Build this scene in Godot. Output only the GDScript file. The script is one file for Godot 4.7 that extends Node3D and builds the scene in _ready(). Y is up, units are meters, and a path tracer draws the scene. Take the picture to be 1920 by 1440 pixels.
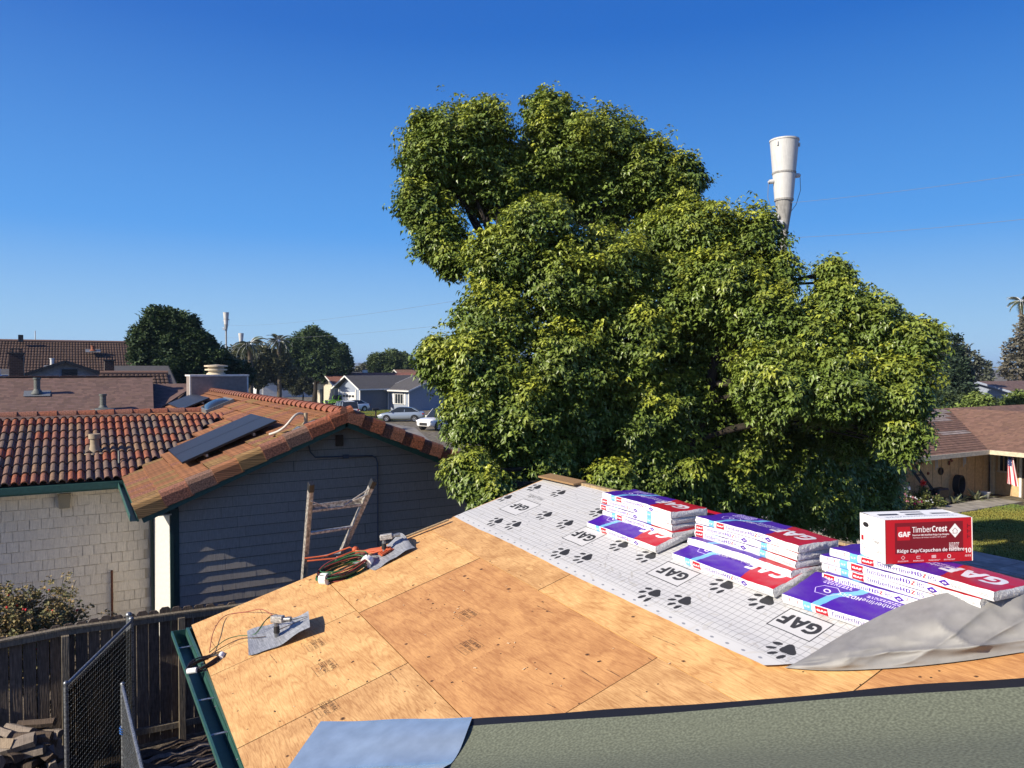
extends Node3D

var rng := RandomNumberGenerator.new()
var M := {}
var TX := {}


# ---------------------------------------------------------------- mesh builder
class MB:
	var v := PackedVector3Array()
	var n := PackedVector3Array()
	var u := PackedVector2Array()
	var c := PackedColorArray()
	var x := PackedInt32Array()
	var col := Color(1, 1, 1)
	var t := Transform3D()

	func vert(p: Vector3, nn: Vector3, uv: Vector2) -> int:
		v.append(t * p)
		n.append((t.basis * nn).normalized())
		u.append(uv)
		c.append(col)
		return v.size() - 1

	func tri(a: Vector3, b: Vector3, d: Vector3, ua := Vector2(0, 0), ub := Vector2(1, 0), ud := Vector2(0, 1)) -> void:
		var nn := (b - a).cross(d - a)
		var k := vert(a, nn, ua)
		vert(b, nn, ub)
		vert(d, nn, ud)
		x.append_array(PackedInt32Array([k, k + 2, k + 1]))

	# corners counter-clockwise as seen from outside
	func quad(a: Vector3, b: Vector3, e: Vector3, d: Vector3, ua := Vector2(0, 0), ub := Vector2(1, 0), ue := Vector2(1, 1), ud := Vector2(0, 1)) -> void:
		var nn := (e - a).cross(d - b)
		var k := vert(a, nn, ua)
		vert(b, nn, ub)
		vert(e, nn, ue)
		vert(d, nn, ud)
		x.append_array(PackedInt32Array([k, k + 2, k + 1, k, k + 3, k + 2]))

	# a quad whose uv run in metres
	func mquad(a: Vector3, b: Vector3, e: Vector3, d: Vector3) -> void:
		var ex := (b - a).normalized()
		var w := a.distance_to(b)
		var pe := e - a
		var pd := d - a
		var ey := (pd - ex * pd.dot(ex)).normalized()
		quad(a, b, e, d, Vector2(0, 0), Vector2(w, 0), Vector2(pe.dot(ex), -pe.dot(ey)), Vector2(pd.dot(ex), -pd.dot(ey)))

	func box(ctr: Vector3, s: Vector3, r := Basis()) -> void:
		var h := s * 0.5
		var o := t
		t = t * Transform3D(r, ctr)
		var p := [Vector3(-h.x, -h.y, -h.z), Vector3(h.x, -h.y, -h.z), Vector3(h.x, -h.y, h.z), Vector3(-h.x, -h.y, h.z), Vector3(-h.x, h.y, -h.z), Vector3(h.x, h.y, -h.z), Vector3(h.x, h.y, h.z), Vector3(-h.x, h.y, h.z)]
		for f in [[3, 2, 6, 7], [1, 0, 4, 5], [2, 1, 5, 6], [0, 3, 7, 4], [7, 6, 5, 4], [0, 1, 2, 3]]:
			mquad(p[f[0]], p[f[1]], p[f[2]], p[f[3]])
		t = o

	# box with chamfered edges
	func cbox(ctr: Vector3, s: Vector3, b: float, r := Basis()) -> void:
		var h := s * 0.5
		var o := t
		t = t * Transform3D(r, ctr)
		for ax in 3:
			var e1 := Vector3.ZERO
			var e2 := Vector3.ZERO
			var e3 := Vector3.ZERO
			e1[ax] = 1
			e2[(ax + 1) % 3] = 1
			e3[(ax + 2) % 3] = 1
			var h1 := h[ax]
			var h2 := h[(ax + 1) % 3] - b
			var h3 := h[(ax + 2) % 3] - b
			for sg in [-1.0, 1.0]:
				var cc: Vector3 = e1 * h1 * sg
				if sg > 0:
					mquad(cc - e2 * h2 - e3 * h3, cc + e2 * h2 - e3 * h3, cc + e2 * h2 + e3 * h3, cc - e2 * h2 + e3 * h3)
				else:
					mquad(cc - e2 * h2 - e3 * h3, cc - e2 * h2 + e3 * h3, cc + e2 * h2 + e3 * h3, cc + e2 * h2 - e3 * h3)
			var l := h1 - b
			for s2 in [-1.0, 1.0]:
				for s3 in [-1.0, 1.0]:
					var pa: Vector3 = e2 * (h2 + b) * s2 + e3 * h3 * s3
					var pb: Vector3 = e2 * h2 * s2 + e3 * (h3 + b) * s3
					if s2 * s3 > 0:
						mquad(pb - e1 * l, pb + e1 * l, pa + e1 * l, pa - e1 * l)
					else:
						mquad(pa - e1 * l, pa + e1 * l, pb + e1 * l, pb - e1 * l)
		for sx in [-1.0, 1.0]:
			for sy in [-1.0, 1.0]:
				for sz in [-1.0, 1.0]:
					var a := Vector3(h.x * sx, (h.y - b) * sy, (h.z - b) * sz)
					var bb := Vector3((h.x - b) * sx, h.y * sy, (h.z - b) * sz)
					var d := Vector3((h.x - b) * sx, (h.y - b) * sy, h.z * sz)
					if sx * sy * sz > 0:
						tri(a, bb, d)
					else:
						tri(a, d, bb)
		t = o

	func bar(a: Vector3, b: Vector3, w: float, hh: float, upv := Vector3.UP, bev := 0.0) -> void:
		var z := (b - a).normalized()
		var xx := upv.cross(z)
		if xx.length() < 0.01:
			xx = Vector3.RIGHT.cross(z)
		xx = xx.normalized()
		var y := z.cross(xx)
		if bev > 0:
			cbox((a + b) * 0.5, Vector3(w, hh, a.distance_to(b)), bev, Basis(xx, y, z))
		else:
			box((a + b) * 0.5, Vector3(w, hh, a.distance_to(b)), Basis(xx, y, z))

	func tube(p: PackedVector3Array, r0: float, r1: float, seg := 8, caps := true, radii := []) -> void:
		var m := p.size()
		if m < 2:
			return
		var side := Vector3.ZERO
		var base := v.size()
		for i in m:
			var d := (p[mini(i + 1, m - 1)] - p[maxi(i - 1, 0)]).normalized()
			if i == 0:
				side = d.cross(Vector3.UP)
				if side.length() < 0.05:
					side = d.cross(Vector3.RIGHT)
			side = (side - d * side.dot(d)).normalized()
			var up := side.cross(d)
			var r: float = radii[i] if radii.size() else lerpf(r0, r1, float(i) / (m - 1))
			for k in seg + 1:
				var an := TAU * k / seg
				var o := side * cos(an) + up * sin(an)
				vert(p[i] + o * r, o, Vector2(float(k) / seg, float(i)))
		for i in m - 1:
			for k in seg:
				var a := base + i * (seg + 1) + k
				var b := a + seg + 1
				x.append_array(PackedInt32Array([a, a + 1, b, a + 1, b + 1, b]))
		if caps:
			for e in 2:
				var i2 := 0 if e == 0 else m - 1
				var d2 := (p[1] - p[0]).normalized() * -1.0 if e == 0 else (p[m - 1] - p[m - 2]).normalized()
				var k0 := vert(p[i2], d2, Vector2.ZERO)
				var ring := base + i2 * (seg + 1)
				for k in seg + 1:
					v.append(v[ring + k])
					n.append((t.basis * d2).normalized())
					u.append(Vector2.ZERO)
					c.append(col)
				for k in seg:
					if e == 0:
						x.append_array(PackedInt32Array([k0, k0 + 2 + k, k0 + 1 + k]))
					else:
						x.append_array(PackedInt32Array([k0, k0 + 1 + k, k0 + 2 + k]))

	# profile of (radius, y) from bottom to top, turned about y
	func lathe(pr: Array, seg := 16) -> void:
		for i in pr.size() - 1:
			var a: Vector2 = pr[i]
			var b: Vector2 = pr[i + 1]
			if a.distance_to(b) < 1e-6:
				continue
			var nn := Vector2(b.y - a.y, a.x - b.x).normalized()
			var base := v.size()
			for k in seg + 1:
				var an := TAU * k / seg
				var cs := cos(an)
				var sn := -sin(an)
				vert(Vector3(a.x * cs, a.y, a.x * sn), Vector3(nn.x * cs, nn.y, nn.x * sn), Vector2(float(k) / seg, a.y))
				vert(Vector3(b.x * cs, b.y, b.x * sn), Vector3(nn.x * cs, nn.y, nn.x * sn), Vector2(float(k) / seg, b.y))
			for k in seg:
				var q := base + k * 2
				x.append_array(PackedInt32Array([q, q + 1, q + 2, q + 2, q + 1, q + 3]))

	# polygon (in the plane of two axes, counter-clockwise) pushed back by depth against its facing normal
	func prism(poly: PackedVector2Array, o: Vector3, ex: Vector3, ey: Vector3, depth: float, uvs := 1.0, uvo := Vector2.ZERO) -> void:
		if Geometry2D.is_polygon_clockwise(poly):
			poly.reverse()
		var nn := ex.cross(ey).normalized()
		var ix := Geometry2D.triangulate_polygon(poly)
		var k := v.size()
		for p in poly:
			vert(o + ex * p.x + ey * p.y, nn, Vector2(p.x, -p.y) * uvs + uvo)
		if depth > 0:
			for p in poly:
				vert(o + ex * p.x + ey * p.y - nn * depth, -nn, Vector2(p.x, -p.y) * uvs + uvo)
		var m := poly.size()
		for i in range(0, ix.size(), 3):
			var a := ix[i]
			var b := ix[i + 1]
			var d := ix[i + 2]
			if (poly[b] - poly[a]).cross(poly[d] - poly[a]) < 0:
				var sw := b
				b = d
				d = sw
			x.append_array(PackedInt32Array([k + a, k + d, k + b]))
			if depth > 0:
				x.append_array(PackedInt32Array([k + m + a, k + m + b, k + m + d]))
		if depth > 0:
			for i in m:
				var p := o + ex * poly[i].x + ey * poly[i].y
				var q := o + ex * poly[(i + 1) % m].x + ey * poly[(i + 1) % m].y
				mquad(p - nn * depth, q - nn * depth, q, p)

	# smooth surface of nu x nv cells
	func grid(nu: int, nv: int, f: Callable, uv0 := Vector2(0, 0), uv1 := Vector2(1, 1), flip := false) -> void:
		var base := v.size()
		var pts := []
		for j in nv + 1:
			for i in nu + 1:
				pts.append(f.call(float(i) / nu, float(j) / nv))
		var w := nu + 1
		for j in nv + 1:
			for i in nu + 1:
				var du: Vector3 = pts[j * w + mini(i + 1, nu)] - pts[j * w + maxi(i - 1, 0)]
				var dv: Vector3 = pts[mini(j + 1, nv) * w + i] - pts[maxi(j - 1, 0) * w + i]
				var nn := du.cross(dv)
				if flip:
					nn = -nn
				vert(pts[j * w + i], nn, Vector2(lerpf(uv0.x, uv1.x, float(i) / nu), lerpf(uv0.y, uv1.y, float(j) / nv)))
		for j in nv:
			for i in nu:
				var a := base + j * w + i
				if flip:
					x.append_array(PackedInt32Array([a, a + 1, a + w + 1, a, a + w + 1, a + w]))
				else:
					x.append_array(PackedInt32Array([a, a + w + 1, a + 1, a, a + w, a + w + 1]))

	func ball(ctr: Vector3, r: Vector3, seg := 10, rings := 6) -> void:
		grid(seg, rings, func(a: float, b: float) -> Vector3:
			var th := a * TAU
			var ph := (b - 0.5) * PI * 0.998
			return ctr + Vector3(cos(th) * cos(ph) * r.x, sin(ph) * r.y, -sin(th) * cos(ph) * r.z))

	func mesh() -> ArrayMesh:
		var a := []
		a.resize(Mesh.ARRAY_MAX)
		a[Mesh.ARRAY_VERTEX] = v
		a[Mesh.ARRAY_NORMAL] = n
		a[Mesh.ARRAY_TEX_UV] = u
		a[Mesh.ARRAY_COLOR] = c
		a[Mesh.ARRAY_INDEX] = x
		var m := ArrayMesh.new()
		m.add_surface_from_arrays(Mesh.PRIMITIVE_TRIANGLES, a)
		return m


# ---------------------------------------------------------------- scene helpers
func thing(called: String, label: String, category: String, at := Vector3.ZERO, group := "", turn := 0.0) -> Node3D:
	var o := Node3D.new()
	o.name = called
	add_child(o, true)
	o.position = at
	o.rotation.y = turn
	return tag(o, label, category, group)


func tag(o: Node3D, label: String, category := "", group := "", kind := "") -> Node3D:
	if label:
		o.set_meta("label", label)
	if category:
		o.set_meta("category", category)
	if group:
		o.set_meta("group", group)
	if kind:
		o.set_meta("kind", kind)
	return o


# commits a builder as one mesh; world=true: it was built in world space and the parent is only moved
func put(called: String, mb: MB, m: Variant, parent: Node3D = self, world := false) -> MeshInstance3D:
	var o := MeshInstance3D.new()
	o.name = called
	o.mesh = mb.mesh()
	o.material_override = M[m] if m is String else m
	parent.add_child(o, true)
	if world:
		o.position = -parent.position
	return o


func inst(called: String, mesh: Mesh, m: Variant, parent: Node3D, tf: Transform3D) -> MeshInstance3D:
	var o := MeshInstance3D.new()
	o.name = called
	o.mesh = mesh
	o.material_override = M[m] if m is String else m
	parent.add_child(o, true)
	o.transform = tf
	return o


func multi(called: String, mesh: Mesh, m: Variant, parent: Node3D, tfs: Array, cols := []) -> MultiMeshInstance3D:
	var mm := MultiMesh.new()
	mm.transform_format = MultiMesh.TRANSFORM_3D
	mm.use_colors = cols.size() > 0
	mm.mesh = mesh
	mm.instance_count = tfs.size()
	for i in tfs.size():
		mm.set_instance_transform(i, tfs[i])
		if cols.size():
			mm.set_instance_color(i, cols[i])
	var o := MultiMeshInstance3D.new()
	o.name = called
	o.multimesh = mm
	o.material_override = M[m] if m is String else m
	parent.add_child(o, true)
	o.set_meta("kind", "stuff")
	return o


func structure(called: String, mb: MB, m: Variant, label: String) -> MeshInstance3D:
	var o := put(called, mb, m)
	tag(o, label, "", "", "structure")
	return o


func lin(r: float, g: float, b: float) -> Color:
	return Color(r, g, b).linear_to_srgb()


func noise_tex(freq: float, lo: float, seed_: int, size := 512, octaves := 4, type := FastNoiseLite.TYPE_SIMPLEX_SMOOTH) -> NoiseTexture2D:
	var f := FastNoiseLite.new()
	f.noise_type = type
	f.seed = seed_
	f.frequency = freq
	f.fractal_octaves = octaves
	var tx := NoiseTexture2D.new()
	tx.width = size
	tx.height = size
	tx.seamless = true
	tx.noise = f
	var g := Gradient.new()
	g.set_color(0, Color(lo, lo, lo))
	g.set_color(1, Color(1, 1, 1))
	tx.color_ramp = g
	return tx


# plain material: linear base colour, roughness, optional texture key (triplanar), scale, bump
func mat(key: String, r: float, g: float, b: float, rough := 0.8, tex := "", scale := 1.0, bump := 0.0, bumptex := "", metal := 0.0, vc := false) -> StandardMaterial3D:
	var m := StandardMaterial3D.new()
	m.resource_name = key
	m.albedo_color = lin(r, g, b)
	m.roughness = rough
	m.metallic = metal
	m.vertex_color_use_as_albedo = vc
	if tex:
		m.albedo_texture = TX[tex]
	if bump > 0:
		m.heightmap_enabled = true
		m.heightmap_scale = bump
		m.heightmap_texture = TX[bumptex if bumptex else tex]
	if tex or bump > 0:
		m.uv1_triplanar = true
		m.uv1_world_triplanar = true
		m.uv1_scale = Vector3.ONE * scale
	M[key] = m
	return m


func V(a: float, b: float, c: float) -> Vector3:
	return Vector3(a, b, c)


# ---------------------------------------------------------------- computed pictures
func blob_poly(im: Image, pts: PackedVector2Array, col: Color) -> void:
	var r := Rect2(pts[0], Vector2.ZERO)
	for p in pts:
		r = r.expand(p)
	var m := pts.size()
	for y in range(maxi(0, int(r.position.y)), mini(im.get_height(), int(r.end.y) + 1)):
		var xs := []
		var yy := y + 0.5
		for i in m:
			var a := pts[i]
			var b := pts[(i + 1) % m]
			if (a.y <= yy) != (b.y <= yy):
				xs.append(a.x + (yy - a.y) / (b.y - a.y) * (b.x - a.x))
		xs.sort()
		for k in range(0, xs.size() - 1, 2):
			var x0 := maxi(0, int(round(xs[k])))
			var x1 := mini(im.get_width(), int(round(xs[k + 1])))
			if x1 > x0:
				im.fill_rect(Rect2i(x0, y, x1 - x0, 1), col)


func line(im: Image, a: Vector2, b: Vector2, w: float, col: Color) -> void:
	var d := (b - a).normalized()
	var s := Vector2(-d.y, d.x) * w * 0.5
	blob_poly(im, PackedVector2Array([a - s - d * w * 0.3, b - s + d * w * 0.3, b + s + d * w * 0.3, a + s - d * w * 0.3]), col)


func oval(im: Image, c: Vector2, rx: float, ry: float, ang: float, col: Color) -> void:
	var p := PackedVector2Array()
	for i in 20:
		var a := TAU * i / 20
		p.append(c + Vector2(cos(a) * rx, sin(a) * ry).rotated(ang))
	blob_poly(im, p, col)


# lettering drawn into a picture from the triangles of a TextMesh: baseline start at p, cap height h, turned by ang
func text(im: Image, s: String, p: Vector2, h: float, col: Color, ang := 0.0, weight := 400, wide := 1.0, fat := 0.0, center := false) -> float:
	var f := SystemFont.new()
	f.font_names = PackedStringArray(["Droid Sans"])
	f.font_weight = weight
	var tm := TextMesh.new()
	tm.font = f
	tm.font_size = 64
	tm.pixel_size = 1.0
	tm.depth = 0.0
	tm.horizontal_alignment = HORIZONTAL_ALIGNMENT_LEFT
	tm.text = s
	var arr := tm.get_mesh_arrays()
	var vs: PackedVector3Array = arr[Mesh.ARRAY_VERTEX]
	var ix: PackedInt32Array = arr[Mesh.ARRAY_INDEX] if arr[Mesh.ARRAY_INDEX] != null else PackedInt32Array(range(vs.size()))
	if vs.size() == 0:
		return 0.0
	var lo := Vector2(1e9, 1e9)
	var hi := Vector2(-1e9, -1e9)
	for q in vs:
		lo = lo.min(Vector2(q.x, q.y))
		hi = hi.max(Vector2(q.x, q.y))
	var cap := 64 * 0.714
	var k := h / cap
	# the baseline: measured from a capital letter's height at the top
	var asc := hi.y - cap
	var ox := lo.x if not center else (lo.x + hi.x) * 0.5
	var offs := [Vector2.ZERO]
	if fat > 0:
		offs = [Vector2(-fat, 0), Vector2(fat, 0), Vector2(0, -fat), Vector2(0, fat), Vector2.ZERO]
	for o in offs:
		for i in range(0, ix.size(), 3):
			var pp := PackedVector2Array()
			for j in 3:
				var q := vs[ix[i + j]]
				pp.append(p + (Vector2((q.x - ox) * k * wide, -(q.y - asc) * k) + o).rotated(ang))
			blob_poly(im, pp, col)
	return (hi.x - lo.x) * k * wide


func paw(im: Image, c: Vector2, s: float, ang: float, col: Color) -> void:
	var pad := PackedVector2Array()
	for i in 28:
		var a := TAU * i / 28
		var r := 1.0 + 0.16 * cos(3.0 * a - PI / 2) + 0.05 * cos(2 * a)
		pad.append(c + (Vector2(cos(a) * 0.36 * r, sin(a) * 0.30 * r + 0.12) * s).rotated(ang))
	blob_poly(im, pad, col)
	for k in 4:
		var a2 := deg_to_rad([-148.0, -110.0, -70.0, -32.0][k])
		var d := Vector2(cos(a2) * 0.62, sin(a2) * 0.66 + 0.14)
		oval(im, c + (d * s).rotated(ang), 0.105 * s, 0.2 * s, ang + [-0.5, -0.16, 0.16, 0.5][k], col)
		var tip: Vector2 = d * 1.34
		blob_poly(im, PackedVector2Array([c + ((d + Vector2(-0.06, -0.1)) * s).rotated(ang), c + ((d + Vector2(0.06, -0.1)) * s).rotated(ang), c + (tip * s).rotated(ang)]), col)


func scribble(im: Image, r: Rect2, rows: int, col: Color, rg: RandomNumberGenerator) -> void:
	var rh := r.size.y / rows
	for j in rows:
		var xx := r.position.x
		while xx < r.end.x:
			var w := rg.randf_range(0.4, 1.6) * rh
			im.fill_rect(Rect2i(int(xx), int(r.position.y + j * rh), maxi(1, int(w)), maxi(1, int(rh * 0.5))), col)
			xx += w + rh * rg.randf_range(0.15, 0.6)


func tex_of(im: Image) -> ImageTexture:
	return ImageTexture.create_from_image(im)


func bundle_picture() -> Image:
	var im := Image.create(1024, 640, false, Image.FORMAT_RGB8)
	var rg := RandomNumberGenerator.new()
	rg.seed = 5
	var white := Color(0.85, 0.85, 0.86)
	var violet := Color(0.27, 0.09, 0.58)
	var red := Color(0.68, 0.06, 0.13)
	var blue := Color(0.42, 0.68, 0.84)
	var pale := Color(0.86, 0.82, 0.96)
	im.fill(white)
	# the face on top: 1024 x 344; lettering stands on its head as the packs lie
	im.fill_rect(Rect2i(0, 0, 1024, 344), violet)
	blob_poly(im, PackedVector2Array([Vector2(640, 0), Vector2(1024, 0), Vector2(1024, 344), Vector2(730, 344)]), red)
	blob_poly(im, PackedVector2Array([Vector2(210, 344), Vector2(265, 344), Vector2(300, 200), Vector2(400, 120), Vector2(425, 0), Vector2(372, 0), Vector2(350, 95), Vector2(248, 185)]), blue)
	text(im, "GAF", Vector2(965, 105), 118, white, PI, 700, 1.1, 4.0)
	var tw := text(im, "Timberline", Vector2(650, 150), 34, white, PI, 400)
	tw += text(im, "HDZ", Vector2(644 - tw, 150), 34, white, PI, 700)
	text(im, "RS", Vector2(638 - tw, 150), 34, white, PI, 400)
	scribble(im, Rect2(430, 110, 240, 30), 2, pale, rg)
	scribble(im, Rect2(120, 20, 190, 90), 6, pale, rg)
	var hexp := [Vector2(150, 130), Vector2(235, 120), Vector2(285, 165), Vector2(245, 225), Vector2(150, 225), Vector2(120, 175)]
	for i in 6:
		line(im, hexp[i], hexp[(i + 1) % 6], 4, pale)
	oval(im, Vector2(200, 175), 28, 20, 0.5, pale)
	oval(im, Vector2(200, 175), 18, 11, 0.5, violet)
	# side prints, two layouts of 1024 x 112
	for k in 2:
		var y := 344 + k * 112
		im.fill_rect(Rect2i(0, y, 1024, 112), white)
		var gx := 235 if k == 0 else 12
		im.fill_rect(Rect2i(gx, y + 12, 84, 92), red)
		text(im, "GAF", Vector2(gx + 8, y + 70), 27, white, 0, 700, 1.0, 1.5)
		var w2 := text(im, "Timberline", Vector2(gx + 104, y + 70), 50, Color(0.34, 0.28, 0.55), 0, 400, 0.66, 0.8)
		var w3 := text(im, "HD", Vector2(gx + 110 + w2, y + 70), 50, violet, 0, 700, 0.72)
		w3 += text(im, "Z", Vector2(gx + 114 + w2 + w3, y + 70), 50, red, 0, 700, 0.72) + 6
		text(im, "RS", Vector2(gx + 120 + w2 + w3, y + 70), 50, Color(0.34, 0.28, 0.55), 0, 400, 0.66, 0.6)
		scribble(im, Rect2(gx + 108, y + 80, 190, 14), 1, Color(0.6, 0.56, 0.75), rg)
		var dx := gx + 178 + w2 + w3
		blob_poly(im, PackedVector2Array([Vector2(dx, y + 58), Vector2(dx + 34, y + 20), Vector2(dx + 68, y + 58), Vector2(dx + 34, y + 96)]), violet)
		oval(im, Vector2(dx + 34, y + 60), 13, 11, 0, white)
		oval(im, Vector2(dx + 34, y + 60), 6, 5, 0, violet)
		var bx := 150 if k == 0 else 700
		im.fill_rect(Rect2i(bx, y, 58, 112), blue)
		text(im, "SF", Vector2(bx + 8, y + 70), 28, white, 0, 700)
		var zx := 28 if k == 0 else 560
		for q in 2:
			line(im, Vector2(zx + q * 56, y + 50), Vector2(zx + 28 + q * 56, y + 92), 3, Color(0.4, 0.4, 0.55))
			line(im, Vector2(zx + 28 + q * 56, y + 92), Vector2(zx + 56 + q * 56, y + 50), 3, Color(0.4, 0.4, 0.55))
			line(im, Vector2(zx + 28 + q * 56, y + 60), Vector2(zx + 28 + q * 56, y + 22), 5, red)
		scribble(im, Rect2(800, y + 20, 60, 70), 5, Color(0.5, 0.5, 0.5), rg)
		scribble(im, Rect2(880, y + 34, 110, 50), 3, Color(0.55, 0.55, 0.55), rg)
	# plain back of the wrapping with pale fine print
	im.fill_rect(Rect2i(0, 568, 1024, 72), Color(0.91, 0.90, 0.95))
	for q in 9:
		scribble(im, Rect2(30 + q * 108, 580, 88, 46), 5, Color(0.72, 0.66, 0.88), rg)
	return im


func carton_picture() -> Image:
	# 1024 x 1024: long side 1024 x 512, end 512 x 512 at (0,512), lid 512 x 512 at (512,512)
	var im := Image.create(1024, 1024, false, Image.FORMAT_RGB8)
	var rg := RandomNumberGenerator.new()
	rg.seed = 8
	var white := Color(0.92, 0.92, 0.91)
	var red := Color(0.70, 0.05, 0.11)
	var deep := Color(0.45, 0.02, 0.09)
	im.fill(white)
	im.fill_rect(Rect2i(0, 0, 1024, 512), red)
	im.fill_rect(Rect2i(118, 40, 800, 362), deep)
	im.fill_rect(Rect2i(146, 84, 150, 160), red)
	text(im, "GAF", Vector2(160, 200), 54, white, 0, 700, 1.0, 2.5)
	var w := text(im, "Timber", Vector2(322, 152), 64, white, 0, 400, 0.80, 0.6)
	text(im, "Crest", Vector2(328 + w, 152), 64, white, 0, 700, 0.80, 1.0)
	text(im, "Premium SBS Modified Ridge Cap Shingles", Vector2(324, 196), 18, white, 0, 700, 0.85)
	text(im, "Bardeaux de faitiere modifies SBS qualite", Vector2(332, 224), 15, white, 0, 400)
	text(im, "Ridge Cap/Capuchon de faîtière", Vector2(142, 384), 38, white, 0, 700, 0.98)
	scribble(im, Rect2(752, 290, 110, 84), 6, white, rg)
	blob_poly(im, PackedVector2Array([Vector2(752, 150), Vector2(824, 66), Vector2(896, 150), Vector2(824, 234)]), white)
	for q in 3:
		var e := 14.0 + q * 4
		line(im, Vector2(824 - 30, 150), Vector2(824, 120), 5, deep)
		line(im, Vector2(824, 120), Vector2(824 + 30, 150), 5, deep)
	for e in [[Vector2(800, 148), Vector2(800, 182)], [Vector2(800, 182), Vector2(848, 182)], [Vector2(848, 182), Vector2(848, 148)]]:
		line(im, e[0], e[1], 5, deep)
	for q in 4:
		var c := Vector2(210 + q * 180, 446)
		if q == 0:
			for a in 4:
				line(im, c + Vector2(22, 0).rotated(a * PI / 2), c + Vector2(22, 0).rotated((a + 1) * PI / 2), 4, white)
		elif q == 1:
			line(im, c + Vector2(-20, -12), c + Vector2(20, -12), 4, white)
			line(im, c + Vector2(-20, 12), c + Vector2(20, 12), 4, white)
			line(im, c + Vector2(-20, -12), c + Vector2(-20, 12), 4, white)
		elif q == 2:
			for a in 3:
				line(im, c + Vector2(-24, -14 + a * 13), c + Vector2(24, -14 + a * 13), 6, white)
		else:
			oval(im, c, 22, 22, 0, white)
			oval(im, c, 16, 16, 0, red)
		scribble(im, Rect2(c.x - 62, 480, 124, 18), 2, white, rg)
	text(im, "10", Vector2(936, 412), 54, white, 0, 700)
	scribble(im, Rect2(938, 440, 60, 24), 2, white, rg)
	for q in 3:
		line(im, Vector2(972, 100 + q * 62), Vector2(1000, 100 + q * 62), 12, deep)
		line(im, Vector2(972, 80 + q * 62), Vector2(972, 120 + q * 62), 12, deep)
	# the end
	im.fill_rect(Rect2i(24, 776, 50, 60), red)
	w = text(im, "Timber", Vector2(92, 820), 38, Color(0.45, 0.45, 0.45), 0, 400)
	text(im, "Crest", Vector2(96 + w, 820), 38, Color(0.15, 0.15, 0.15), 0, 700)
	text(im, "10", Vector2(30, 930), 56, Color(0.15, 0.15, 0.15), 0, 400)
	scribble(im, Rect2(150, 890, 170, 26), 2, Color(0.5, 0.5, 0.5), rg)
	scribble(im, Rect2(330, 900, 120, 46), 3, Color(0.2, 0.2, 0.2), rg)
	scribble(im, Rect2(36, 960, 240, 30), 2, Color(0.6, 0.6, 0.6), rg)
	oval(im, Vector2(126, 636), 62, 30, 0, Color(0.08, 0.08, 0.08))
	# the lid: dark panels of print
	for r in [Rect2i(560, 700, 120, 70), Rect2i(720, 600, 130, 60), Rect2i(720, 720, 110, 70), Rect2i(880, 690, 110, 70)]:
		im.fill_rect(r, Color(0.25, 0.26, 0.30))
	scribble(im, Rect2(560, 860, 400, 80), 5, Color(0.45, 0.48, 0.55), rg)
	im.fill_rect(Rect2i(512, 764, 512, 4), Color(0.6, 0.6, 0.58))
	return im


func underlayment_picture() -> Image:
	# 2048 along the roof (5.12 m) x 560 up the slope (1.4 m), 2.5 mm a pixel
	var im := Image.create(2048, 560, false, Image.FORMAT_RGB8)
	var rg := RandomNumberGenerator.new()
	rg.seed = 21
	im.fill(Color(0.745, 0.745, 0.745))
	# scuffs
	for i in 500:
		var p := Vector2(rg.randf() * 2048, rg.randf() * 560)
		var g := rg.randf_range(0.68, 0.735)
		oval(im, p, rg.randf_range(3, 26), rg.randf_range(1, 5), rg.randf() * TAU, Color(g, g * 0.99, g * 0.97))
	var gc := Color(0.42, 0.42, 0.43)
	for i in 103:
		im.fill_rect(Rect2i(i * 20, 34, 1, 490), gc)
	for j in 25:
		im.fill_rect(Rect2i(0, 40 + j * 20, 2048, 1), gc)
	im.fill_rect(Rect2i(0, 36, 2048, 1), Color(0.6, 0.6, 0.6))
	im.fill_rect(Rect2i(0, 28, 2048, 3), Color(0.7, 0.7, 0.7))
	for i in 42:
		oval(im, Vector2(24 + i * 50, 15), 6, 3, 0, Color(0.5, 0.51, 0.54))
		oval(im, Vector2(24 + i * 50, 544), 5, 3, 0, Color(0.55, 0.55, 0.57))
	for i in 60:
		oval(im, Vector2(rg.randi_range(0, 100) * 20 + 10, 50 + rg.randi_range(0, 23) * 20), 5, 3, 0, Color(0.55, 0.55, 0.56))
	var ink := Color(0.17, 0.17, 0.18)
	for p in [[1979, 377], [1799, 390], [2005, 241], [1458, 352], [1644, 226], [1485, 221], [1785, 79], [1677, 103], [1279, 69], [1178, 92], [1146, 216], [1002, 214], [807, 66], [708, 88], [676, 211], [537, 211], [356, 75], [250, 100], [1320, 390], [960, 370], [820, 390], [200, 215]]:
		paw(im, Vector2(p[0], p[1]), 60.0, 0.75, ink)
	for b in [[1764, 152, 146, 122], [1263, 136, 130, 106], [780, 134, 142, 90], [338, 134, 126, 88]]:
		im.fill_rect(Rect2i(b[0], b[1], b[2], b[3]), Color(0.755, 0.755, 0.755))
		for e in [Rect2i(b[0], b[1], b[2], 3), Rect2i(b[0], b[1] + b[3] - 3, b[2], 3), Rect2i(b[0], b[1], 3, b[3]), Rect2i(b[0] + b[2] - 3, b[1], 3, b[3])]:
			im.fill_rect(e, ink)
		text(im, "GAF", Vector2(b[0] + b[2] * 0.5, b[1] + b[3] * 0.5 + 20), 40, ink, 0, 700, 1.05, 1.5, true)
	text(im, "TigerPaw", Vector2(1930, 300), 22, Color(0.3, 0.3, 0.3), PI, 400)
	return im


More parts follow.
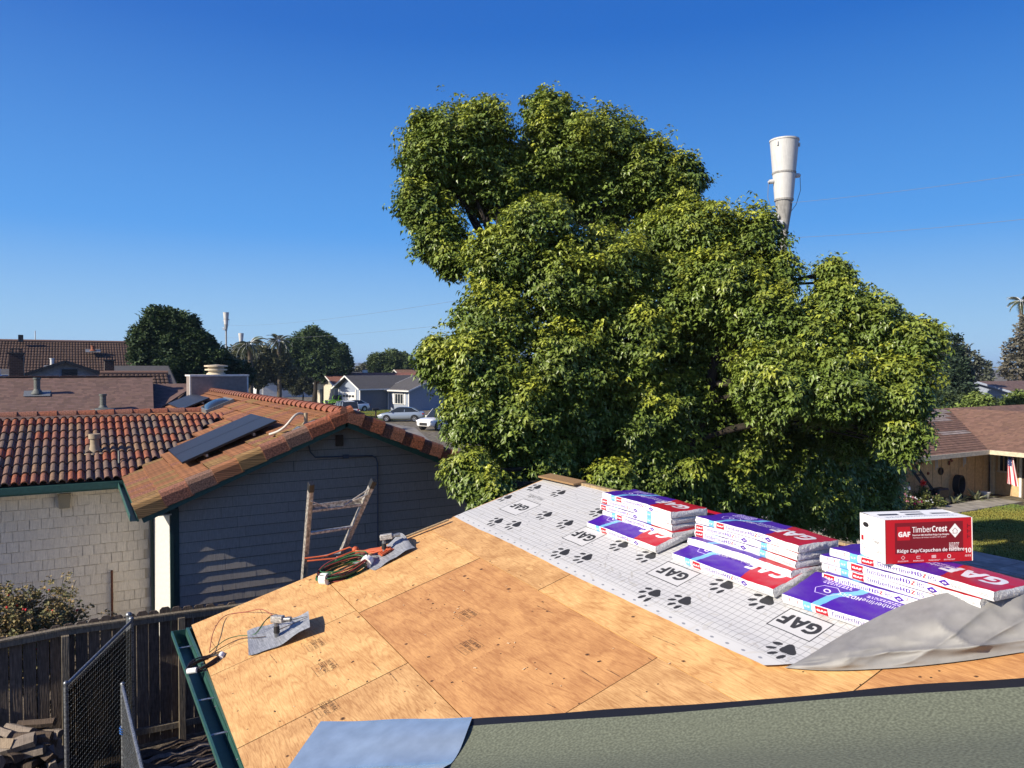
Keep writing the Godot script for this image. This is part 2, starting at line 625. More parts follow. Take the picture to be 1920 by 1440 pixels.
func plywood_picture(seed_: int, dark: Color, light: Color, rings: float, knots: int) -> Image:
	var W := 1024
	var H := 512
	var rg := RandomNumberGenerator.new()
	rg.seed = seed_
	var f := FastNoiseLite.new()
	f.seed = seed_
	f.noise_type = FastNoiseLite.TYPE_SIMPLEX_SMOOTH
	f.frequency = 0.012
	f.fractal_octaves = 3
	var big := f.get_image(110, 420)  # stretched along the grain
	big.resize(W, H, Image.INTERPOLATE_CUBIC)
	var bigd := big.get_data()
	f.frequency = 0.25
	f.fractal_octaves = 2
	var fine := f.get_image(90, 512)
	fine.resize(W, H, Image.INTERPOLATE_CUBIC)
	var fined := fine.get_data()
	f.frequency = 0.03
	f.fractal_octaves = 3
	var blot := f.get_image(256, 128)
	blot.resize(W, H, Image.INTERPOLATE_CUBIC)
	var blotd := blot.get_data()
	# pips: short fibres
	f.frequency = 0.35
	f.fractal_octaves = 1
	f.seed = seed_ + 9
	var pip := f.get_image(256, 512)
	pip.resize(W, H, Image.INTERPOLATE_BILINEAR)
	var pipd := pip.get_data()
	var kx := []
	for i in knots:
		kx.append(Vector3(rg.randf() * W, rg.randf() * H, rg.randf_range(3.0, 7.0)))
	var bump := PackedFloat32Array()
	bump.resize(W * H)
	for k in kx:
		var R: float = k.z * 9
		for yy in range(maxi(0, int(k.y - R)), mini(H, int(k.y + R))):
			for xx in range(maxi(0, int(k.x - R * 2)), mini(W, int(k.x + R * 2))):
				var d := Vector2((xx - k.x) / 2.0, yy - k.y).length() / R
				if d < 1:
					bump[yy * W + xx] += (1 - d) * (1 - d) * 0.12
	var out := PackedByteArray()
	out.resize(W * H * 3)
	for i in W * H:
		var b := bigd[i] / 255.0 + bump[i]
		var s := sin(b * rings)
		var ring := maxf(0.0, s) if s > 0 else 0.0
		ring = ring * ring * ring * 0.30
		var fi := fined[i] / 255.0
		var bl := blotd[i] / 255.0
		var k2 := clampf(0.34 * (fi - 0.5) * 2.0 + ring + (bl - 0.5) * 0.62 + 0.36, 0.0, 1.0)
		if pipd[i] > 185:
			k2 = minf(1.0, k2 + 0.20)
		out[i * 3] = int(255 * lerpf(light.r, dark.r, k2))
		out[i * 3 + 1] = int(255 * lerpf(light.g, dark.g, k2))
		out[i * 3 + 2] = int(255 * lerpf(light.b, dark.b, k2))
	var im := Image.create_from_data(W, H, false, Image.FORMAT_RGB8, out)
	for k in kx:
		oval(im, Vector2(k.x, k.y), k.z * 1.3, k.z, rg.randf() * 0.4, dark.darkened(0.25))
		oval(im, Vector2(k.x, k.y), k.z * 0.7, k.z * 0.5, 0, dark.darkened(0.6))
	# football patches
	for i in 3:
		var p := Vector2(rg.randf() * W, rg.randf() * H)
		oval(im, p, 22, 7, 0, light.lerp(dark, 0.15))
	# nails and splits
	for i in 26:
		oval(im, Vector2(40 + (i % 9) * 118 + rg.randf_range(-4, 4), 14 + (i / 9) * 240 + rg.randf_range(-6, 6)), 2.2, 2.2, 0, dark.darkened(0.7))
	for i in 5:
		var p := Vector2(rg.randf() * W, rg.randf() * H)
		line(im, p, p + Vector2(rg.randf_range(30, 110), rg.randf_range(-5, 5)), 1.5, dark.darkened(0.45))
	return im


func stamp_picture() -> Image:
	# a mill's grade stamp, ink on bare wood (transparent elsewhere)
	var im := Image.create(128, 128, false, Image.FORMAT_RGBA8)
	im.fill(Color(0.1, 0.07, 0.05, 0.0))
	var ink := Color(0.30, 0.20, 0.15, 1.0)
	var rg := RandomNumberGenerator.new()
	rg.seed = 77
	text(im, "APA", Vector2(8, 40), 26, ink, 0, 700)
	text(im, "CDX", Vector2(66, 38), 20, ink, 0, 700)
	text(im, "32/16", Vector2(8, 80), 24, ink, 0, 700)
	text(im, "15/32 IN", Vector2(8, 108), 16, ink, 0, 400)
	scribble(im, Rect2(74, 46, 46, 40), 4, ink, rg)
	for e in [[Vector2(3, 3), Vector2(124, 3)], [Vector2(124, 3), Vector2(124, 124)], [Vector2(124, 124), Vector2(3, 124)], [Vector2(3, 124), Vector2(3, 3)]]:
		line(im, e[0], e[1], 2, ink)
	for i in 9000:
		im.set_pixel(rg.randi_range(0, 127), rg.randi_range(0, 127), Color(0, 0, 0, 0))
	return im


func shingle_picture(seed_: int, vary: float) -> Image:
	# asphalt shingles: 512 x 512 for 2.56 m, 18 courses of laminated tabs
	var im := Image.create(512, 512, false, Image.FORMAT_RGB8)
	var rg := RandomNumberGenerator.new()
	rg.seed = seed_
	var ch := 512.0 / 18
	for j in 18:
		var y0 := int(j * ch)
		var y1 := int((j + 1) * ch)
		var xx := -rg.randi_range(0, 40)
		while xx < 512:
			var w := rg.randi_range(16, 46)
			var g := 0.86 + rg.randf_range(-vary, vary)
			im.fill_rect(Rect2i(xx, y0, w, y1 - y0), Color(g, g * rg.randf_range(0.98, 1.0), g * rg.randf_range(0.96, 1.0)))
			xx += w
		im.fill_rect(Rect2i(0, y1 - 4, 512, 3), Color(0.48, 0.47, 0.46))
	for i in 26000:
		var p := Vector2i(rg.randi_range(0, 511), rg.randi_range(0, 511))
		im.set_pixelv(p, im.get_pixelv(p) * rg.randf_range(0.75, 1.2))
	return im


func make_materials() -> void:
	TX.cloud = noise_tex(0.006, 0.72, 1)
	TX.grain = noise_tex(0.06, 0.62, 2)
	TX.fine = noise_tex(0.18, 0.55, 3)
	TX.mottle = noise_tex(0.02, 0.38, 4, 512, 5)
	TX.soft = noise_tex(0.012, 0.86, 5)
	TX.grit = noise_tex(0.45, 0.35, 6, 512, 2)
	TX.streak = streak_tex(11, 0.5)
	TX.ribs = ribs_tex()
	TX.pale_streak = streak_tex(12, 0.8)
	TX.shingles = tex_of(shingle_picture(31, 0.10))
	TX.shingles_plain = tex_of(shingle_picture(32, 0.05))
	# own roof
	for d in [["ply_a", 3, Color(0.69, 0.49, 0.29), Color(0.87, 0.71, 0.47), 34.0, 9], ["ply_b", 14, Color(0.62, 0.42, 0.25), Color(0.80, 0.60, 0.38), 22.0, 12], ["ply_c", 25, Color(0.63, 0.45, 0.27), Color(0.84, 0.67, 0.45), 46.0, 7]]:
		var m := StandardMaterial3D.new()
		m.resource_name = d[0]
		m.albedo_texture = tex_of(plywood_picture(d[1], d[2], d[3], d[4], d[5]))
		m.roughness = 0.72
		M[d[0]] = m
	var st := StandardMaterial3D.new()
	st.albedo_texture = tex_of(stamp_picture())
	st.transparency = BaseMaterial3D.TRANSPARENCY_ALPHA_SCISSOR
	st.alpha_scissor_threshold = 0.5
	st.roughness = 0.8
	st.albedo_color = Color(1, 1, 1)
	M.stamp = st
	mat("ply_edge", 0.42, 0.25, 0.11, 0.8, "grain", 3.0)
	mat("green_roll", 0.225, 0.25, 0.175, 0.95, "fine", 0.6, 0.15)
	mat("black_edge", 0.012, 0.013, 0.017, 0.55, "grain", 4.0)
	mat("valley_metal", 0.70, 0.84, 0.86, 0.24, "soft", 1.0, 0.0, "", 0.7)
	mat("green_paint", 0.035, 0.11, 0.09, 0.45, "soft", 2.0)
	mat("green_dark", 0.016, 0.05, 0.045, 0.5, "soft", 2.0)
	mat("galv", 0.52, 0.55, 0.58, 0.42, "mottle", 3.0, 0.0, "", 0.7)
	mat("lead_sheet", 0.50, 0.52, 0.56, 0.5, "streak", 1.6, 0.0, "", 0.12)
	mat("alu", 0.66, 0.61, 0.54, 0.45, "mottle", 2.6, 0.0, "", 0.2)
	mat("black_plastic", 0.014, 0.014, 0.014, 0.55)
	mat("dark_brown", 0.05, 0.03, 0.02, 0.7)
	mat("cable_green", 0.02, 0.11, 0.035, 0.45)
	mat("cable_black", 0.018, 0.012, 0.012, 0.45)
	mat("cable_red", 0.28, 0.05, 0.035, 0.5)
	mat("white_tape", 0.78, 0.78, 0.76, 0.6)
	mat("orange_strap", 0.75, 0.15, 0.05, 0.6, "grain", 6.0)
	mat("grey_sheet", 0.255, 0.25, 0.245, 0.58, "soft", 2.0)
	mat("pine", 0.55, 0.40, 0.22, 0.75, "streak", 1.5)
	mat("stucco", 0.45, 0.40, 0.32, 0.9, "grain", 4.0, 0.3)
	mat("pvc", 0.72, 0.70, 0.66, 0.5, "mottle", 4.0)
	for d in [["bundle_paper", bundle_picture()], ["carton_board", carton_picture()], ["roof_felt", underlayment_picture()]]:
		var m := StandardMaterial3D.new()
		m.resource_name = d[0]
		m.albedo_texture = tex_of(d[1])
		m.roughness = 0.4 if d[0] == "bundle_paper" else 0.62
		M[d[0]] = m
	mat("end_film", 0.86, 0.86, 0.87, 0.38, "grain", 3.0, 0.6, "mottle")
	# neighbour
	mat("tile_orange", 0.50, 0.16, 0.075, 0.75, "mottle", 2.2)
	mat("tile_red", 0.44, 0.18, 0.11, 0.8, "mottle", 2.6)
	mat("tile_tan", 0.40, 0.24, 0.14, 0.85, "mottle", 2.3)
	mat("tile_brown", 0.36, 0.20, 0.14, 0.85, "mottle", 3.1)
	mat("tile_grey", 0.29, 0.20, 0.155, 0.9, "mottle", 2.9)
	mat("tile_moss", 0.42, 0.25, 0.105, 0.9, "ribs", 0.8)
	mat("tile_side", 0.46, 0.20, 0.095, 0.85, "ribs", 0.8)
	mat("cream_shingle", 0.86, 0.77, 0.63, 0.85, "pale_streak", 1.2)
	mat("cream_shingle_b", 0.83, 0.74, 0.605, 0.85, "pale_streak", 1.5)
	mat("navy_shingle", 0.37, 0.335, 0.30, 0.7, "pale_streak", 1.3, 0.15, "streak")
	mat("navy_shingle_b", 0.345, 0.315, 0.285, 0.7, "pale_streak", 1.7, 0.15, "streak")
	mat("navy_back", 0.03, 0.033, 0.04, 0.9)  # kept dark so open gaps paint the shade under each siding course
	mat("cream_shade_back", 0.56, 0.50, 0.41, 0.9)  # darker cream backing, painted shade in the gaps below the shingle butts
	mat("white_trim", 0.72, 0.70, 0.64, 0.6, "soft", 2.0)
	mat("solar_glass", 0.030, 0.031, 0.036, 0.42)
	M.solar_glass.metallic_specular = 0.3
	mat("solar_frame", 0.012, 0.012, 0.013, 0.4)
	mat("dark_glass", 0.02, 0.025, 0.03, 0.06)
	mat("pipe_grey", 0.20, 0.22, 0.20, 0.6, "mottle", 3.0)
	mat("flash_grey", 0.33, 0.35, 0.35, 0.5, "mottle", 3.0)
	mat("mortar", 0.50, 0.40, 0.28, 0.9, "grain", 3.0)
	mat("lamp_tan", 0.42, 0.36, 0.25, 0.7, "grain", 4.0)
	mat("rust", 0.24, 0.08, 0.035, 0.8, "mottle", 5.0)
	mat("conduit_pale", 0.48, 0.45, 0.40, 0.45)
	mat("conduit_navy", 0.06, 0.075, 0.11, 0.5)
	# yard
	mat("fence_wood", 0.23, 0.17, 0.125, 0.9, "streak", 0.9, 0.8)
	mat("fence_wood_b", 0.185, 0.14, 0.105, 0.9, "streak", 1.1, 0.8)
	mat("fence_rail", 0.30, 0.25, 0.18, 0.9, "streak", 1.3, 0.6)
	mat("slat_red", 0.52, 0.18, 0.12, 0.75, "streak", 1.2)
	mat("slat_brown", 0.32, 0.16, 0.11, 0.75, "streak", 1.2)
	mat("bark", 0.17, 0.12, 0.085, 0.95, "streak", 2.5, 1.2)
	mat("cut_wood", 0.50, 0.38, 0.26, 0.9, "streak", 2.0, 0.5)
	mat("cut_grey", 0.38, 0.31, 0.25, 0.9, "streak", 2.2, 0.6)
	mat("soil", 0.20, 0.155, 0.11, 1.0, "mottle", 0.9, 1.5, "grain")
	mat("rope_blue", 0.02, 0.11, 0.38, 0.6)
	# street
	mat("ground_dry", 0.28, 0.235, 0.16, 1.0, "mottle", 0.22)
	mat("asphalt", 0.27, 0.25, 0.225, 0.95, "cloud", 0.25)
	mat("concrete", 0.40, 0.37, 0.32, 0.9, "cloud", 0.5)
	mat("lawn_soil", 0.10, 0.12, 0.03, 1.0, "mottle", 0.5)
	mat("grass", 1, 1, 1, 0.85, "", 1, 0, "", 0, true)
	mat("leaf", 1, 1, 1, 0.42, "", 1, 0, "", 0, true)
	M.leaf.backlight_enabled = true
	M.leaf.backlight = Color(0.34, 0.40, 0.13)
	mat("leaf_dull", 1, 1, 1, 0.7, "", 1, 0, "", 0, true)
	M.leaf_dull.backlight_enabled = true
	M.leaf_dull.backlight = Color(0.22, 0.26, 0.12)
	mat("trunk", 0.05, 0.038, 0.028, 0.95, "streak", 1.4, 1.5)
	mat("palm_trunk", 0.20, 0.155, 0.11, 0.95, "mottle", 1.6)
	mat("pole_grey", 0.48, 0.47, 0.45, 0.85, "streak", 0.5)
	mat("shroud", 0.66, 0.655, 0.64, 0.6, "pale_streak", 0.5)
	mat("insulator", 0.55, 0.55, 0.55, 0.3)
	mat("wire", 0.16, 0.17, 0.20, 0.6)
	mat("brick_dark", 0.10, 0.055, 0.045, 0.9, "mottle", 3.0)
	mat("brick_b", 0.13, 0.07, 0.055, 0.9, "mottle", 3.0)
	mat("mortar_dark", 0.16, 0.14, 0.125, 0.95)
	for d in [["roof_brown", 0.165, 0.10, 0.08], ["roof_tan", 0.20, 0.112, 0.078], ["roof_grey", 0.085, 0.082, 0.085], ["roof_patch", 0.30, 0.25, 0.23], ["roof_red", 0.26, 0.105, 0.07], ["roof_dark", 0.065, 0.06, 0.06]]:
		var m := StandardMaterial3D.new()
		m.resource_name = d[0]
		m.albedo_texture = TX.shingles if d[0] != "roof_grey" else TX.shingles_plain
		m.albedo_color = lin(d[1] * 1.25, d[2] * 1.25, d[3] * 1.25)
		m.uv1_scale = Vector3(1 / 2.56, 1 / 2.56, 1)
		m.roughness = 0.95
		M[d[0]] = m
	mat("wall_bluegrey", 0.27, 0.31, 0.39, 0.8, "soft", 1.0)
	mat("wall_bluegrey_shade", 0.12, 0.145, 0.19, 0.8, "soft", 1.0)  # wall_bluegrey darkened, the shade of the side wall put into its colour
	mat("wall_cream", 0.60, 0.54, 0.42, 0.85, "soft", 1.0)
	mat("wall_beige", 0.62, 0.42, 0.22, 0.85, "soft", 1.0)
	mat("wall_stone", 0.34, 0.32, 0.27, 0.85, "soft", 1.0)
	mat("wall_white", 0.74, 0.73, 0.70, 0.7, "soft", 1.0)
	mat("wall_mauve", 0.27, 0.225, 0.205, 0.85, "soft", 1.0)
	mat("fascia_tan", 0.62, 0.53, 0.38, 0.7, "soft", 1.0)
	mat("car_green", 0.34, 0.74, 0.03, 0.28)
	mat("car_white", 0.78, 0.78, 0.77, 0.25)
	mat("car_silver", 0.62, 0.63, 0.65, 0.28, "", 1, 0, "", 0.1)
	mat("car_blue_silver", 0.33, 0.39, 0.46, 0.28, "", 1, 0, "", 0.35)
	for k in ["car_green", "car_white", "car_silver", "car_blue_silver"]:
		M[k].clearcoat_enabled = true
		M[k].clearcoat = 0.6
		M[k].clearcoat_roughness = 0.05
	mat("tyre", 0.012, 0.012, 0.012, 0.85)
	mat("rim", 0.55, 0.56, 0.58, 0.3, "", 1, 0, "", 0.7)
	mat("car_trim", 0.02, 0.02, 0.022, 0.5)
	mat("lamp_clear", 0.75, 0.76, 0.78, 0.12)
	mat("lamp_red", 0.35, 0.015, 0.012, 0.2)
	mat("hill", 0.13, 0.145, 0.14, 1.0)
	mat("petal_red", 0.62, 0.025, 0.02, 0.6)
	mat("petal_pink", 0.55, 0.25, 0.28, 0.6)
	mat("petal_white", 0.75, 0.76, 0.76, 0.6)
	mat("petal_plum", 0.22, 0.015, 0.075, 0.6)
	mat("iron_black", 0.015, 0.015, 0.017, 0.55)
	mat("iron_rust", 0.16, 0.04, 0.025, 0.7)
	mat("flag_red", 0.42, 0.03, 0.05, 0.8)
	mat("flag_white", 0.72, 0.70, 0.70, 0.8)
	mat("flag_blue", 0.025, 0.035, 0.13, 0.8)
	mat("terracotta", 0.36, 0.12, 0.05, 0.85)


# clear morning sky: colour by height above the horizon, brighter round the sun
func sky_picture(sun: Vector3) -> ImageTexture:
	var W := 512
	var H := 256
	var ys := [-1.0, -0.05, 0.0, 0.05, 0.17, 0.40, 0.70, 1.0]
	var cs := [V(0.12, 0.10, 0.075), V(0.20, 0.19, 0.16), V(0.43, 0.65, 0.86), V(0.335, 0.585, 0.86), V(0.100, 0.36, 0.85), V(0.018, 0.152, 0.58), V(0.006, 0.075, 0.40), V(0.005, 0.06, 0.34)]
	var im := Image.create(W, H, false, Image.FORMAT_RGBF)
	for j in H:
		var el := PI * (0.5 - (j + 0.5) / H)
		var y := sin(el)
		var k := 0
		while k < ys.size() - 2 and y > ys[k + 1]:
			k += 1
		var f := clampf((y - ys[k]) / (ys[k + 1] - ys[k]), 0.0, 1.0)
		var base: Vector3 = (cs[k] as Vector3).lerp(cs[k + 1], f)
		for i in W:
			var az := (i + 0.5) / W * TAU
			var d := V(sin(az) * cos(el), y, -cos(az) * cos(el))
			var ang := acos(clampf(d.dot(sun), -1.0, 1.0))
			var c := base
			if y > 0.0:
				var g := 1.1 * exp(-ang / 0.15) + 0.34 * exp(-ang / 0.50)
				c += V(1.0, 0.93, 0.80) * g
			c /= 1.5
			im.set_pixel(i, j, Color(c.x, c.y, c.z))
	return tex_of(im)


# fine ribs across the roof slope (lines run down the slope)
func ribs_tex() -> ImageTexture:
	var rg := RandomNumberGenerator.new()
	rg.seed = 6
	var im := Image.create(512, 512, false, Image.FORMAT_RGB8)
	var y := 0
	while y < 512:
		var h := rg.randi_range(9, 15)
		var g := rg.randf_range(0.74, 1.0)
		for q in h:
			var k := g * (0.62 + 0.38 * sin(PI * (q + 0.5) / h))
			var x := 0
			while x < 512:
				var w := rg.randi_range(30, 110)
				var j := k * rg.randf_range(0.88, 1.06)
				im.fill_rect(Rect2i(x, y + q, w, 1), Color(j, j * 0.99, j * 0.95))
				x += w
		y += h
	return tex_of(im)


# streaks that run up and down (weathered wood, split shingles)
func streak_tex(seed_: int, lo: float) -> ImageTexture:
	var f := FastNoiseLite.new()
	f.seed = seed_
	f.frequency = 0.09
	f.fractal_octaves = 4
	var im := f.get_seamless_image(512, 32)
	im.resize(512, 512, Image.INTERPOLATE_CUBIC)
	var d := im.get_data()
	f.frequency = 0.02
	f.seed = seed_ + 1
	var d2 := f.get_seamless_image(512, 512).get_data()
	var out := PackedByteArray()
	out.resize(512 * 512)
	for i in 512 * 512:
		out[i] = int(255 * lerpf(lo, 1.0, clampf(d[i] / 255.0 * 0.75 + d2[i] / 255.0 * 0.3, 0, 1)))
	var r := Image.create_from_data(512, 512, false, Image.FORMAT_L8, out)
	r.convert(Image.FORMAT_RGB8)
	return tex_of(r)


# ---------------------------------------------------------------- the scene
func _ready() -> void:
	rng.seed = 2024
	var cam := Camera3D.new()
	cam.name = "camera"
	cam.position = V(0, 5.3, 0)
	cam.rotation_degrees = V(-1.216, -30.0, 0)
	cam.fov = 54.0
	cam.far = 9000.0
	cam.current = true
	add_child(cam)
	var env := Environment.new()
	env.background_mode = Environment.BG_SKY
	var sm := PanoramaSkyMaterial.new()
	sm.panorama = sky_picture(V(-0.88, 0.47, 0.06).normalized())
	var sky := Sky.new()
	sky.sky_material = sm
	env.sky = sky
	env.tonemap_mode = Environment.TONE_MAPPER_LINEAR
	env.tonemap_exposure = 1.5
	env.sdfgi_enabled = true
	env.ssao_enabled = true
	env.ssil_enabled = true
	env.fog_enabled = true
	env.fog_density = 0.00018
	env.fog_light_color = lin(0.42, 0.60, 0.88)
	var we := WorldEnvironment.new()
	we.name = "world"
	we.environment = env
	add_child(we)
	var sun := DirectionalLight3D.new()
	sun.name = "sun"
	sun.light_energy = 1.6
	sun.light_color = Color(1.0, 0.955, 0.875)
	sun.light_angular_distance = 0.5
	sun.shadow_enabled = true
	sun.look_at_from_position(V(-0.88, 0.47, 0.06), V(0, 0, 0))
	add_child(sun)
	make_materials()
	make_setting()
	make_own_roof()
	make_neighbour()
	make_yard()
	make_roof_things()
	make_bundles()
	make_big_tree()
	make_street()
	make_right_house()
	make_far_left()
	make_poles()


# ---------------------------------------------------------------- setting
func make_setting() -> void:
	var g := MB.new()
	g.quad(V(-4000, 0, 400), V(4000, 0, 400), V(4000, 0, -6000), V(-4000, 0, -6000))
	structure("ground", g, "ground_dry", "flat dry ground of the neighbourhood reaching to the horizon")
	g = MB.new()
	g.quad(V(-9, 0.004, -3), V(8.5, 0.004, -3), V(8.5, 0.004, -17.4), V(-9, 0.004, -17.4))
	structure("yard_soil", g, "soil", "bare dark soil of the side yard along the fence")
	# street: along the houses, opening into a wide bend far off
	g = MB.new()
	g.prism(PackedVector2Array([Vector2(30, 12.6), Vector2(30, 20.2), Vector2(-44, 20.2), Vector2(-62, 25.9), Vector2(-78, 25.9), Vector2(-100, 23.0), Vector2(-125, 26), Vector2(-128, 14), Vector2(-60, 12.6)]), V(0, 0.008, 0), Vector3.BACK, Vector3.RIGHT, 0.0)
	structure("road", g, "asphalt", "worn pale grey street in front of the houses")
	g = MB.new()
	for s in [[12.4, 30.0, -60.0], [20.2, 30.0, -44.0]]:
		g.box(V(s[0] + 0.1, 0.06, (s[1] + s[2]) * 0.5), V(0.2, 0.12, s[1] - s[2]))
	structure("kerb", g, "concrete", "concrete kerbs along both sides of the street")
	g = MB.new()
	var z := 12.0
	while z > -40.0:
		g.box(V(21.15, 0.065, z - 0.75), V(1.48, 0.13, 1.485))
		z -= 1.5
	structure("pavement", g, "concrete", "concrete pavement slabs across the street")
	g = MB.new()
	g.box(V(27.0, 0.05, -15.9), V(9.6, 0.10, 1.05))
	g.box(V(24.9, 0.045, -8.9), V(5.9, 0.10, 2.6))
	structure("path", g, "concrete", "concrete garden path along the flower bed of the tan house")
	g = MB.new()
	g.quad(V(21.9, 0.06, 10), V(31.0, 0.06, 10), V(31.0, 0.06, -15.3), V(21.9, 0.06, -15.3))
	structure("lawn", g, "lawn_soil", "mown lawn in front of the tan house")
	grass_patch("lawn_grass", V(22.0, 0.06, -15.3), V(30.9, 0.06, -3.0), 30000, 0.05, "short sunlit grass of the lawn before the tan house")
	grass_patch("verge_grass", V(26.2, 0.01, -89.0), V(33.5, 0.01, -72.0), 9000, 0.10, "far patch of grass beside the driveway and letter box")
	g = MB.new()
	g.quad(V(26.1, 0.006, -72), V(33.6, 0.006, -72), V(33.6, 0.006, -89.5), V(26.1, 0.006, -89.5))
	structure("far_lawn", g, "lawn_soil", "lawn of the blue grey house far down the street")
	g = MB.new()
	g.quad(V(24.0, 0.012, -89.3), V(32.0, 0.012, -89.3), V(32.0, 0.012, -97.0), V(24.0, 0.012, -97.0))
	structure("driveway", g, "concrete", "pale driveway of the blue grey house")
	# hills on the horizon
	g = MB.new()
	g.grid(60, 6, func(a: float, b: float) -> Vector3:
		var x := lerpf(-1600, 3600, a)
		var h := 34.0 + 16 * sin(a * 9.0 + 1) + 9 * sin(a * 31.0) + 5 * sin(a * 77.0)
		return V(x, h * sin(b * PI * 0.5), -2700 + x * 0.05 - b * 420))
	structure("hills", g, "hill", "low blue hills on the horizon")


func grass_patch(called: String, a: Vector3, b: Vector3, count: int, h: float, label: String) -> void:
	var g := MB.new()
	for k in 5:
		var an := TAU * k / 5 + 0.3
		var d := V(cos(an), 0, sin(an))
		var p := d * 0.03
		var s := V(-d.z, 0, d.x) * 0.012
		g.tri(p - s, p + s, p + d * 0.03 + V(0, h, 0))
	var tfs := []
	var cols := []
	for i in count:
		var p := V(rng.randf_range(a.x, b.x), a.y, rng.randf_range(a.z, b.z))
		var s := rng.randf_range(0.7, 1.4)
		tfs.append(Transform3D(Basis(Vector3.UP, rng.randf() * TAU).scaled(V(s * 1.4, s, s * 1.4)), p))
		var dry := clampf(0.5 + 0.5 * sin(p.x * 0.9 + 2 * sin(p.z * 0.7)) * 0.8 + rng.randf_range(-0.3, 0.3), 0, 1)
		cols.append(Color(lerpf(0.10, 0.24, dry), lerpf(0.17, 0.21, dry), 0.035))
	var o := multi(called, g.mesh(), "grass", self, tfs, cols)
	tag(o, label, "grass", "", "stuff")


# ---------------------------------------------------------------- our roof
const SL := 0.277


# height of the near roof slope (rises towards +x)
func ry(x: float, off := 0.0) -> float:
	return 3.079 + SL * (x - 0.845) + off


func ry2(z: float, off := 0.0) -> float:
	return 3.079 + SL * (z + 4.145) + off


func roof_poly(mb: MB, pts: PackedVector2Array, off: float, depth: float, second := false, uv_rot := false, uvo := Vector2.ZERO) -> void:
	# pts are (x, z); laid on the slope and pushed down by depth
	if Geometry2D.is_polygon_clockwise(pts):
		pts.reverse()
	var ix := Geometry2D.triangulate_polygon(pts)
	var nn := Vector3(-SL, 1, 0).normalized() if not second else Vector3(0, 1, -SL).normalized()
	var k := mb.v.size()
	var m := pts.size()
	for s in 2:
		for p in pts:
			var y := ry(p.x, off) if not second else ry2(p.y, off)
			var uv := Vector2(p.y, p.x * 1.038) if not second else Vector2(p.x, p.y * 1.038)
			mb.vert(V(p.x, y, p.y) - nn * depth * s, nn if s == 0 else -nn, (uv - uvo) / Vector2(2.44, 1.22))
	for i in range(0, ix.size(), 3):
		var a := ix[i]
		var b := ix[i + 1]
		var d := ix[i + 2]
		if (pts[b] - pts[a]).cross(pts[d] - pts[a]) < 0:
			var sw := b
			b = d
			d = sw
		# ccw in (x, z) is clockwise seen from above
		mb.x.append_array(PackedInt32Array([k + a, k + b, k + d]))
		if depth > 0:
			mb.x.append_array(PackedInt32Array([k + m + a, k + m + d, k + m + b]))
	if depth > 0:
		for i in m:
			var j := (i + 1) % m
			var p := mb.v[k + i]
			var q := mb.v[k + j]
			mb.quad(p, q, q - nn * depth, p - nn * depth)


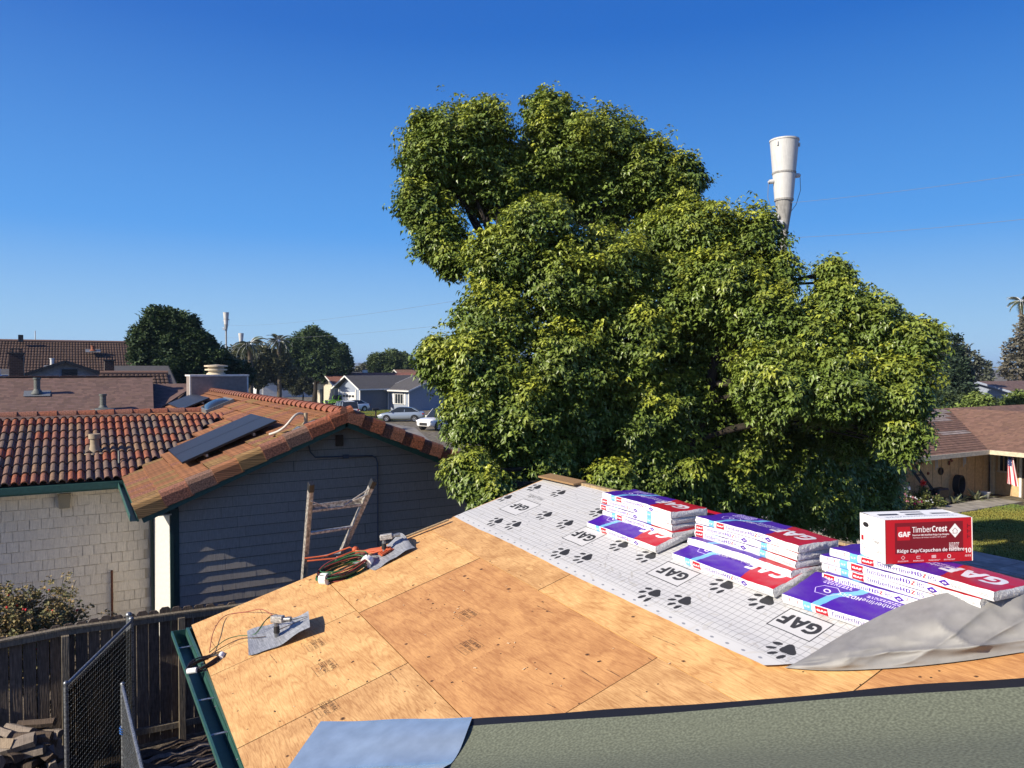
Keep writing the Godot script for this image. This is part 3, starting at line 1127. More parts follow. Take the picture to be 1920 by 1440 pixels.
func make_own_roof() -> void:
	var H := thing("house_under_repair", "single storey house whose roof is being redone in bare orange plywood", "house", V(4.5, 0, -3.0))
	# walls
	var w := MB.new()
	w.box(V(1.45, 1.42, -3.8), V(0.16, 2.84, 5.6))
	w.box(V(4.5, 1.42, -6.55), V(6.2, 2.84, 0.16))
	w.box(V(7.6, 1.42, -0.5), V(0.16, 2.84, 12.2))
	w.box(V(-1.2, 1.42, -3.68), V(5.2, 2.84, 0.16))
	w.box(V(3.2, 1.42, 5.5), V(9.0, 2.84, 0.16))
	put("wall", w, "stucco", H, true)
	w = MB.new()
	w.prism(PackedVector2Array([Vector2(1.4, 2.84), Vector2(7.65, 2.84), Vector2(4.5, 3.98)]), V(0, 0, -6.46), V(1, 0, 0), V(0, 1, 0), 0.16)
	put("gable_wall", w, "stucco", H, true)
	# the sheets: [z far, z near, x low far, x high far, ...] edges run slightly askew as in the photograph
	var xe := func(row: int, z: float) -> float:
		return [0.832 - 0.018 * (z + 7), 1.945 - 0.032 * (z + 7), 3.04 - 0.045 * (z + 7), 4.22 - 0.045 * (z + 7), 4.505][row]
	var sheets := [[0, -7.0, -5.775, "ply_a"], [0, -5.775, -4.6, "ply_a"], [0, -4.6, -2.2, "ply_c"], [1, -7.0, -5.71, "ply_a"], [1, -5.71, -3.3, "ply_b"], [1, -3.3, -0.9, "ply_c"], [2, -7.0, -4.7, "ply_c"], [2, -4.7, -2.3, "ply_a"], [2, -2.3, 0.1, "ply_b"], [3, -7.0, -5.7, "ply_a"], [3, -5.7, -3.3, "ply_b"], [3, -3.3, -0.5, "ply_a"]]
	var valley := PackedVector2Array([Vector2(-1, -12), Vector2(12, -12), Vector2(12, 7.01), Vector2(-1, -5.99)])
	var i := 0
	for s in sheets:
		var r: int = s[0]
		var g := 0.0038
		var poly := PackedVector2Array([Vector2(xe.call(r, s[1]) + g, s[1] + g), Vector2(xe.call(r + 1, s[1]) - g, s[1] + g), Vector2(xe.call(r + 1, s[2]) - g, s[2] - g), Vector2(xe.call(r, s[2]) + g, s[2] - g)])
		var cut := Geometry2D.intersect_polygons(poly, valley)
		if cut.is_empty():
			continue
		var mb := MB.new()
		roof_poly(mb, cut[0], rng.randf_range(-0.0015, 0.001), 0.016, false, false, Vector2(i * 0.77, i * 0.31))
		put("plywood_sheet", mb, s[3], H, true)
		i += 1
	# the other slopes
	for s in [[-2.6, 0.0, -4.145, -1.8], [0.0, 2.44, -4.145, -1.8], [-2.6, 6.0, -1.8, 4.6]]:
		var poly2 := PackedVector2Array([Vector2(s[0], s[2]), Vector2(s[1], s[2]), Vector2(s[1], s[3]), Vector2(s[0], s[3])])
		var val2 := PackedVector2Array([Vector2(-8, -12.99), Vector2(-8, 8), Vector2(12.99, 8), Vector2(12.99, 8)])
		val2 = PackedVector2Array([Vector2(-8, -12.99), Vector2(12.0, 7.01), Vector2(12, 8), Vector2(-8, 8)])
		var cut2 := Geometry2D.intersect_polygons(poly2, val2)
		if cut2.is_empty():
			continue
		var mb2 := MB.new()
		roof_poly(mb2, cut2[0], -0.002, 0.016, true)
		put("plywood_sheet", mb2, "ply_c", H, true)
	for k in 4:
		var mb3 := MB.new()
		var z0 := -7.0 + k * 2.44
		mb3.quad(V(4.51, ry(4.505) - 0.004, z0), V(4.51, ry(4.505) - 0.004, z0 + 2.435), V(8.1, ry(0.91), z0 + 2.435), V(8.1, ry(0.91), z0))
		put("plywood_sheet", mb3, "ply_b", H, true)
	# boards and gutter of the near eave
	var f := MB.new()
	f.box(V(0.806, ry(0.82) - 0.105, -5.60), V(0.022, 0.17, 2.84))
	put("fascia_board", f, "green_paint", H, true)
	f = MB.new()
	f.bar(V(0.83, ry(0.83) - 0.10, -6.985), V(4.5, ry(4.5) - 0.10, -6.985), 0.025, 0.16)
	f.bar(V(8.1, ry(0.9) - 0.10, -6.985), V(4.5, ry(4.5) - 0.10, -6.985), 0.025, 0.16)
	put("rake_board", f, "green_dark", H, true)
	var sof := MB.new()
	sof.box(V(1.10, 2.86, -5.4), V(0.56, 0.02, 3.0))
	put("soffit", sof, "stucco", H, true)
	gutter(H)
	# valley metal, the green roll and its black selvage
	var mt := MB.new()
	var dv := V(1, 0, 1).normalized()      # along the valley, rising
	var across := V(1, 0, -1).normalized() # up the near slope
	mt.grid(26, 16, func(a: float, b: float) -> Vector3:
		var s := lerpf(-0.46, lerpf(0.435, 0.375, b), a)
		var edge := 0.10 + 0.04 * sin(b * 9.0)
		var l := lerpf(0.125 + 0.05 * (1 - a), 1.03 + 0.09 * sin(clampf(a, 0.0, 1.0) * PI * 0.8) - 0.05 * (1 - a), b)
		var c0 := V(0.83, 0, -4.16) + dv * l
		var p := c0 + across * s
		var y := ry(p.x) if s >= 0 else ry2(p.z)
		y += 0.032 + 0.003 * sin(b * 11.0 + a * 2) + 0.006 * sin(a * 17) * b
		if a > 0.97:
			y -= 0.004
		return V(p.x, y, p.z), Vector2.ZERO, Vector2.ONE, true)
	put("valley_flashing", mt, "valley_metal", H, true)
	var rl := MB.new()
	rl.grid(60, 14, func(a: float, b: float) -> Vector3:
		var l := lerpf(0.72, 7.2, a)
		var s := lerpf(0.302 + 0.008 * sin(a * 23.0), -0.5, b)
		var p := V(0.83, 0, -4.16) + dv * l + across * s
		var y := ry(p.x) if s >= 0 else ry2(p.z)
		return V(p.x, y + 0.016 + (0.010 * smoothstep(0.12, 0.0, absf(s))), p.z), Vector2.ZERO, Vector2.ONE, false)
	rl.grid(20, 20, func(a: float, b: float) -> Vector3:
		var e := V(0.83, 0, -4.16) + dv * lerpf(0.72, 7.2, a) + across * -0.5
		var q := V(e.x - 0.001, 0, lerpf(e.z, 4.6, b)) if a > 0.0 else V(e.x, 0, lerpf(e.z, 4.6, b))
		return V(q.x, ry2(q.z) + 0.016 + 0.004 * sin(q.x * 3 + q.z * 2), q.z))
	put("roll_roofing", rl, "green_roll", H, true)
	var sv := MB.new()
	sv.grid(60, 2, func(a: float, b: float) -> Vector3:
		var l := lerpf(0.86, 7.2, a)
		var s := lerpf(0.362 + 0.010 * sin(a * 19.0) + 0.004 * sin(a * 53.0), 0.298, b)
		var p := V(0.83, 0, -4.16) + dv * l + across * s
		return V(p.x, ry(p.x) + 0.0135 + 0.003 * sin(a * 40) * (1 - b), p.z))
	sv.grid(60, 1, func(a: float, b: float) -> Vector3:
		var l := lerpf(0.86, 7.2, a)
		var s := 0.362 + 0.010 * sin(a * 19.0) + 0.004 * sin(a * 53.0)
		var p := V(0.83, 0, -4.16) + dv * l + across * s
		return V(p.x, ry(p.x) + lerpf(-0.004, 0.0135 + 0.003 * sin(a * 40), b), p.z))
	put("selvage_strip", sv, "black_edge", H, true)
	# grade stamps on the sheets
	var q := 0
	for s in [[1.50, -5.50, 0.17], [1.45, -5.08, 0.19], [2.42, -4.85, 0.17], [2.22, -4.42, 0.18], [1.30, -4.55, 0.18]]:
		var m2 := MB.new()
		var h2: float = s[2] * 0.5
		var c := V(s[0], 0, s[1])
		var pt := func(dx: float, dz: float) -> Vector3:
			return V(c.x + dx, ry(c.x + dx) + 0.0035, c.z + dz)
		m2.quad(pt.call(h2 * 0.8, -h2), pt.call(-h2 * 0.8, -h2), pt.call(-h2 * 0.8, h2), pt.call(h2 * 0.8, h2), Vector2(1, 0), Vector2(1, 1), Vector2(0, 1), Vector2(0, 0))
		put("grade_stamp", m2, "stamp", H, true)
	# chips and splinters left on the sheets
	var chip := MB.new()
	chip.box(Vector3.ZERO, V(0.012, 0.003, 0.030))
	var ctf := []
	var ccol := []
	var crg := RandomNumberGenerator.new()
	crg.seed = 909
	for k in 120:
		var cxx := crg.randf_range(0.9, 3.0)
		var czz := crg.randf_range(-6.9, -1.5)
		if czz > cxx - 5.7:
			continue
		ctf.append(Transform3D(Basis(V(0, 0, 1), 0.27) * Basis(V(0, 1, 0), crg.randf() * TAU).scaled(Vector3.ONE * crg.randf_range(0.25, 0.75)), V(cxx, ry(cxx) + 0.003, czz) - H.position))
		ccol.append(Color(0.05, 0.03, 0.02) if crg.randf() < 0.4 else Color(0.62, 0.45, 0.27))
	multi("wood_chips", chip.mesh(), "leaf_dull", H, ctf, ccol)
	# ridge board in the open joint
	var rb := MB.new()
	rb.bar(V(4.50, ry(4.5) + 0.012, -6.5), V(4.50, ry(4.5) + 0.012, -3.2), 0.05, 0.03)
	put("ridge_board", rb, "pine", H, true)


func gutter(H: Node3D) -> void:
	var z0 := -7.03
	var z1 := -4.30
	var x0 := 0.795
	var y := 3.035
	# profile from the back top, down, across and up the front with its lip
	var pr := [Vector2(x0, y), Vector2(x0, y - 0.115), Vector2(x0 - 0.07, y - 0.115), Vector2(x0 - 0.095, y - 0.06), Vector2(x0 - 0.118, y - 0.03), Vector2(x0 - 0.118, y + 0.002), Vector2(x0 - 0.104, y + 0.002), Vector2(x0 - 0.104, y - 0.006)]
	var g := MB.new()
	for i in pr.size() - 1:
		var a := V(pr[i].x, pr[i].y, 0)
		var b := V(pr[i + 1].x, pr[i + 1].y, 0)
		var d := (b - a).normalized()
		var nn := V(d.y, -d.x, 0) * 0.0022
		g.mquad(a + V(0, 0, z0) + nn, a + V(0, 0, z1) + nn, b + V(0, 0, z1) + nn, b + V(0, 0, z0) + nn)
		g.mquad(a + V(0, 0, z1), a + V(0, 0, z0), b + V(0, 0, z0), b + V(0, 0, z1))
	put("gutter", g, "green_paint", H, true)
	var e := MB.new()
	var poly := PackedVector2Array()
	for p in pr:
		poly.append(p)
	e.prism(PackedVector2Array([pr[0], pr[1], pr[2], pr[3], pr[4], pr[5]]), V(0, 0, z0 - 0.003), V(1, 0, 0), V(0, 1, 0), 0.004)
	put("gutter_end_cap", e, "green_paint", H, true)
	for k in 5:
		var h := MB.new()
		var zz := -6.62 + k * 0.56
		h.box(V(x0 - 0.056, y - 0.012, zz), V(0.108, 0.004, 0.022))
		put("gutter_hanger", h, "galv", H, true)
	for k in 3:
		var d2 := MB.new()
		d2.t = Transform3D(Basis(V(0, 0, 1), PI / 2), V(0.794, 3.0, -6.2 + k * 0.8))
		d2.lathe([Vector2(0.0, 0.0), Vector2(0.008, 0.0), Vector2(0.006, 0.006), Vector2(0, 0.008)], 8)
		put("gutter_screw", d2, "galv", H, true)


# ---------------------------------------------------------------- the neighbouring tiled house
func tile_mesh(w: float, l: float, seed_: int) -> ArrayMesh:
	var mb := MB.new()
	var pr := []
	var half := w * 0.187
	for b in 2:
		var cx := w * (0.25 + 0.5 * b)
		pr.append(Vector2(cx - w * 0.25, 0.006 if b == 0 else 0.0))
		for k in 9:
			var a := PI - PI * k / 8
			pr.append(Vector2(cx + cos(a) * half, 0.004 + sin(a) * 0.056))
	pr.append(Vector2(w, 0.0))
	var rg := RandomNumberGenerator.new()
	rg.seed = seed_
	var sk := rg.randf_range(-0.006, 0.006)
	for i in pr.size() - 1:
		var a: Vector2 = pr[i]
		var b: Vector2 = pr[i + 1]
		var n0 := Vector2(-(b.y - a.y), b.x - a.x).normalized()
		# upper end at -l, lower end lifted over the next course
		mb.quad(V(a.x, a.y + 0.036, sk), V(b.x, b.y + 0.036, -sk), V(b.x, b.y, -l), V(a.x, a.y, -l))
		mb.quad(V(a.x, a.y + 0.012, sk), V(b.x, b.y + 0.012, -sk), V(b.x, b.y + 0.036, -sk), V(a.x, a.y + 0.036, sk))
	return mb.mesh()


func half_round(l: float, r0: float, r1: float, drop: float) -> ArrayMesh:
	# a cover tile along z from 0 (wide end) to -l
	var mb := MB.new()
	var k := 10
	mb.grid(k, 1, func(a: float, b: float) -> Vector3:
		var an := PI * (1 - a)
		var r := lerpf(r0, r1, b)
		return V(cos(an) * r, sin(an) * r * 0.8 - drop, -l * b))
	for i in k:
		var a0 := PI * (1 - float(i) / k)
		var a1 := PI * (1 - float(i + 1) / k)
		mb.quad(V(cos(a0) * (r0 - 0.02), sin(a0) * (r0 - 0.02) * 0.8 - drop, 0), V(cos(a1) * (r0 - 0.02), sin(a1) * (r0 - 0.02) * 0.8 - drop, 0), V(cos(a1) * r0, sin(a1) * r0 * 0.8 - drop, 0), V(cos(a0) * r0, sin(a0) * r0 * 0.8 - drop, 0))
	return mb.mesh()


const GS := 0.42       # slope of the gable roof
const GX := 0.85       # its left eave
const GR := 4.15       # its ridge
const WZ := -17.0      # eave of the left wing
const WR := -20.2      # its ridge


func gy(x: float, off := 0.0) -> float:
	return 3.05 + GS * (minf(x, 2 * GR - x) - GX) + off


func wy(z: float, off := 0.0) -> float:
	return 3.06 + 0.33 * (WZ - z) + off


func make_neighbour() -> void:
	var N := thing("tiled_roof_house", "house with navy gable and terracotta tile roof beyond the fence", "house", V(4.15, 0, -20.0))
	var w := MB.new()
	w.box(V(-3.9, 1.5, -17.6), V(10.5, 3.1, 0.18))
	put("wall", w, "cream_shade_back", N, true)
	w = MB.new()
	w.box(V(1.35 + 0.09, 1.45, -21.0), V(0.16, 2.9, 14.7))
	put("wall", w, "white_trim", N, true)
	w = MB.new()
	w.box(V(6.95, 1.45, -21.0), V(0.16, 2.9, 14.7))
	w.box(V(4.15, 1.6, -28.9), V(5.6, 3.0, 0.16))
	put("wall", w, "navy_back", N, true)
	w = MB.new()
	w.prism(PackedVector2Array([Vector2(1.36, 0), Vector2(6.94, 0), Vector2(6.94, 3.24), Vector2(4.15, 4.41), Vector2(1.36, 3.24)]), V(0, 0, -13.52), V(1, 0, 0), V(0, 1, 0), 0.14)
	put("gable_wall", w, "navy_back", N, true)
	# cream shingles one by one, the darker backing painting shade in the gaps
	var sh := []
	for k in 3:
		var mb := MB.new()
		var ww: float = [0.194, 0.198, 0.190][k]
		mb.box(V(0, 0, 0), V(ww, 0.198, 0.014), Basis(V(1, 0, 0), -0.085))
		sh.append(mb.mesh())
	for j in 14:
		var yy := 0.17 + j * 0.205
		var xx := -1.72 + 0.1 * (j % 2) + rng.randf_range(-0.025, 0.025)
		while xx < 1.22:
			inst("wall_shingle", sh[rng.randi() % 3], "cream_shingle" if rng.randf() < 0.6 else "cream_shingle_b", N, Transform3D(Basis(V(0, 0, 1), rng.randf_range(-0.012, 0.012)), V(xx, yy + rng.randf_range(-0.004, 0.004), -17.488 + rng.randf_range(0, 0.003)) - N.position))
			xx += 0.2
	# navy siding: panels of split shingles, open gaps show the dark backing as painted shade
	var ex := 0.178
	for j in 22:
		var yb := 0.62 + j * ex
		var yt := yb + ex - 0.009
		var xl := maxf(1.43, GX + (yb + 0.15 - 3.05) / GS)
		var xr := minf(6.88, 2 * GR - xl)
		if xr - xl < 0.3:
			continue
		var px := xl - rng.randf_range(0.0, 0.5) if xl < 1.5 else xl
		while px < xr:
			var pe := minf(px + 1.12, xr)
			var mb := MB.new()
			var sx := maxf(px, xl)
			while sx < pe - 0.01:
				var se := minf(sx + rng.randf_range(0.09, 0.20), pe)
				var t0 := 0.024 + rng.randf_range(-0.0015, 0.002)
				var a := V(sx, yb, -13.52 + t0)
				var b := V(se - 0.0008, yb, -13.52 + t0)
				var c := V(se - 0.0008, yt, -13.52 + 0.006)
				var d := V(sx, yt, -13.52 + 0.006)
				mb.quad(a, b, c, d)
				mb.quad(V(a.x, yb, -13.52), V(b.x, yb, -13.52), b, a)
				mb.quad(V(a.x, yb, -13.52), a, d, V(d.x, yt, -13.52))
				mb.quad(b, V(b.x, yb, -13.52), V(c.x, yt, -13.52), c)
				sx = se
			if mb.v.size():
				put("siding_panel", mb, "navy_shingle" if rng.randf() < 0.5 else "navy_shingle_b", N, true)
			px += 1.123
	# corner boards
	for c in [[1.39, -13.503, 0.09, 0.026], [1.325, -13.53, 0.05, 0.12], [1.325, -17.38, 0.05, 0.16]]:
		var cb := MB.new()
		cb.box(V(c[0], 1.5, c[1]), V(c[2], 2.96, c[3]))
		put("corner_board", cb, "green_dark", N, true)
	# eave boards and gutters
	var g := MB.new()
	g.box(V(-4.0, 2.965, -16.99), V(9.74, 0.17, 0.03))
	put("fascia_board", g, "green_paint", N, true)
	g = MB.new()
	g.box(V(-4.0, 3.04, -16.925), V(9.74, 0.012, 0.10))
	g.box(V(-4.0, 2.985, -16.88), V(9.74, 0.12, 0.012))
	put("gutter", g, "green_paint", N, true)
	g = MB.new()
	g.box(V(0.80, 2.985, -15.0), V(0.03, 0.15, 3.95))
	g.box(V(0.745, 2.925, -15.0), V(0.10, 0.010, 3.95))
	g.box(V(0.692, 2.97, -15.0), V(0.010, 0.10, 3.95))
	put("gutter", g, "green_paint", N, true)
	g = MB.new()
	g.box(V(1.07, 2.90, -15.2), V(0.50, 0.02, 3.5))
	g.box(V(-4.0, 2.88, -17.25), V(9.6, 0.02, 0.5))
	put("soffit", g, "white_trim", N, true)
	for s in [0, 1]:
		g = MB.new()
		var xa := GX if s == 0 else 2 * GR - GX
		g.bar(V(xa, gy(xa) - 0.10, -13.08), V(GR, gy(GR) - 0.10, -13.08), 0.03, 0.17)
		put("barge_board", g, "green_paint", N, true)
	# decks under the tiles
	g = MB.new()
	g.quad(V(GX, gy(GX) - 0.01, -13.1), V(GR, gy(GR) - 0.01, -13.1), V(GR, gy(GR) - 0.01, -29.1), V(GX, gy(GX) - 0.01, -29.1))
	g.quad(V(-8.9, wy(WZ) - 0.02, WZ), V(0.86, wy(WZ) - 0.02, WZ), V(3.45, wy(WR) - 0.02, WR), V(-8.9, wy(WR) - 0.02, WR))
	g.quad(V(-8.9, wy(WR) - 0.02, WR), V(3.45, wy(WR) - 0.02, WR), V(3.45, 3.0, -23.6), V(-8.9, 3.0, -23.6))
	put("roof_deck", g, "dark_brown", N, true)
	g = MB.new()
	g.quad(V(GR, gy(GR) + 0.03, -13.1), V(2 * GR - GX, gy(GX) + 0.03, -13.1), V(2 * GR - GX, gy(GX) + 0.03, -29.1), V(GR, gy(GR) + 0.03, -29.1))
	put("roof_slope", g, "tile_side", N, true)
	# tiles of the left wing
	var tw := 0.31
	var te := 0.42
	var tm := [tile_mesh(tw, 0.45, 1), tile_mesh(tw, 0.45, 2), tile_mesh(tw, 0.45, 3)]
	var bd := atan(0.33)
	var dn := V(0, -sin(bd), cos(bd))
	var nr := V(0, cos(bd), sin(bd))
	var wb := Basis(V(1, 0, 0), nr, dn)
	var n_tiles := 0
	var tones := ["tile_brown", "tile_grey", "tile_red", "tile_brown", "tile_grey", "tile_tan"]
	for j in 8:
		var dist := j * te
		var o := V(0, wy(WZ, 0.004), WZ + 0.05) - dn * dist
		for i in 20:
			var xx := -2.05 + i * tw
			var xv := GX + (wy(o.z) - 3.05) / GS
			if xx > xv - 0.02:
				continue
			var hot: float = 0.95 if j == 7 and xx < 1.2 else (0.75 if j == 7 else 0.14)
			if j == 0:
				hot = 0.18
			var m: String = "tile_orange" if rng.randf() < hot else tones[rng.randi() % 6]
			inst("tile", tm[rng.randi() % 3], m, N, Transform3D(wb * Basis(V(0, 1, 0), rng.randf_range(-0.012, 0.012)), V(xx, o.y, o.z) - N.position + V(0, rng.randf_range(0, 0.006), 0)))
			n_tiles += 1
	# tiles of the gable's sunny slope, the farther ones as one mass
	var ga := atan(GS)
	dn = V(-cos(ga), -sin(ga), 0)
	nr = V(-sin(ga), cos(ga), 0)
	var gb := Basis(V(0, 0, 1), nr, dn)
	var rest := []
	for i in 52:
		var zz := -13.42 - i * tw
		for j in 9:
			var p := V(GX - 0.06, gy(GX) - 0.02, zz) - dn * (j * te)
			if p.x > GR - 0.1:
				continue
			if zz < WZ - 0.2 and p.x < GX + (wy(zz) - 3.05) / GS - 0.15 and zz > WR:
				continue
			if zz <= WR and zz > -23.4 and p.x < GX + (wy(2 * WR - zz) - 3.05) / GS - 0.15:
				continue
			var tf := Transform3D(gb, p - N.position + V(0, rng.randf_range(0, 0.005), 0))
			if n_tiles < 292:
				var m: String = ["tile_side", "tile_side", "tile_moss", "tile_side", "tile_red"][rng.randi() % 5] if i > 2 else ["tile_moss", "tile_side"][rng.randi() % 2]
				inst("tile", tm[rng.randi() % 3], m, N, tf)
				n_tiles += 1
			else:
				rest.append(tf)
	multi("far_tiles", tm[0], "tile_side", N, rest)
	# cover tiles on the ridges
	var rm := half_round(0.43, 0.155, 0.112, 0.0)
	for i in 14:
		var xx := -1.75 + i * 0.385
		if xx > 3.25:
			continue
		inst("ridge_tile", rm, ["tile_red", "tile_orange", "tile_orange", "tile_red"][rng.randi() % 4], N, Transform3D(Basis(V(0, 1, 0), PI / 2 + rng.randf_range(-0.02, 0.02)), V(xx - 0.2, wy(WR) + 0.085, WR) - N.position) * Transform3D(Basis(V(1, 0, 0), 0.04), V(0, 0, 0.0)))
	for i in 41:
		var zz := -13.10 - i * 0.385
		inst("ridge_tile", rm, "tile_orange" if i < 24 else "tile_red", N, Transform3D(Basis(V(1, 0, 0), 0.05), V(GR, gy(GR) + 0.05 + rng.randf_range(-0.004, 0.004), zz) - N.position))
	# rake tiles turned down over the barge
	var rk := MB.new()
	var prof := [Vector2(0.15, 0.02), Vector2(0.12, 0.09), Vector2(0.07, 0.125), Vector2(0.01, 0.125), Vector2(-0.045, 0.095), Vector2(-0.075, 0.035), Vector2(-0.082, -0.13)]
	for i in prof.size() - 1:
		var a: Vector2 = prof[i]
		var b: Vector2 = prof[i + 1]
		# local x into the roof, z down the slope
		rk.quad(V(a.x - (0.02 if a.x < 0 else 0.0), a.y + 0.03, 0), V(a.x, a.y, -0.45), V(b.x, b.y, -0.45), V(b.x - (0.02 if b.x < 0 else 0.0), b.y + 0.03, 0))
		rk.quad(V(a.x - (0.02 if a.x < 0 else 0.0), a.y + 0.03, 0), V(b.x - (0.02 if b.x < 0 else 0.0), b.y + 0.03, 0), V(b.x + 0.004, b.y, 0), V(a.x, a.y, 0))
	var rkm := rk.mesh()
	for i in 9:
		var p := V(GX - 0.08, gy(GX) - 0.01, -13.10) - dn * (i * 0.42)
		var bs := Basis(V(0, 0, -1), nr, V(0, 0, -1).cross(nr))
		inst("rake_tile", rkm, ["tile_moss", "tile_red", "tile_brown", "tile_side"][i % 4] if i < 7 else "tile_orange", N, Transform3D(Basis(V(0, 0, -1), nr, dn), p - N.position))
	var dn2 := V(cos(ga), -sin(ga), 0)
	var nr2 := V(sin(ga), cos(ga), 0)
	for i in 9:
		var p := V(2 * GR - GX + 0.08, gy(GX) - 0.01, -13.10) - dn2 * (i * 0.42)
		inst("rake_tile", rkm, "tile_orange" if i % 2 else "tile_red", N, Transform3D(Basis(V(0, 0, -1), nr2, dn2), p - N.position))
	# small things of the house
	var mb2 := MB.new()
	mb2.box(V(4.13, 3.98, -13.44), V(0.13, 0.2, 0.05))
	put("gable_vent", mb2, "dark_brown", N, true)
	mb2 = MB.new()
	mb2.tube(PackedVector3Array([V(3.566, 4.1, -13.45), V(3.57, 3.94, -13.45), V(3.60, 3.80, -13.45), V(3.69, 3.70, -13.45), V(4.75, 3.665, -13.45), V(4.83, 3.62, -13.45), V(4.86, 3.52, -13.45), V(4.86, 1.2, -13.45)]), 0.014, 0.014, 6)
	put("wall_conduit", mb2, "conduit_navy", N, true)
	mb2 = MB.new()
	mb2.box(V(4.25, 3.68, -13.45), V(0.10, 0.07, 0.05))
	put("conduit_box", mb2, "conduit_navy", N, true)
	mb2 = MB.new()
	var cp := PackedVector3Array()
	for k in 13:
		var a := k / 12.0
		cp.append(V(3.0, 4.10, -13.95).lerp(V(3.62, 4.44, -13.86), a) + V(0.02 * sin(a * 6.0), 0.09 * sin(a * PI) - 0.05 * sin(a * TAU), 0.22 * sin(a * PI)))
	mb2.tube(cp, 0.024, 0.024, 8)
	put("roof_conduit", mb2, "conduit_pale", N, true)
	mb2 = MB.new()
	mb2.t = Transform3D(Basis(), V(3.60, gy(3.60) + 0.02, -13.74))
	mb2.lathe([Vector2(0.10, 0.0), Vector2(0.07, 0.05), Vector2(0.035, 0.10), Vector2(0.035, 0.26), Vector2(0.0, 0.26)], 12)
	put("roof_pipe", mb2, "mortar", N, true)
	mb2 = MB.new()
	mb2.bar(V(3.42, gy(3.42) + 0.085, -13.78), V(3.66, gy(3.66) + 0.085, -13.55), 0.30, 0.012, nr)
	put("pipe_flashing", mb2, "flash_grey", N, true)
	# vent of the left wing
	mb2 = MB.new()
	mb2.t = Transform3D(Basis(), V(0.31, wy(-18.25) + 0.03, -18.25))
	mb2.lathe([Vector2(0.13, 0.0), Vector2(0.10, 0.10), Vector2(0.085, 0.18), Vector2(0.085, 0.30), Vector2(0.115, 0.30), Vector2(0.115, 0.40), Vector2(0.10, 0.40), Vector2(0.0, 0.38)], 14)
	put("roof_vent", mb2, "mortar", N, true)
	mb2 = MB.new()
	for k in 14:
		var an := TAU * k / 14
		mb2.ball(V(0.31 + cos(an) * 0.19 * rng.randf_range(0.8, 1.2), wy(-18.25 + sin(an) * 0.13) + 0.05, -18.25 + sin(an) * 0.16), V(0.06, 0.025, 0.05), 6, 4)
	put("vent_mortar", mb2, "mortar", N, true)
	mb2 = MB.new()
	mb2.tube(PackedVector3Array([V(0.74, wy(-17.6) + 0.06, -17.6), V(0.745, wy(-17.75) + 0.26, -17.75)]), 0.022, 0.022, 8)
	put("roof_pipe", mb2, "pipe_grey", N, true)
	# wall lamp and old pipe
	mb2 = MB.new()
	mb2.prism(PackedVector2Array([Vector2(-0.09, -0.14), Vector2(0.09, -0.14), Vector2(0.11, 0.10), Vector2(0.08, 0.14), Vector2(-0.08, 0.14), Vector2(-0.11, 0.10)]), V(-0.24, 2.65, -17.36), V(1, 0, 0), V(0, 1, 0), 0.12)
	mb2.box(V(-0.24, 2.80, -17.40), V(0.24, 0.02, 0.2))
	put("wall_lamp", mb2, "lamp_tan", N, true)
	mb2 = MB.new()
	mb2.tube(PackedVector3Array([V(0.575, 0.0, -17.42), V(0.578, 1.15, -17.42)]), 0.022, 0.022, 8)
	put("rusty_pipe", mb2, "rust", N, true)
	# skylight dome in its frame
	var sk := MB.new()
	var so := V(3.42, gy(3.42) + 0.07, -22.6)
	var sb := Basis(V(0, 0, 1), nr, dn)
	sk.t = Transform3D(sb, so)
	sk.box(V(0, 0.05, 0.36), V(1.5, 0.12, 0.06))
	sk.box(V(0, 0.05, -0.36), V(1.5, 0.12, 0.06))
	sk.box(V(0.72, 0.05, 0), V(0.06, 0.12, 0.66))
	sk.box(V(-0.72, 0.05, 0), V(0.06, 0.12, 0.66))
	var fr := put("skylight", sk, "flash_grey", N, true)
	sk = MB.new()
	sk.t = Transform3D(sb, so)
	sk.grid(10, 8, func(a: float, b: float) -> Vector3:
		return V((a - 0.5) * 1.4, 0.08 + 0.14 * pow(sin(a * PI) * sin(b * PI), 0.5), (0.5 - b) * 0.68))
	var dm := put("dome", sk, "dark_glass", fr)
	dm.position = V(0, 0, 0)
	# boxed chimney at the far end, with its cowl
	var ch := MB.new()
	var cb2 := Basis(V(0, 1, 0), 0.05)
	ch.box(V(4.37, 4.3, -28.75), V(1.92, 1.44, 0.9), cb2)
	var cm := put("chimney", ch, "wall_mauve", N, true)
	ch = MB.new()
	ch.box(V(4.37, 5.035, -28.75), V(2.0, 0.06, 0.98), cb2)
	ch.box(V(3.44, 4.3, -28.30), V(0.10, 1.42, 0.06), cb2)
	ch.box(V(5.34, 4.3, -28.37), V(0.05, 1.42, 0.06), cb2)
	put("chimney_trim", ch, "wall_white", cm)
	ch = MB.new()
	ch.t = Transform3D(Basis(), V(4.32, 5.065, -28.7))
	ch.lathe([Vector2(0.34, 0), Vector2(0.30, 0.06), Vector2(0.26, 0.07), Vector2(0.26, 0.14), Vector2(0.38, 0.15), Vector2(0.38, 0.20), Vector2(0.28, 0.21), Vector2(0.28, 0.27), Vector2(0.40, 0.28), Vector2(0.40, 0.33), Vector2(0.0, 0.36)], 18)
	put("chimney_cowl", ch, "fascia_tan", cm)
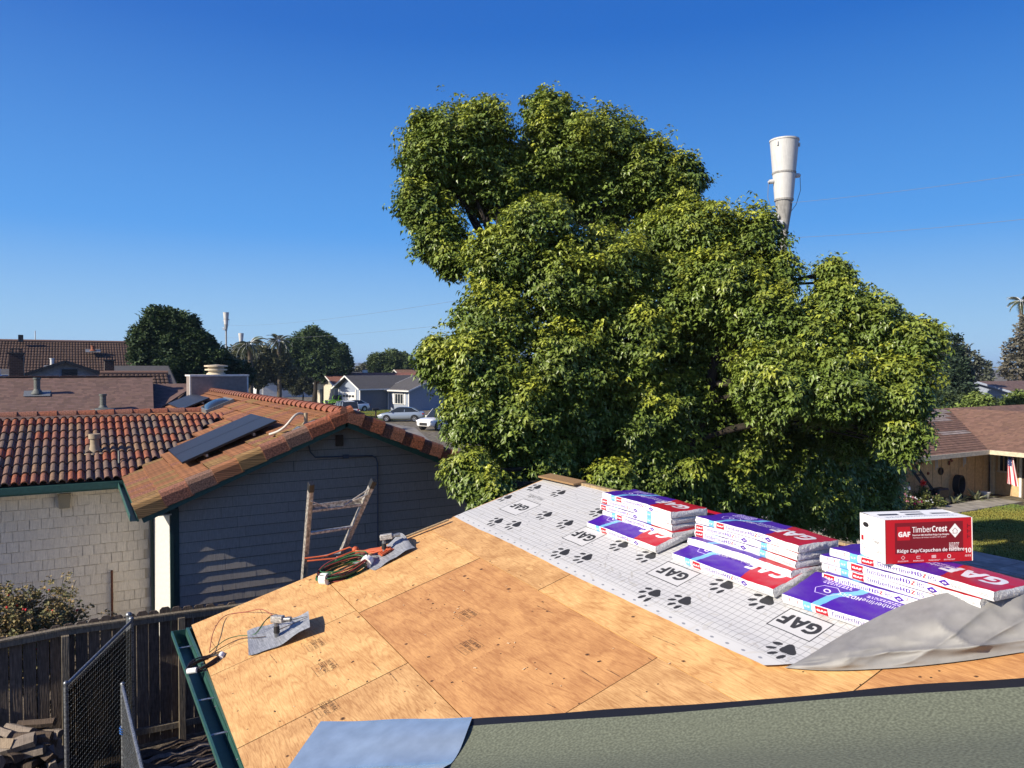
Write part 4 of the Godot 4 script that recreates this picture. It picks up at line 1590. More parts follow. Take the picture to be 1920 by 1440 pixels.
	# solar panels lie on their rails on the roof
	for s in [[-14.62, 1.62, 3.28, 2, "black solar panel array nearest the gable end of the tile roof"], [-24.5, 2.72, 3.5, 4, "smaller black solar panel array far along the tile roof near the skylight"]]:
		var sp := thing("solar_panel_array", s[4], "solar panel", V(s[1], gy(s[1]) + 0.06, s[0]), "black solar panels on the tile roof")
		var run: float = (s[2] - s[1]) / cos(ga)
		var pw := 1.2 if s[3] == 2 else 1.0
		for k in s[3]:
			var base := Transform3D(Basis(V(0, 0, 1), nr, dn), V(0, 0.16, -(k + 0.5) * pw - k * 0.012))
			var pm := MB.new()
			pm.t = base
			pm.box(V(0, 0, -run * 0.5), V(pw, 0.035, run))
			var fo := put("panel", pm, "solar_frame", sp)
			pm = MB.new()
			pm.t = base
			pm.quad(V(-pw * 0.5 + 0.012, 0.020, -0.012), V(pw * 0.5 - 0.012, 0.020, -0.012), V(pw * 0.5 - 0.012, 0.020, -run + 0.012), V(-pw * 0.5 + 0.012, 0.020, -run + 0.012))
			put("panel_glass", pm, "solar_glass", fo)
		for k in 2:
			var rl := MB.new()
			var off := dn * -(run * (0.25 + 0.5 * k))
			rl.box(V(off.x, off.y + 0.10, -pw * float(s[3]) * 0.5), V(0.04, 0.05, pw * s[3]))
			put("rail", rl, "galv", sp)


# ---------------------------------------------------------------- side yard
func make_yard() -> void:
	var F := thing("board_fence", "weathered dark dog eared board fence between the two houses", "fence", V(1.5, 0, -11.6))
	var xx := -2.6
	while xx < 6.2:
		var w := rng.randf_range(0.132, 0.146)
		var h := 1.895 + 0.035 * sin(xx * 1.7) + rng.randf_range(-0.02, 0.02) - maxf(0, xx) * 0.03
		if xx < -0.3:
			h -= 0.06 * (-0.3 - xx)
		var mb := MB.new()
		mb.prism(PackedVector2Array([Vector2(0, 0.04), Vector2(w, 0.04), Vector2(w, h - 0.035), Vector2(w - 0.032, h), Vector2(0.032, h), Vector2(0, h - 0.035)]), V(xx, 0, -11.62 + rng.randf_range(-0.004, 0.004)), V(1, 0, 0), V(0, 1, 0), 0.019)
		put("plank", mb, "fence_wood" if rng.randf() < 0.5 else "fence_wood_b", F, true)
		xx += w + rng.randf_range(0.004, 0.014)
	for s in [[-2.6, 1.66, -0.14, 1.79], [-0.14, 1.79, 1.2, 1.77], [1.2, 1.77, 3.7, 1.70], [3.7, 1.70, 6.2, 1.62]]:
		var mb := MB.new()
		mb.bar(V(s[0], s[1], -11.585), V(s[2], s[3], -11.585), 0.07, 0.075, Vector3.UP, 0.004)
		mb.bar(V(s[0], s[1] + 0.052, -11.59), V(s[2], s[3] + 0.052, -11.59), 0.10, 0.028, Vector3.UP, 0.003)
		put("top_rail", mb, "fence_rail", F, true)
	for s in [[-2.6, 0.30, 0.55, 0.24], [0.60, 0.24, 3.7, 0.17], [3.7, 0.17, 6.2, 0.14]]:
		var mb := MB.new()
		mb.bar(V(s[0], s[1], -11.585), V(s[2], s[3], -11.585), 0.06, 0.085, Vector3.UP, 0.004)
		put("bottom_rail", mb, "fence_rail", F, true)
	for px in [-2.5, -0.17, 1.25, 3.7, 6.1]:
		var mb := MB.new()
		mb.cbox(V(px, 0.88, -11.535 if px < 1 else -11.55), V(0.092, 1.76, 0.09 if px < 1 else 0.05), 0.005)
		put("post", mb, "fence_rail", F, true)
	# chain link runs with slats
	chain_link("chain_link_fence", "chain link fence run with red brown slats reaching the board fence", V(-0.137, 1.9, -9.385), V(0.60, 1.92, -11.30))
	chain_link("chain_link_gate", "narrow chain link gate panel with blue rope nearest the gutter", V(0.39, 1.9, -9.056), V(0.452, 1.9, -6.9), true)
	# firewood
	var kinds := []
	for k in 4:
		var mb := MB.new()
		var rg := RandomNumberGenerator.new()
		rg.seed = 40 + k
		var pts := []
		var m := 7
		for i in m:
			var a := TAU * i / m
			var r := 0.085 * rg.randf_range(0.7, 1.15)
			if k < 3 and i < 3:
				r *= 0.45
			pts.append(Vector2(cos(a), sin(a)) * r)
		var L := 0.42
		for i in m:
			var a: Vector2 = pts[i]
			var b: Vector2 = pts[(i + 1) % m]
			for q in 3:
				var z0 := -L / 2 + L * q / 3.0
				var z1 := z0 + L / 3.0
				var f0 := 1.0 + 0.1 * sin(q * 2.1 + i)
				var f1 := 1.0 + 0.1 * sin((q + 1) * 2.1 + i)
				var g0 := 1.0 + 0.1 * sin(q * 2.1 + (i + 1) % m)
				var g1 := 1.0 + 0.1 * sin((q + 1) * 2.1 + (i + 1) % m)
				mb.quad(V(a.x * f0, a.y * f0, z0), V(b.x * g0, b.y * g0, z0), V(b.x * g1, b.y * g1, z1), V(a.x * f1, a.y * f1, z1))
		var k0 := 1.0
		for e in [-1.0, 1.0]:
			for i in m:
				var q0 := 0 if e < 0 else 3
				var fa := 1.0 + 0.1 * sin(q0 * 2.1 + i)
				var fb := 1.0 + 0.1 * sin(q0 * 2.1 + (i + 1) % m)
				var a := V(pts[i].x * fa, pts[i].y * fa, L / 2 * e)
				var b := V(pts[(i + 1) % m].x * fb, pts[(i + 1) % m].y * fb, L / 2 * e)
				if e > 0:
					mb.tri(V(0, 0, L / 2), a, b)
				else:
					mb.tri(V(0, 0, -L / 2), b, a)
		kinds.append(mb.mesh())
	var n := 0
	for lay in 7:
		for i in 9 - lay:
			for row in 2:
				if rng.randf() < 0.12:
					continue
				var p := V(-1.27 + i * 0.165 + lay * 0.07 + rng.randf_range(-0.04, 0.04), 0.08 + lay * 0.135 + rng.randf_range(-0.01, 0.02), -10.52 - row * 0.46 + rng.randf_range(-0.06, 0.06))
				var km: int = rng.randi() % 4
				var o := inst("firewood_log", kinds[rng.randi() % 4], ["cut_wood", "cut_grey", "bark", "cut_grey"][km], self, Transform3D(Basis.from_euler(V(rng.randf_range(-0.25, 0.25), rng.randf_range(-0.5, 0.5) + (0.8 if lay > 4 else 0.0), rng.randf() * TAU)), p))
				tag(o, "%s firewood log, %s row, %s layer of the pile by the fence" % [["pale split", "grey split", "bark covered", "grey split"][km], ["front", "back"][row], ["bottom", "second", "third", "fourth", "fifth", "sixth", "top"][lay]], "firewood", "split logs in the firewood pile")
				n += 1
	# rotting boards on the ground below the gutter
	for k in 9:
		var mb := MB.new()
		var zz := -10.2 - k * 0.13
		mb.grid(24, 4, func(a: float, b: float) -> Vector3:
			return V(lerpf(0.62, 2.3, a), 0.10 + 0.022 * sin(a * 21 + k * 1.7) + 0.012 * sin(a * 57 + k) + 0.03 * sin(b * PI), zz + (0.5 - b) * 0.10 + 0.018 * sin(a * 9 + k)))
		mb.box(V(1.46, 0.05, zz), V(1.6, 0.09, 0.07))
		var o := put("rotting_board", mb, "bark" if k % 3 else "cut_grey", self)
		tag(o, "%s ridged rotting board from the chain link gate, on the soil" % ["first", "second", "third", "fourth", "fifth", "sixth", "seventh", "eighth", "last"][k], "board", "rotting boards on the soil")
	# rose bush behind the fence
	var B := thing("rose_bush", "tall rose bush with red hips in front of the cream wall", "bush", V(-0.5, 0, -13.0))
	var tr := MB.new()
	var tips := []
	for k in 70:
		var a := rng.randf() * TAU
		var r := sqrt(rng.randf())
		var top := V(cos(a) * r * 1.25 - 0.1, lerpf(2.28, 1.75, r) + rng.randf_range(-0.25, 0.12), sin(a) * r * 0.6)
		if top.x > 0.45:
			top.y -= 0.35
		var pts := PackedVector3Array()
		for q in 6:
			var f := q / 5.0
			pts.append(V(top.x * f * f * 0.6 + top.x * f * 0.4, top.y * f, top.z * f) + V(0.03 * sin(f * 7 + k), 0, 0.03 * cos(f * 6 + k)))
		tr.tube(pts, 0.010, 0.003, 4, false)
		for q in 16:
			var f := lerpf(0.45, 1.0, rng.randf())
			tips.append(V(top.x * f, top.y * f, top.z * f) + V(rng.randf_range(-1, 1), rng.randf_range(-1, 1), rng.randf_range(-1, 1)) * 0.10)
	put("stem", tr, "trunk", B)
	var lm := leaf_spray(5, 0.045, 0.024, 0.05, 0.3, 12)
	var tfs := []
	var cols := []
	for p in tips:
		for q in 4:
			tfs.append(Transform3D(Basis.from_euler(V(rng.randf_range(-0.6, 0.6), rng.randf() * TAU, rng.randf_range(-0.6, 0.6))).scaled(Vector3.ONE * rng.randf_range(0.7, 1.2)), p + V(rng.randf_range(-1, 1), rng.randf_range(-1, 1), rng.randf_range(-1, 1)) * 0.07))
			var d := rng.randf()
			cols.append(Color(lerpf(0.13, 0.30, d), lerpf(0.14, 0.20, d), lerpf(0.05, 0.08, d)))
	multi("foliage", lm, "leaf_dull", B, tfs, cols)
	var hip := MB.new()
	hip.ball(Vector3.ZERO, V(0.017, 0.02, 0.017), 7, 5)
	tfs = []
	for k in 90:
		tfs.append(Transform3D(Basis.from_euler(V(0, rng.randf() * TAU, 0)), tips[rng.randi() % tips.size()] + V(0, 0.07, 0)))
	multi("rose_hips", hip.mesh(), "petal_red", B, tfs)


func chain_link(called: String, label: String, a: Vector3, b: Vector3, gate := false) -> void:
	var C := thing(called, label, "fence", V(a.x, 0, a.z))
	var d := V(b.x - a.x, 0, b.z - a.z)
	var L := d.length()
	d = d.normalized()
	var at := V(a.x, 0, a.z)
	var h := a.y
	for e in ([[a, 0.024], [b, 0.030]] if not gate else [[a, 0.021], [b, 0.021]]):
		var p: Vector3 = e[0]
		var mb := MB.new()
		mb.tube(PackedVector3Array([V(p.x, 0, p.z), V(p.x, p.y, p.z)]), e[1], e[1], 10)
		mb.ball(V(p.x, p.y, p.z), Vector3.ONE * e[1] * 1.15, 10, 6)
		put("post", mb, "galv", C, true)
	if not gate:
		var mb := MB.new()
		mb.tube(PackedVector3Array([V(0.575, 0, -11.36), V(0.575, 1.96, -11.36)]), 0.036, 0.036, 10)
		mb.ball(V(0.575, 1.96, -11.36), Vector3.ONE * 0.042, 10, 6)
		put("post", mb, "galv", C, true)
	var rl := MB.new()
	rl.tube(PackedVector3Array([V(a.x, h - 0.02, a.z), V(b.x, b.y - 0.03, b.z)]), 0.019, 0.019, 10)
	put("top_rail", rl, "galv", C, true)
	# wires woven up and down
	var wm := MB.new()
	var side := V(-d.z, 0, d.x)
	var pitch := 0.058
	var nw := int(L / pitch)
	for i in nw + 1:
		var p := PackedVector3Array()
		var s := i * pitch
		var q := 0
		var yy := 0.05
		while yy < h + 0.03:
			var off := (0.5 if q % 2 else -0.5) * pitch * 1.05
			p.append(at + d * clampf(s + off, 0.0, L) + side * (0.006 if q % 2 else -0.006) + V(0, yy, 0))
			yy += pitch * 0.55
			q += 1
		wm.tube(p, 0.0030, 0.0030, 3, false)
	put("wire_mesh", wm, "galv", C, true)
	for i in nw:
		var mb := MB.new()
		var c := at + d * ((i + 0.5) * pitch)
		mb.box(V(c.x, (h - 0.08) * 0.5, c.z), V(0.004, h - 0.10, 0.037), Basis(side, Vector3.UP, d))
		put("slat", mb, "slat_red" if i % 3 else "slat_brown", C, true)
	if gate:
		var rp := MB.new()
		var p2 := PackedVector3Array()
		for k in 30:
			var an := TAU * k / 9.0
			p2.append(V(a.x + cos(an) * 0.034, 1.36 + k * 0.003 + 0.01 * sin(k * 2.1), a.z + sin(an) * 0.034))
		rp.tube(p2, 0.006, 0.006, 6)
		put("blue_rope", rp, "rope_blue", C, true)


# a spray of drooping leaves round a twig tip
func leaf_spray(count: int, l: float, w: float, spread: float, droop: float, seed_: int) -> ArrayMesh:
	var mb := MB.new()
	var rg := RandomNumberGenerator.new()
	rg.seed = seed_
	for i in count:
		var a := TAU * i / count * 1.62 + rg.randf_range(-0.4, 0.4)
		var el := rg.randf_range(0.15, 0.9) - droop
		var d := V(cos(a) * cos(el), sin(el), sin(a) * cos(el))
		var o := V(cos(a), 0, sin(a)) * spread * rg.randf_range(0.1, 0.5) + V(0, -spread * rg.randf_range(0.0, 1.0), 0)
		var s := d.cross(Vector3.UP).normalized()
		var up := s.cross(d)
		var ll := l * rg.randf_range(0.75, 1.15)
		var roll := rg.randf_range(-0.6, 0.6)
		s = s.rotated(d, roll)
		up = up.rotated(d, roll)
		var b := o
		var m1 := o + d * ll * 0.42 - up * 0.0 + V(0, ll * 0.02, 0)
		var tip := o + d * ll + V(0, -ll * droop * 0.45, 0)
		var l1 := o + d * ll * 0.40 + s * w + up * w * 0.35
		var r1 := o + d * ll * 0.40 - s * w + up * w * 0.35
		mb.tri(b, m1, l1)
		mb.tri(b, r1, m1)
		mb.tri(l1, m1, tip)
		mb.tri(m1, r1, tip)
	return mb.mesh()


# ---------------------------------------------------------------- things on our roof
func patch_point(rows: Array, a: float, b: float) -> Vector3:
	# Catmull-Rom through a small net of points
	var cr := func(p0: Vector3, p1: Vector3, p2: Vector3, p3: Vector3, t: float) -> Vector3:
		return 0.5 * ((2.0 * p1) + (p2 - p0) * t + (2.0 * p0 - 5.0 * p1 + 4.0 * p2 - p3) * t * t + (3.0 * p1 - p0 - 3.0 * p2 + p3) * t * t * t)
	var vals := []
	for r in rows:
		var m: int = r.size() - 1
		var f := a * m
		var i := mini(int(f), m - 1)
		vals.append(cr.call(r[maxi(i - 1, 0)], r[i], r[i + 1], r[mini(i + 2, m)], f - i))
	var m2 := vals.size() - 1
	var g := b * m2
	var j := mini(int(g), m2 - 1)
	return cr.call(vals[maxi(j - 1, 0)], vals[j], vals[j + 1], vals[mini(j + 2, m2)], g - j)


func make_roof_things() -> void:
	# underlayment
	var U := thing("roof_underlayment", "white printed underlayment strip with grid and black paw prints, grey end folded over", "underlayment", V(3.9, ry(3.9), -4.5))
	var fn := FastNoiseLite.new()
	fn.seed = 5
	fn.frequency = 0.9
	var mb := MB.new()
	var zf := -6.965
	var nu := 90
	var nv := 30
	var pos := func(a: float, b: float) -> Vector3:
		var x := 0.0
		var z := 0.0
		var xn := lerpf(3.13, 4.5, b)
		var zn := -2.74 + (xn - 3.14) * 1.10
		z = lerpf(zn, zf, a)
		var xe := 3.17 - 0.05 * (z + 3.6) + 0.006 * sin(z * 3.1)
		x = lerpf(xe, 4.515, b)
		var lift := 0.006 + 0.005 * fn.get_noise_2d(x * 2.2, z * 0.9) + 0.003 * fn.get_noise_2d(x * 7, z * 4)
		lift += 0.012 * exp(-pow((x - xe - 0.12) * 16, 2.0)) * (0.4 + 0.4 * sin(z * 1.3))
		lift += 0.016 * smoothstep(-3.25, -2.72, z) * smoothstep(0.16, 0.0, b)
		return V(x, ry(x, maxf(lift, 0.003)), z)
	mb.grid(nu, nv, pos)
	for k in mb.v.size():
		var p := mb.v[k]
		var xe2 := 3.17 - 0.05 * (p.z + 3.6)
		mb.u[k] = Vector2((-1.88 - p.z) / 5.12, (p.x - xe2) * 1.038 / 1.4)
	put("printed_sheet", mb, "roof_felt", U, true)
	# the end turned over, grey side out
	var rows := [[V(3.178, 3.737, -2.667), V(3.295, 3.769, -2.467), V(3.484, 3.822, -2.246), V(3.691, 3.879, -2.052), V(3.915, 3.941, -1.876), V(4.138, 4.003, -1.706), V(4.6, 4.1, -1.4)],
		[V(3.212, 3.755, -2.645), V(3.321, 3.815, -2.455), V(3.530, 3.883, -2.277), V(3.734, 3.954, -2.077), V(3.963, 4.002, -1.900), V(4.158, 4.016, -1.758), V(4.65, 4.12, -1.5)],
		[V(3.258, 3.772, -2.632), V(3.403, 3.857, -2.486), V(3.609, 3.974, -2.300), V(3.805, 4.049, -2.118), V(4.013, 4.076, -1.949), V(4.172, 4.030, -1.833), V(4.66, 4.13, -1.6)],
		[V(3.306, 3.781, -2.631), V(3.540, 3.885, -2.567), V(3.790, 4.045, -2.399), V(3.940, 4.155, -2.18), V(4.106, 4.165, -1.98), V(4.199, 4.038, -1.90), V(4.67, 4.13, -1.7)]]
	var n2 := FastNoiseLite.new()
	n2.seed = 12
	n2.frequency = 1.0
	n2.fractal_type = FastNoiseLite.FRACTAL_RIDGED
	n2.fractal_octaves = 2
	mb = MB.new()
	mb.grid(110, 44, func(a: float, b: float) -> Vector3:
		var p := patch_point(rows, a, b)
		var w := sin(b * PI) * smoothstep(0.0, 0.12, a)
		var cr := 0.0
		# long creases fanning out of the pinch near the fold
		for c in [[0.36, 0.10, 0.62, 0.95, 0.030], [0.52, 0.22, 0.40, 0.80, 0.036], [0.52, 0.22, 0.72, 0.75, 0.034], [0.20, 0.15, 0.16, 0.9, 0.026], [0.30, 0.34, 0.52, 0.22, 0.030], [0.70, 0.15, 0.66, 0.95, 0.028], [0.52, 0.22, 0.80, 0.28, 0.026]]:
			var s := Vector2(c[0], c[1])
			var e := Vector2(c[2], c[3])
			var q := Vector2(a, b)
			var t := clampf((q - s).dot(e - s) / (e - s).length_squared(), 0, 1)
			var dd: float = (q - (s + (e - s) * t)).length()
			cr += c[4] * exp(-dd / 0.034) * (1.0 - 0.55 * t)
		var out := V(-0.45, 0.45, 0.75)
		var q2 := p + out * (cr * w * 1.35 + (n2.get_noise_2d(a * 2.6, b * 1.6)) * 0.020 * w)
		q2.y = maxf(q2.y, ry(q2.x) + 0.010)
		return q2, Vector2.ZERO, Vector2.ONE, true)
	put("folded_flap", mb, "grey_sheet", U, true)
	# piece of plywood on the ridge
	var pc := MB.new()
	pc.t = Transform3D(Basis(V(0, 1, 0), 0.02) * Basis(V(0, 0, 1), 0.10), V(4.455, ry(4.45) + 0.040, -6.66))
	pc.cbox(Vector3.ZERO, V(0.17, 0.018, 0.66), 0.002)
	tag(put("plywood_offcut", pc, "ply_edge", self), "small brown plywood offcut lying on the ridge beyond the underlayment", "plywood offcut")
	# trim strip lying near the rake
	var ts := MB.new()
	ts.bar(V(2.66, ry(2.66) + 0.030, -6.90), V(3.22, ry(3.22) + 0.036, -6.86), 0.035, 0.012)
	tag(put("wood_strip", ts, "pine", self), "thin pale wooden strip lying along the roof edge right of the ladder", "wood strip")
	make_ladder()
	make_flashings()


func make_ladder() -> void:
	var L := thing("ladder", "worn aluminium ladder with black end caps leaning at the roof edge", "ladder", V(1.9, 0, -8.4))
	var lb := V(1.93, 0.02, -8.42)
	var lt := V(1.872, 4.20, -6.98)
	var rb := V(2.02, 2.75, -7.55)
	var rt := V(2.465, 4.19, -6.96)
	var up := V(0, 0, 1)
	var at := func(a: Vector3, b: Vector3, y: float) -> Vector3:
		return a.lerp(b, (y - a.y) / (b.y - a.y))
	for s in [[lb, lt], [rb, rt]]:
		var mb := MB.new()
		mb.bar(s[0], s[1], 0.044, 0.066, V(0, 0, 1), 0.004)
		put("rail", mb, "alu", L, true)
		mb = MB.new()
		var d: Vector3 = (s[1] - s[0]).normalized()
		mb.bar(s[1] - d * 0.05, s[1] + d * 0.035, 0.050, 0.072, V(0, 0, 1), 0.005)
		put("end_cap", mb, "black_plastic", L, true)
	for y in [3.955, 3.725, 3.45, 3.15, 2.9]:
		var a: Vector3 = at.call(lb, lt, y)
		var b: Vector3 = at.call(rb, rt, y + 0.02)
		var mb := MB.new()
		mb.bar(a, b, 0.05, 0.026, Vector3.UP, 0.004)
		if y > 3.9:
			mb.bar(a + V(0, 0.032, -0.02), b + V(0, 0.036, -0.02), 0.012, 0.045, Vector3.UP)
		put("rung", mb, "alu", L, true)
	for s in [0, 1]:
		var mb := MB.new()
		var a: Vector3 = at.call(lb, lt, 4.06) if s == 0 else at.call(rb, rt, 4.09)
		var c: Vector3 = at.call(lb, lt, 3.98).lerp(at.call(rb, rt, 4.0), 0.30 if s == 0 else 0.62)
		mb.bar(a + V(0, 0, 0.03), c + V(0, 0, 0.03), 0.010, 0.03, V(0, 0, 1))
		if s == 1:
			mb.bar(a + V(0.01, 0.05, 0.03), c + V(0.04, 0.02, 0.03), 0.010, 0.014, V(0, 0, 1))
		put("brace", mb, "alu", L, true)
	var st := MB.new()
	var q: Vector3 = at.call(lb, lt, 3.73)
	st.box(q + V(-0.0165, 0, 0.0), V(0.002, 0.05, 0.045))
	put("sticker", st, "cable_red", L, true)
	st = MB.new()
	st.box(q + V(-0.0165, 0.075, 0.02), V(0.002, 0.06, 0.045))
	put("sticker", st, "rope_blue", L, true)
	# orange strap round the rails
	var mb2 := MB.new()
	for k in 1:
		var y := 3.47 + k * 0.016
		mb2.tube(PackedVector3Array([V(1.855, y + 0.02, -7.16), V(2.05, y + 0.035 + 0.01 * k, -7.10), V(2.26, y + 0.10, -7.05), V(2.31, y + 0.085, -6.98), V(2.10, y + 0.03, -6.98), V(1.86, y + 0.012, -7.08)]), 0.008, 0.008, 6)
	mb2.ball(V(2.29, 3.565, -6.96), V(0.035, 0.03, 0.03), 8, 6)
	for k in 9:
		var a0 := V(2.28, 3.535 + k * 0.003, -6.93)
		mb2.tube(PackedVector3Array([a0, V(2.40, ry(2.40) + 0.055 + 0.012 * sin(k * 2.0), -6.86 + 0.012 * k), V(2.50, ry(2.5) + 0.045 + 0.006 * (k % 3), -6.82 + 0.014 * k), V(2.54 + 0.01 * (k % 4), ry(2.54) + 0.035 + 0.008 * (k % 3), -6.78 + 0.015 * k), V(2.44, ry(2.44) + 0.03 + 0.006 * (k % 3), -6.74 + 0.012 * k)]), 0.010, 0.010, 6)
	tag(put("orange_rope", mb2, "orange_strap", self), "orange rope lashed round the ladder rails and heaped on the roof edge", "rope")


func make_flashings() -> void:
	# two grey lead sheets, each with its pipe stub and lamp arm, resting on the plywood
	for s in 2:
		var c: Vector3 = V(1.32, 0, -5.92) if s == 0 else V(2.50, 0, -6.66)
		var T := thing("lead_flashing", "bent grey lead flashing with pipe stub near the gutter" if s == 0 else "curled grey lead flashing with bent pipe lying beside the ladder", "flashing", V(c.x, ry(c.x), c.z), "loose pipe flashings on the plywood")
		var cs: Array = [V(1.16, 3.192, -6.26), V(1.085, 3.166, -5.80), V(1.50, 3.345, -5.64), V(1.57, 3.385, -5.95)] if s == 0 else [V(2.20, 3.475, -6.80), V(2.30, 3.50, -6.44), V(2.72, 3.665, -6.52), V(2.70, 3.655, -6.88)]
		var mb := MB.new()
		mb.grid(16, 12, func(a: float, b: float) -> Vector3:
			var p: Vector3 = cs[0].lerp(cs[3], a).lerp(cs[1].lerp(cs[2], a), b)
			p.y += 0.012 * sin(a * 5.0 + b * 3.0 + s * 2) + 0.006 * sin(a * 13 + b * 4) - (0.02 * sin(a * PI)) + (0.03 * pow(a, 3) * sin(b * 4 + s) if s == 1 else 0.0)
			p.y = maxf(p.y, ry(p.x) + 0.004)
			return p)
		mb.grid(16, 12, func(a: float, b: float) -> Vector3:
			var p: Vector3 = cs[0].lerp(cs[3], a).lerp(cs[1].lerp(cs[2], a), b)
			p.y += 0.012 * sin(a * 5.0 + b * 3.0 + s * 2) + 0.006 * sin(a * 13 + b * 4) - (0.02 * sin(a * PI)) + (0.03 * pow(a, 3) * sin(b * 4 + s) if s == 1 else 0.0)
			p.y = maxf(p.y, ry(p.x) + 0.004) - 0.003
			return p)
		put("lead_sheet", mb, "lead_sheet", T, true)
		var pb: Vector3 = V(1.31, 3.235, -5.885) if s == 0 else V(2.49, 3.565, -6.72)
		var pt := pb + V(0.0, 0.135, -0.01)
		mb = MB.new()
		mb.tube(PackedVector3Array([pb, pt]), 0.019, 0.019, 12)
		var pipe := put("pipe_stub", mb, "galv", T, true)
		mb = MB.new()
		mb.tube(PackedVector3Array([pb.lerp(pt, 0.2), pb.lerp(pt, 0.24), pb.lerp(pt, 0.55), pb.lerp(pt, 0.6)]), 0.0, 0.0, 12, true, [0.019, 0.024, 0.022, 0.019])
		var pc := put("coupling", mb, "black_plastic", pipe)
		mb = MB.new()
		var h0 := pt + V(-0.03, 0.0, -0.02)
		var h1 := pt + V(0.09, 0.006, 0.085) if s == 0 else pt + V(0.14, 0.025, 0.06)
		mb.bar(h0, h0.lerp(h1, 0.62), 0.055, 0.05, Vector3.UP, 0.006)
		put("lamp_arm", mb, "pvc", T, true)
		mb = MB.new()
		mb.tube(PackedVector3Array([h0.lerp(h1, 0.6), h0.lerp(h1, 0.8), h0.lerp(h1, 0.82), h0.lerp(h1, 1.0)]), 0, 0, 12, true, [0.017, 0.017, 0.021, 0.021])
		put("fitting", mb, "galv", T, true)
		if s == 0:
			for k in 2:
				mb = MB.new()
				var wy0 := pb + V(0.012, 0.10 - 0.05 * k, 0.0)
				mb.tube(PackedVector3Array([wy0, V(1.52, 3.39, -5.78 + 0.02 * k)]), 0.004, 0.002, 5)
				put("strut", mb, "dark_brown", T, true)
	# loose cables on the plywood
	var runs := [
		["red cable looping over the plywood from the small coil to the flashing", "cable_red", [V(0.86, 0.03, -6.14), V(0.93, 0.05, -6.45), V(1.03, 0.03, -6.74), V(1.12, 0.012, -6.84), V(1.25, 0.012, -6.72), V(1.30, 0.10, -6.40), V(1.29, 0.19, -5.93)]],
		["dark cable rising from the lead sheet to its pipe stub", "cable_black", [V(1.18, 0.03, -6.10), V(1.22, 0.06, -6.10), V(1.25, 0.12, -6.05), V(1.28, 0.18, -5.96), V(1.29, 0.185, -5.92)]],
		["green cable lying across the lower lead sheet", "cable_green", [V(0.86, 0.04, -6.12), V(0.98, 0.05, -6.20), V(1.08, 0.04, -6.20), V(1.19, 0.045, -6.08), V(1.26, 0.13, -6.04), V(1.285, 0.175, -5.94)]],
		["brown cable trailing from the gutter coil beneath the others", "dark_brown", [V(0.87, 0.03, -6.10), V(0.97, 0.03, -6.14), V(1.08, 0.04, -6.12), V(1.17, 0.04, -6.02), V(1.24, 0.04, -5.95)]]]
	for r in runs:
		var pts := PackedVector3Array()
		var net := []
		for p in r[2]:
			net.append(V(p.x, ry(p.x) + p.y, p.z))
		for k in 37:
			pts.append(patch_point([net, net], k / 36.0, 0.0))
		var mb := MB.new()
		mb.tube(pts, 0.0032, 0.0032, 6)
		tag(put("loose_cable", mb, r[1], self), r[0], "cable", "loose cables on the plywood")
	# coils
	var K := thing("cable_coil", "big coil of green and black cable with white tape beside the ladder", "cable coil", V(2.09, ry(2.09), -6.66), "cable coils on the roof")
	coil(K, V(2.09, ry(2.09) + 0.055, -6.68), 0.235, 0.075, Basis(V(0, 0, 1), 0.27) * Basis(V(1, 0, 0), 0.10), ["cable_green", "cable_black", "cable_green", "cable_red", "cable_black"], 22, 0.045)
	K = thing("cable_coil", "small coil of dark cable with white tape hanging over the green gutter", "cable coil", V(0.80, ry(0.8), -6.02), "cable coils on the roof")
	coil(K, V(0.81, 3.085, -6.03), 0.135, 0.085, Basis(V(0, 0, 1), 0.20) * Basis(V(0, 1, 0), 0.35), ["cable_black", "dark_brown", "cable_black", "cable_black"], 8, 0.012)


func coil(K: Node3D, c: Vector3, rx: float, rz: float, b: Basis, ms: Array, loops: int, spread: float) -> void:
	var rg := RandomNumberGenerator.new()
	rg.seed = 91 + loops
	var by := {}
	for k in loops:
		var m: String = ms[k % ms.size()]
		if not by.has(m):
			by[m] = MB.new()
		var pts := PackedVector3Array()
		var ph := rg.randf() * TAU
		var fx := rx * rg.randf_range(0.86, 1.06)
		var fz := rx * 0.62 * rg.randf_range(0.86, 1.08)
		var o := V(rg.randf_range(-1, 1) * spread * 0.4, rg.randf_range(-1, 1) * spread, rg.randf_range(-1, 1) * spread * 0.4)
		for q in 33:
			var a := TAU * q / 32
			pts.append(c + b * (V(cos(a) * fx, 0.012 * sin(a * 2 + ph), sin(a) * fz) + o))
		by[m].tube(pts, 0.0055, 0.0055, 6, false)
	for m in by:
		put("cable", by[m], m, K, true)
	for s in [[0.5, 1.0], [2.7, 1.0]]:
		var mb := MB.new()
		var a: float = s[0]
		var p := c + b * V(cos(a) * rx * 0.96, 0, sin(a) * rx * 0.6)
		var d := b * V(-sin(a) * rx, 0, cos(a) * rx * 0.62).normalized()
		mb.tube(PackedVector3Array([p - d * 0.035, p + d * 0.035]), spread * 1.0 + 0.009, spread * 1.0 + 0.009, 10)
		put("tape", mb, "white_tape", K, true)


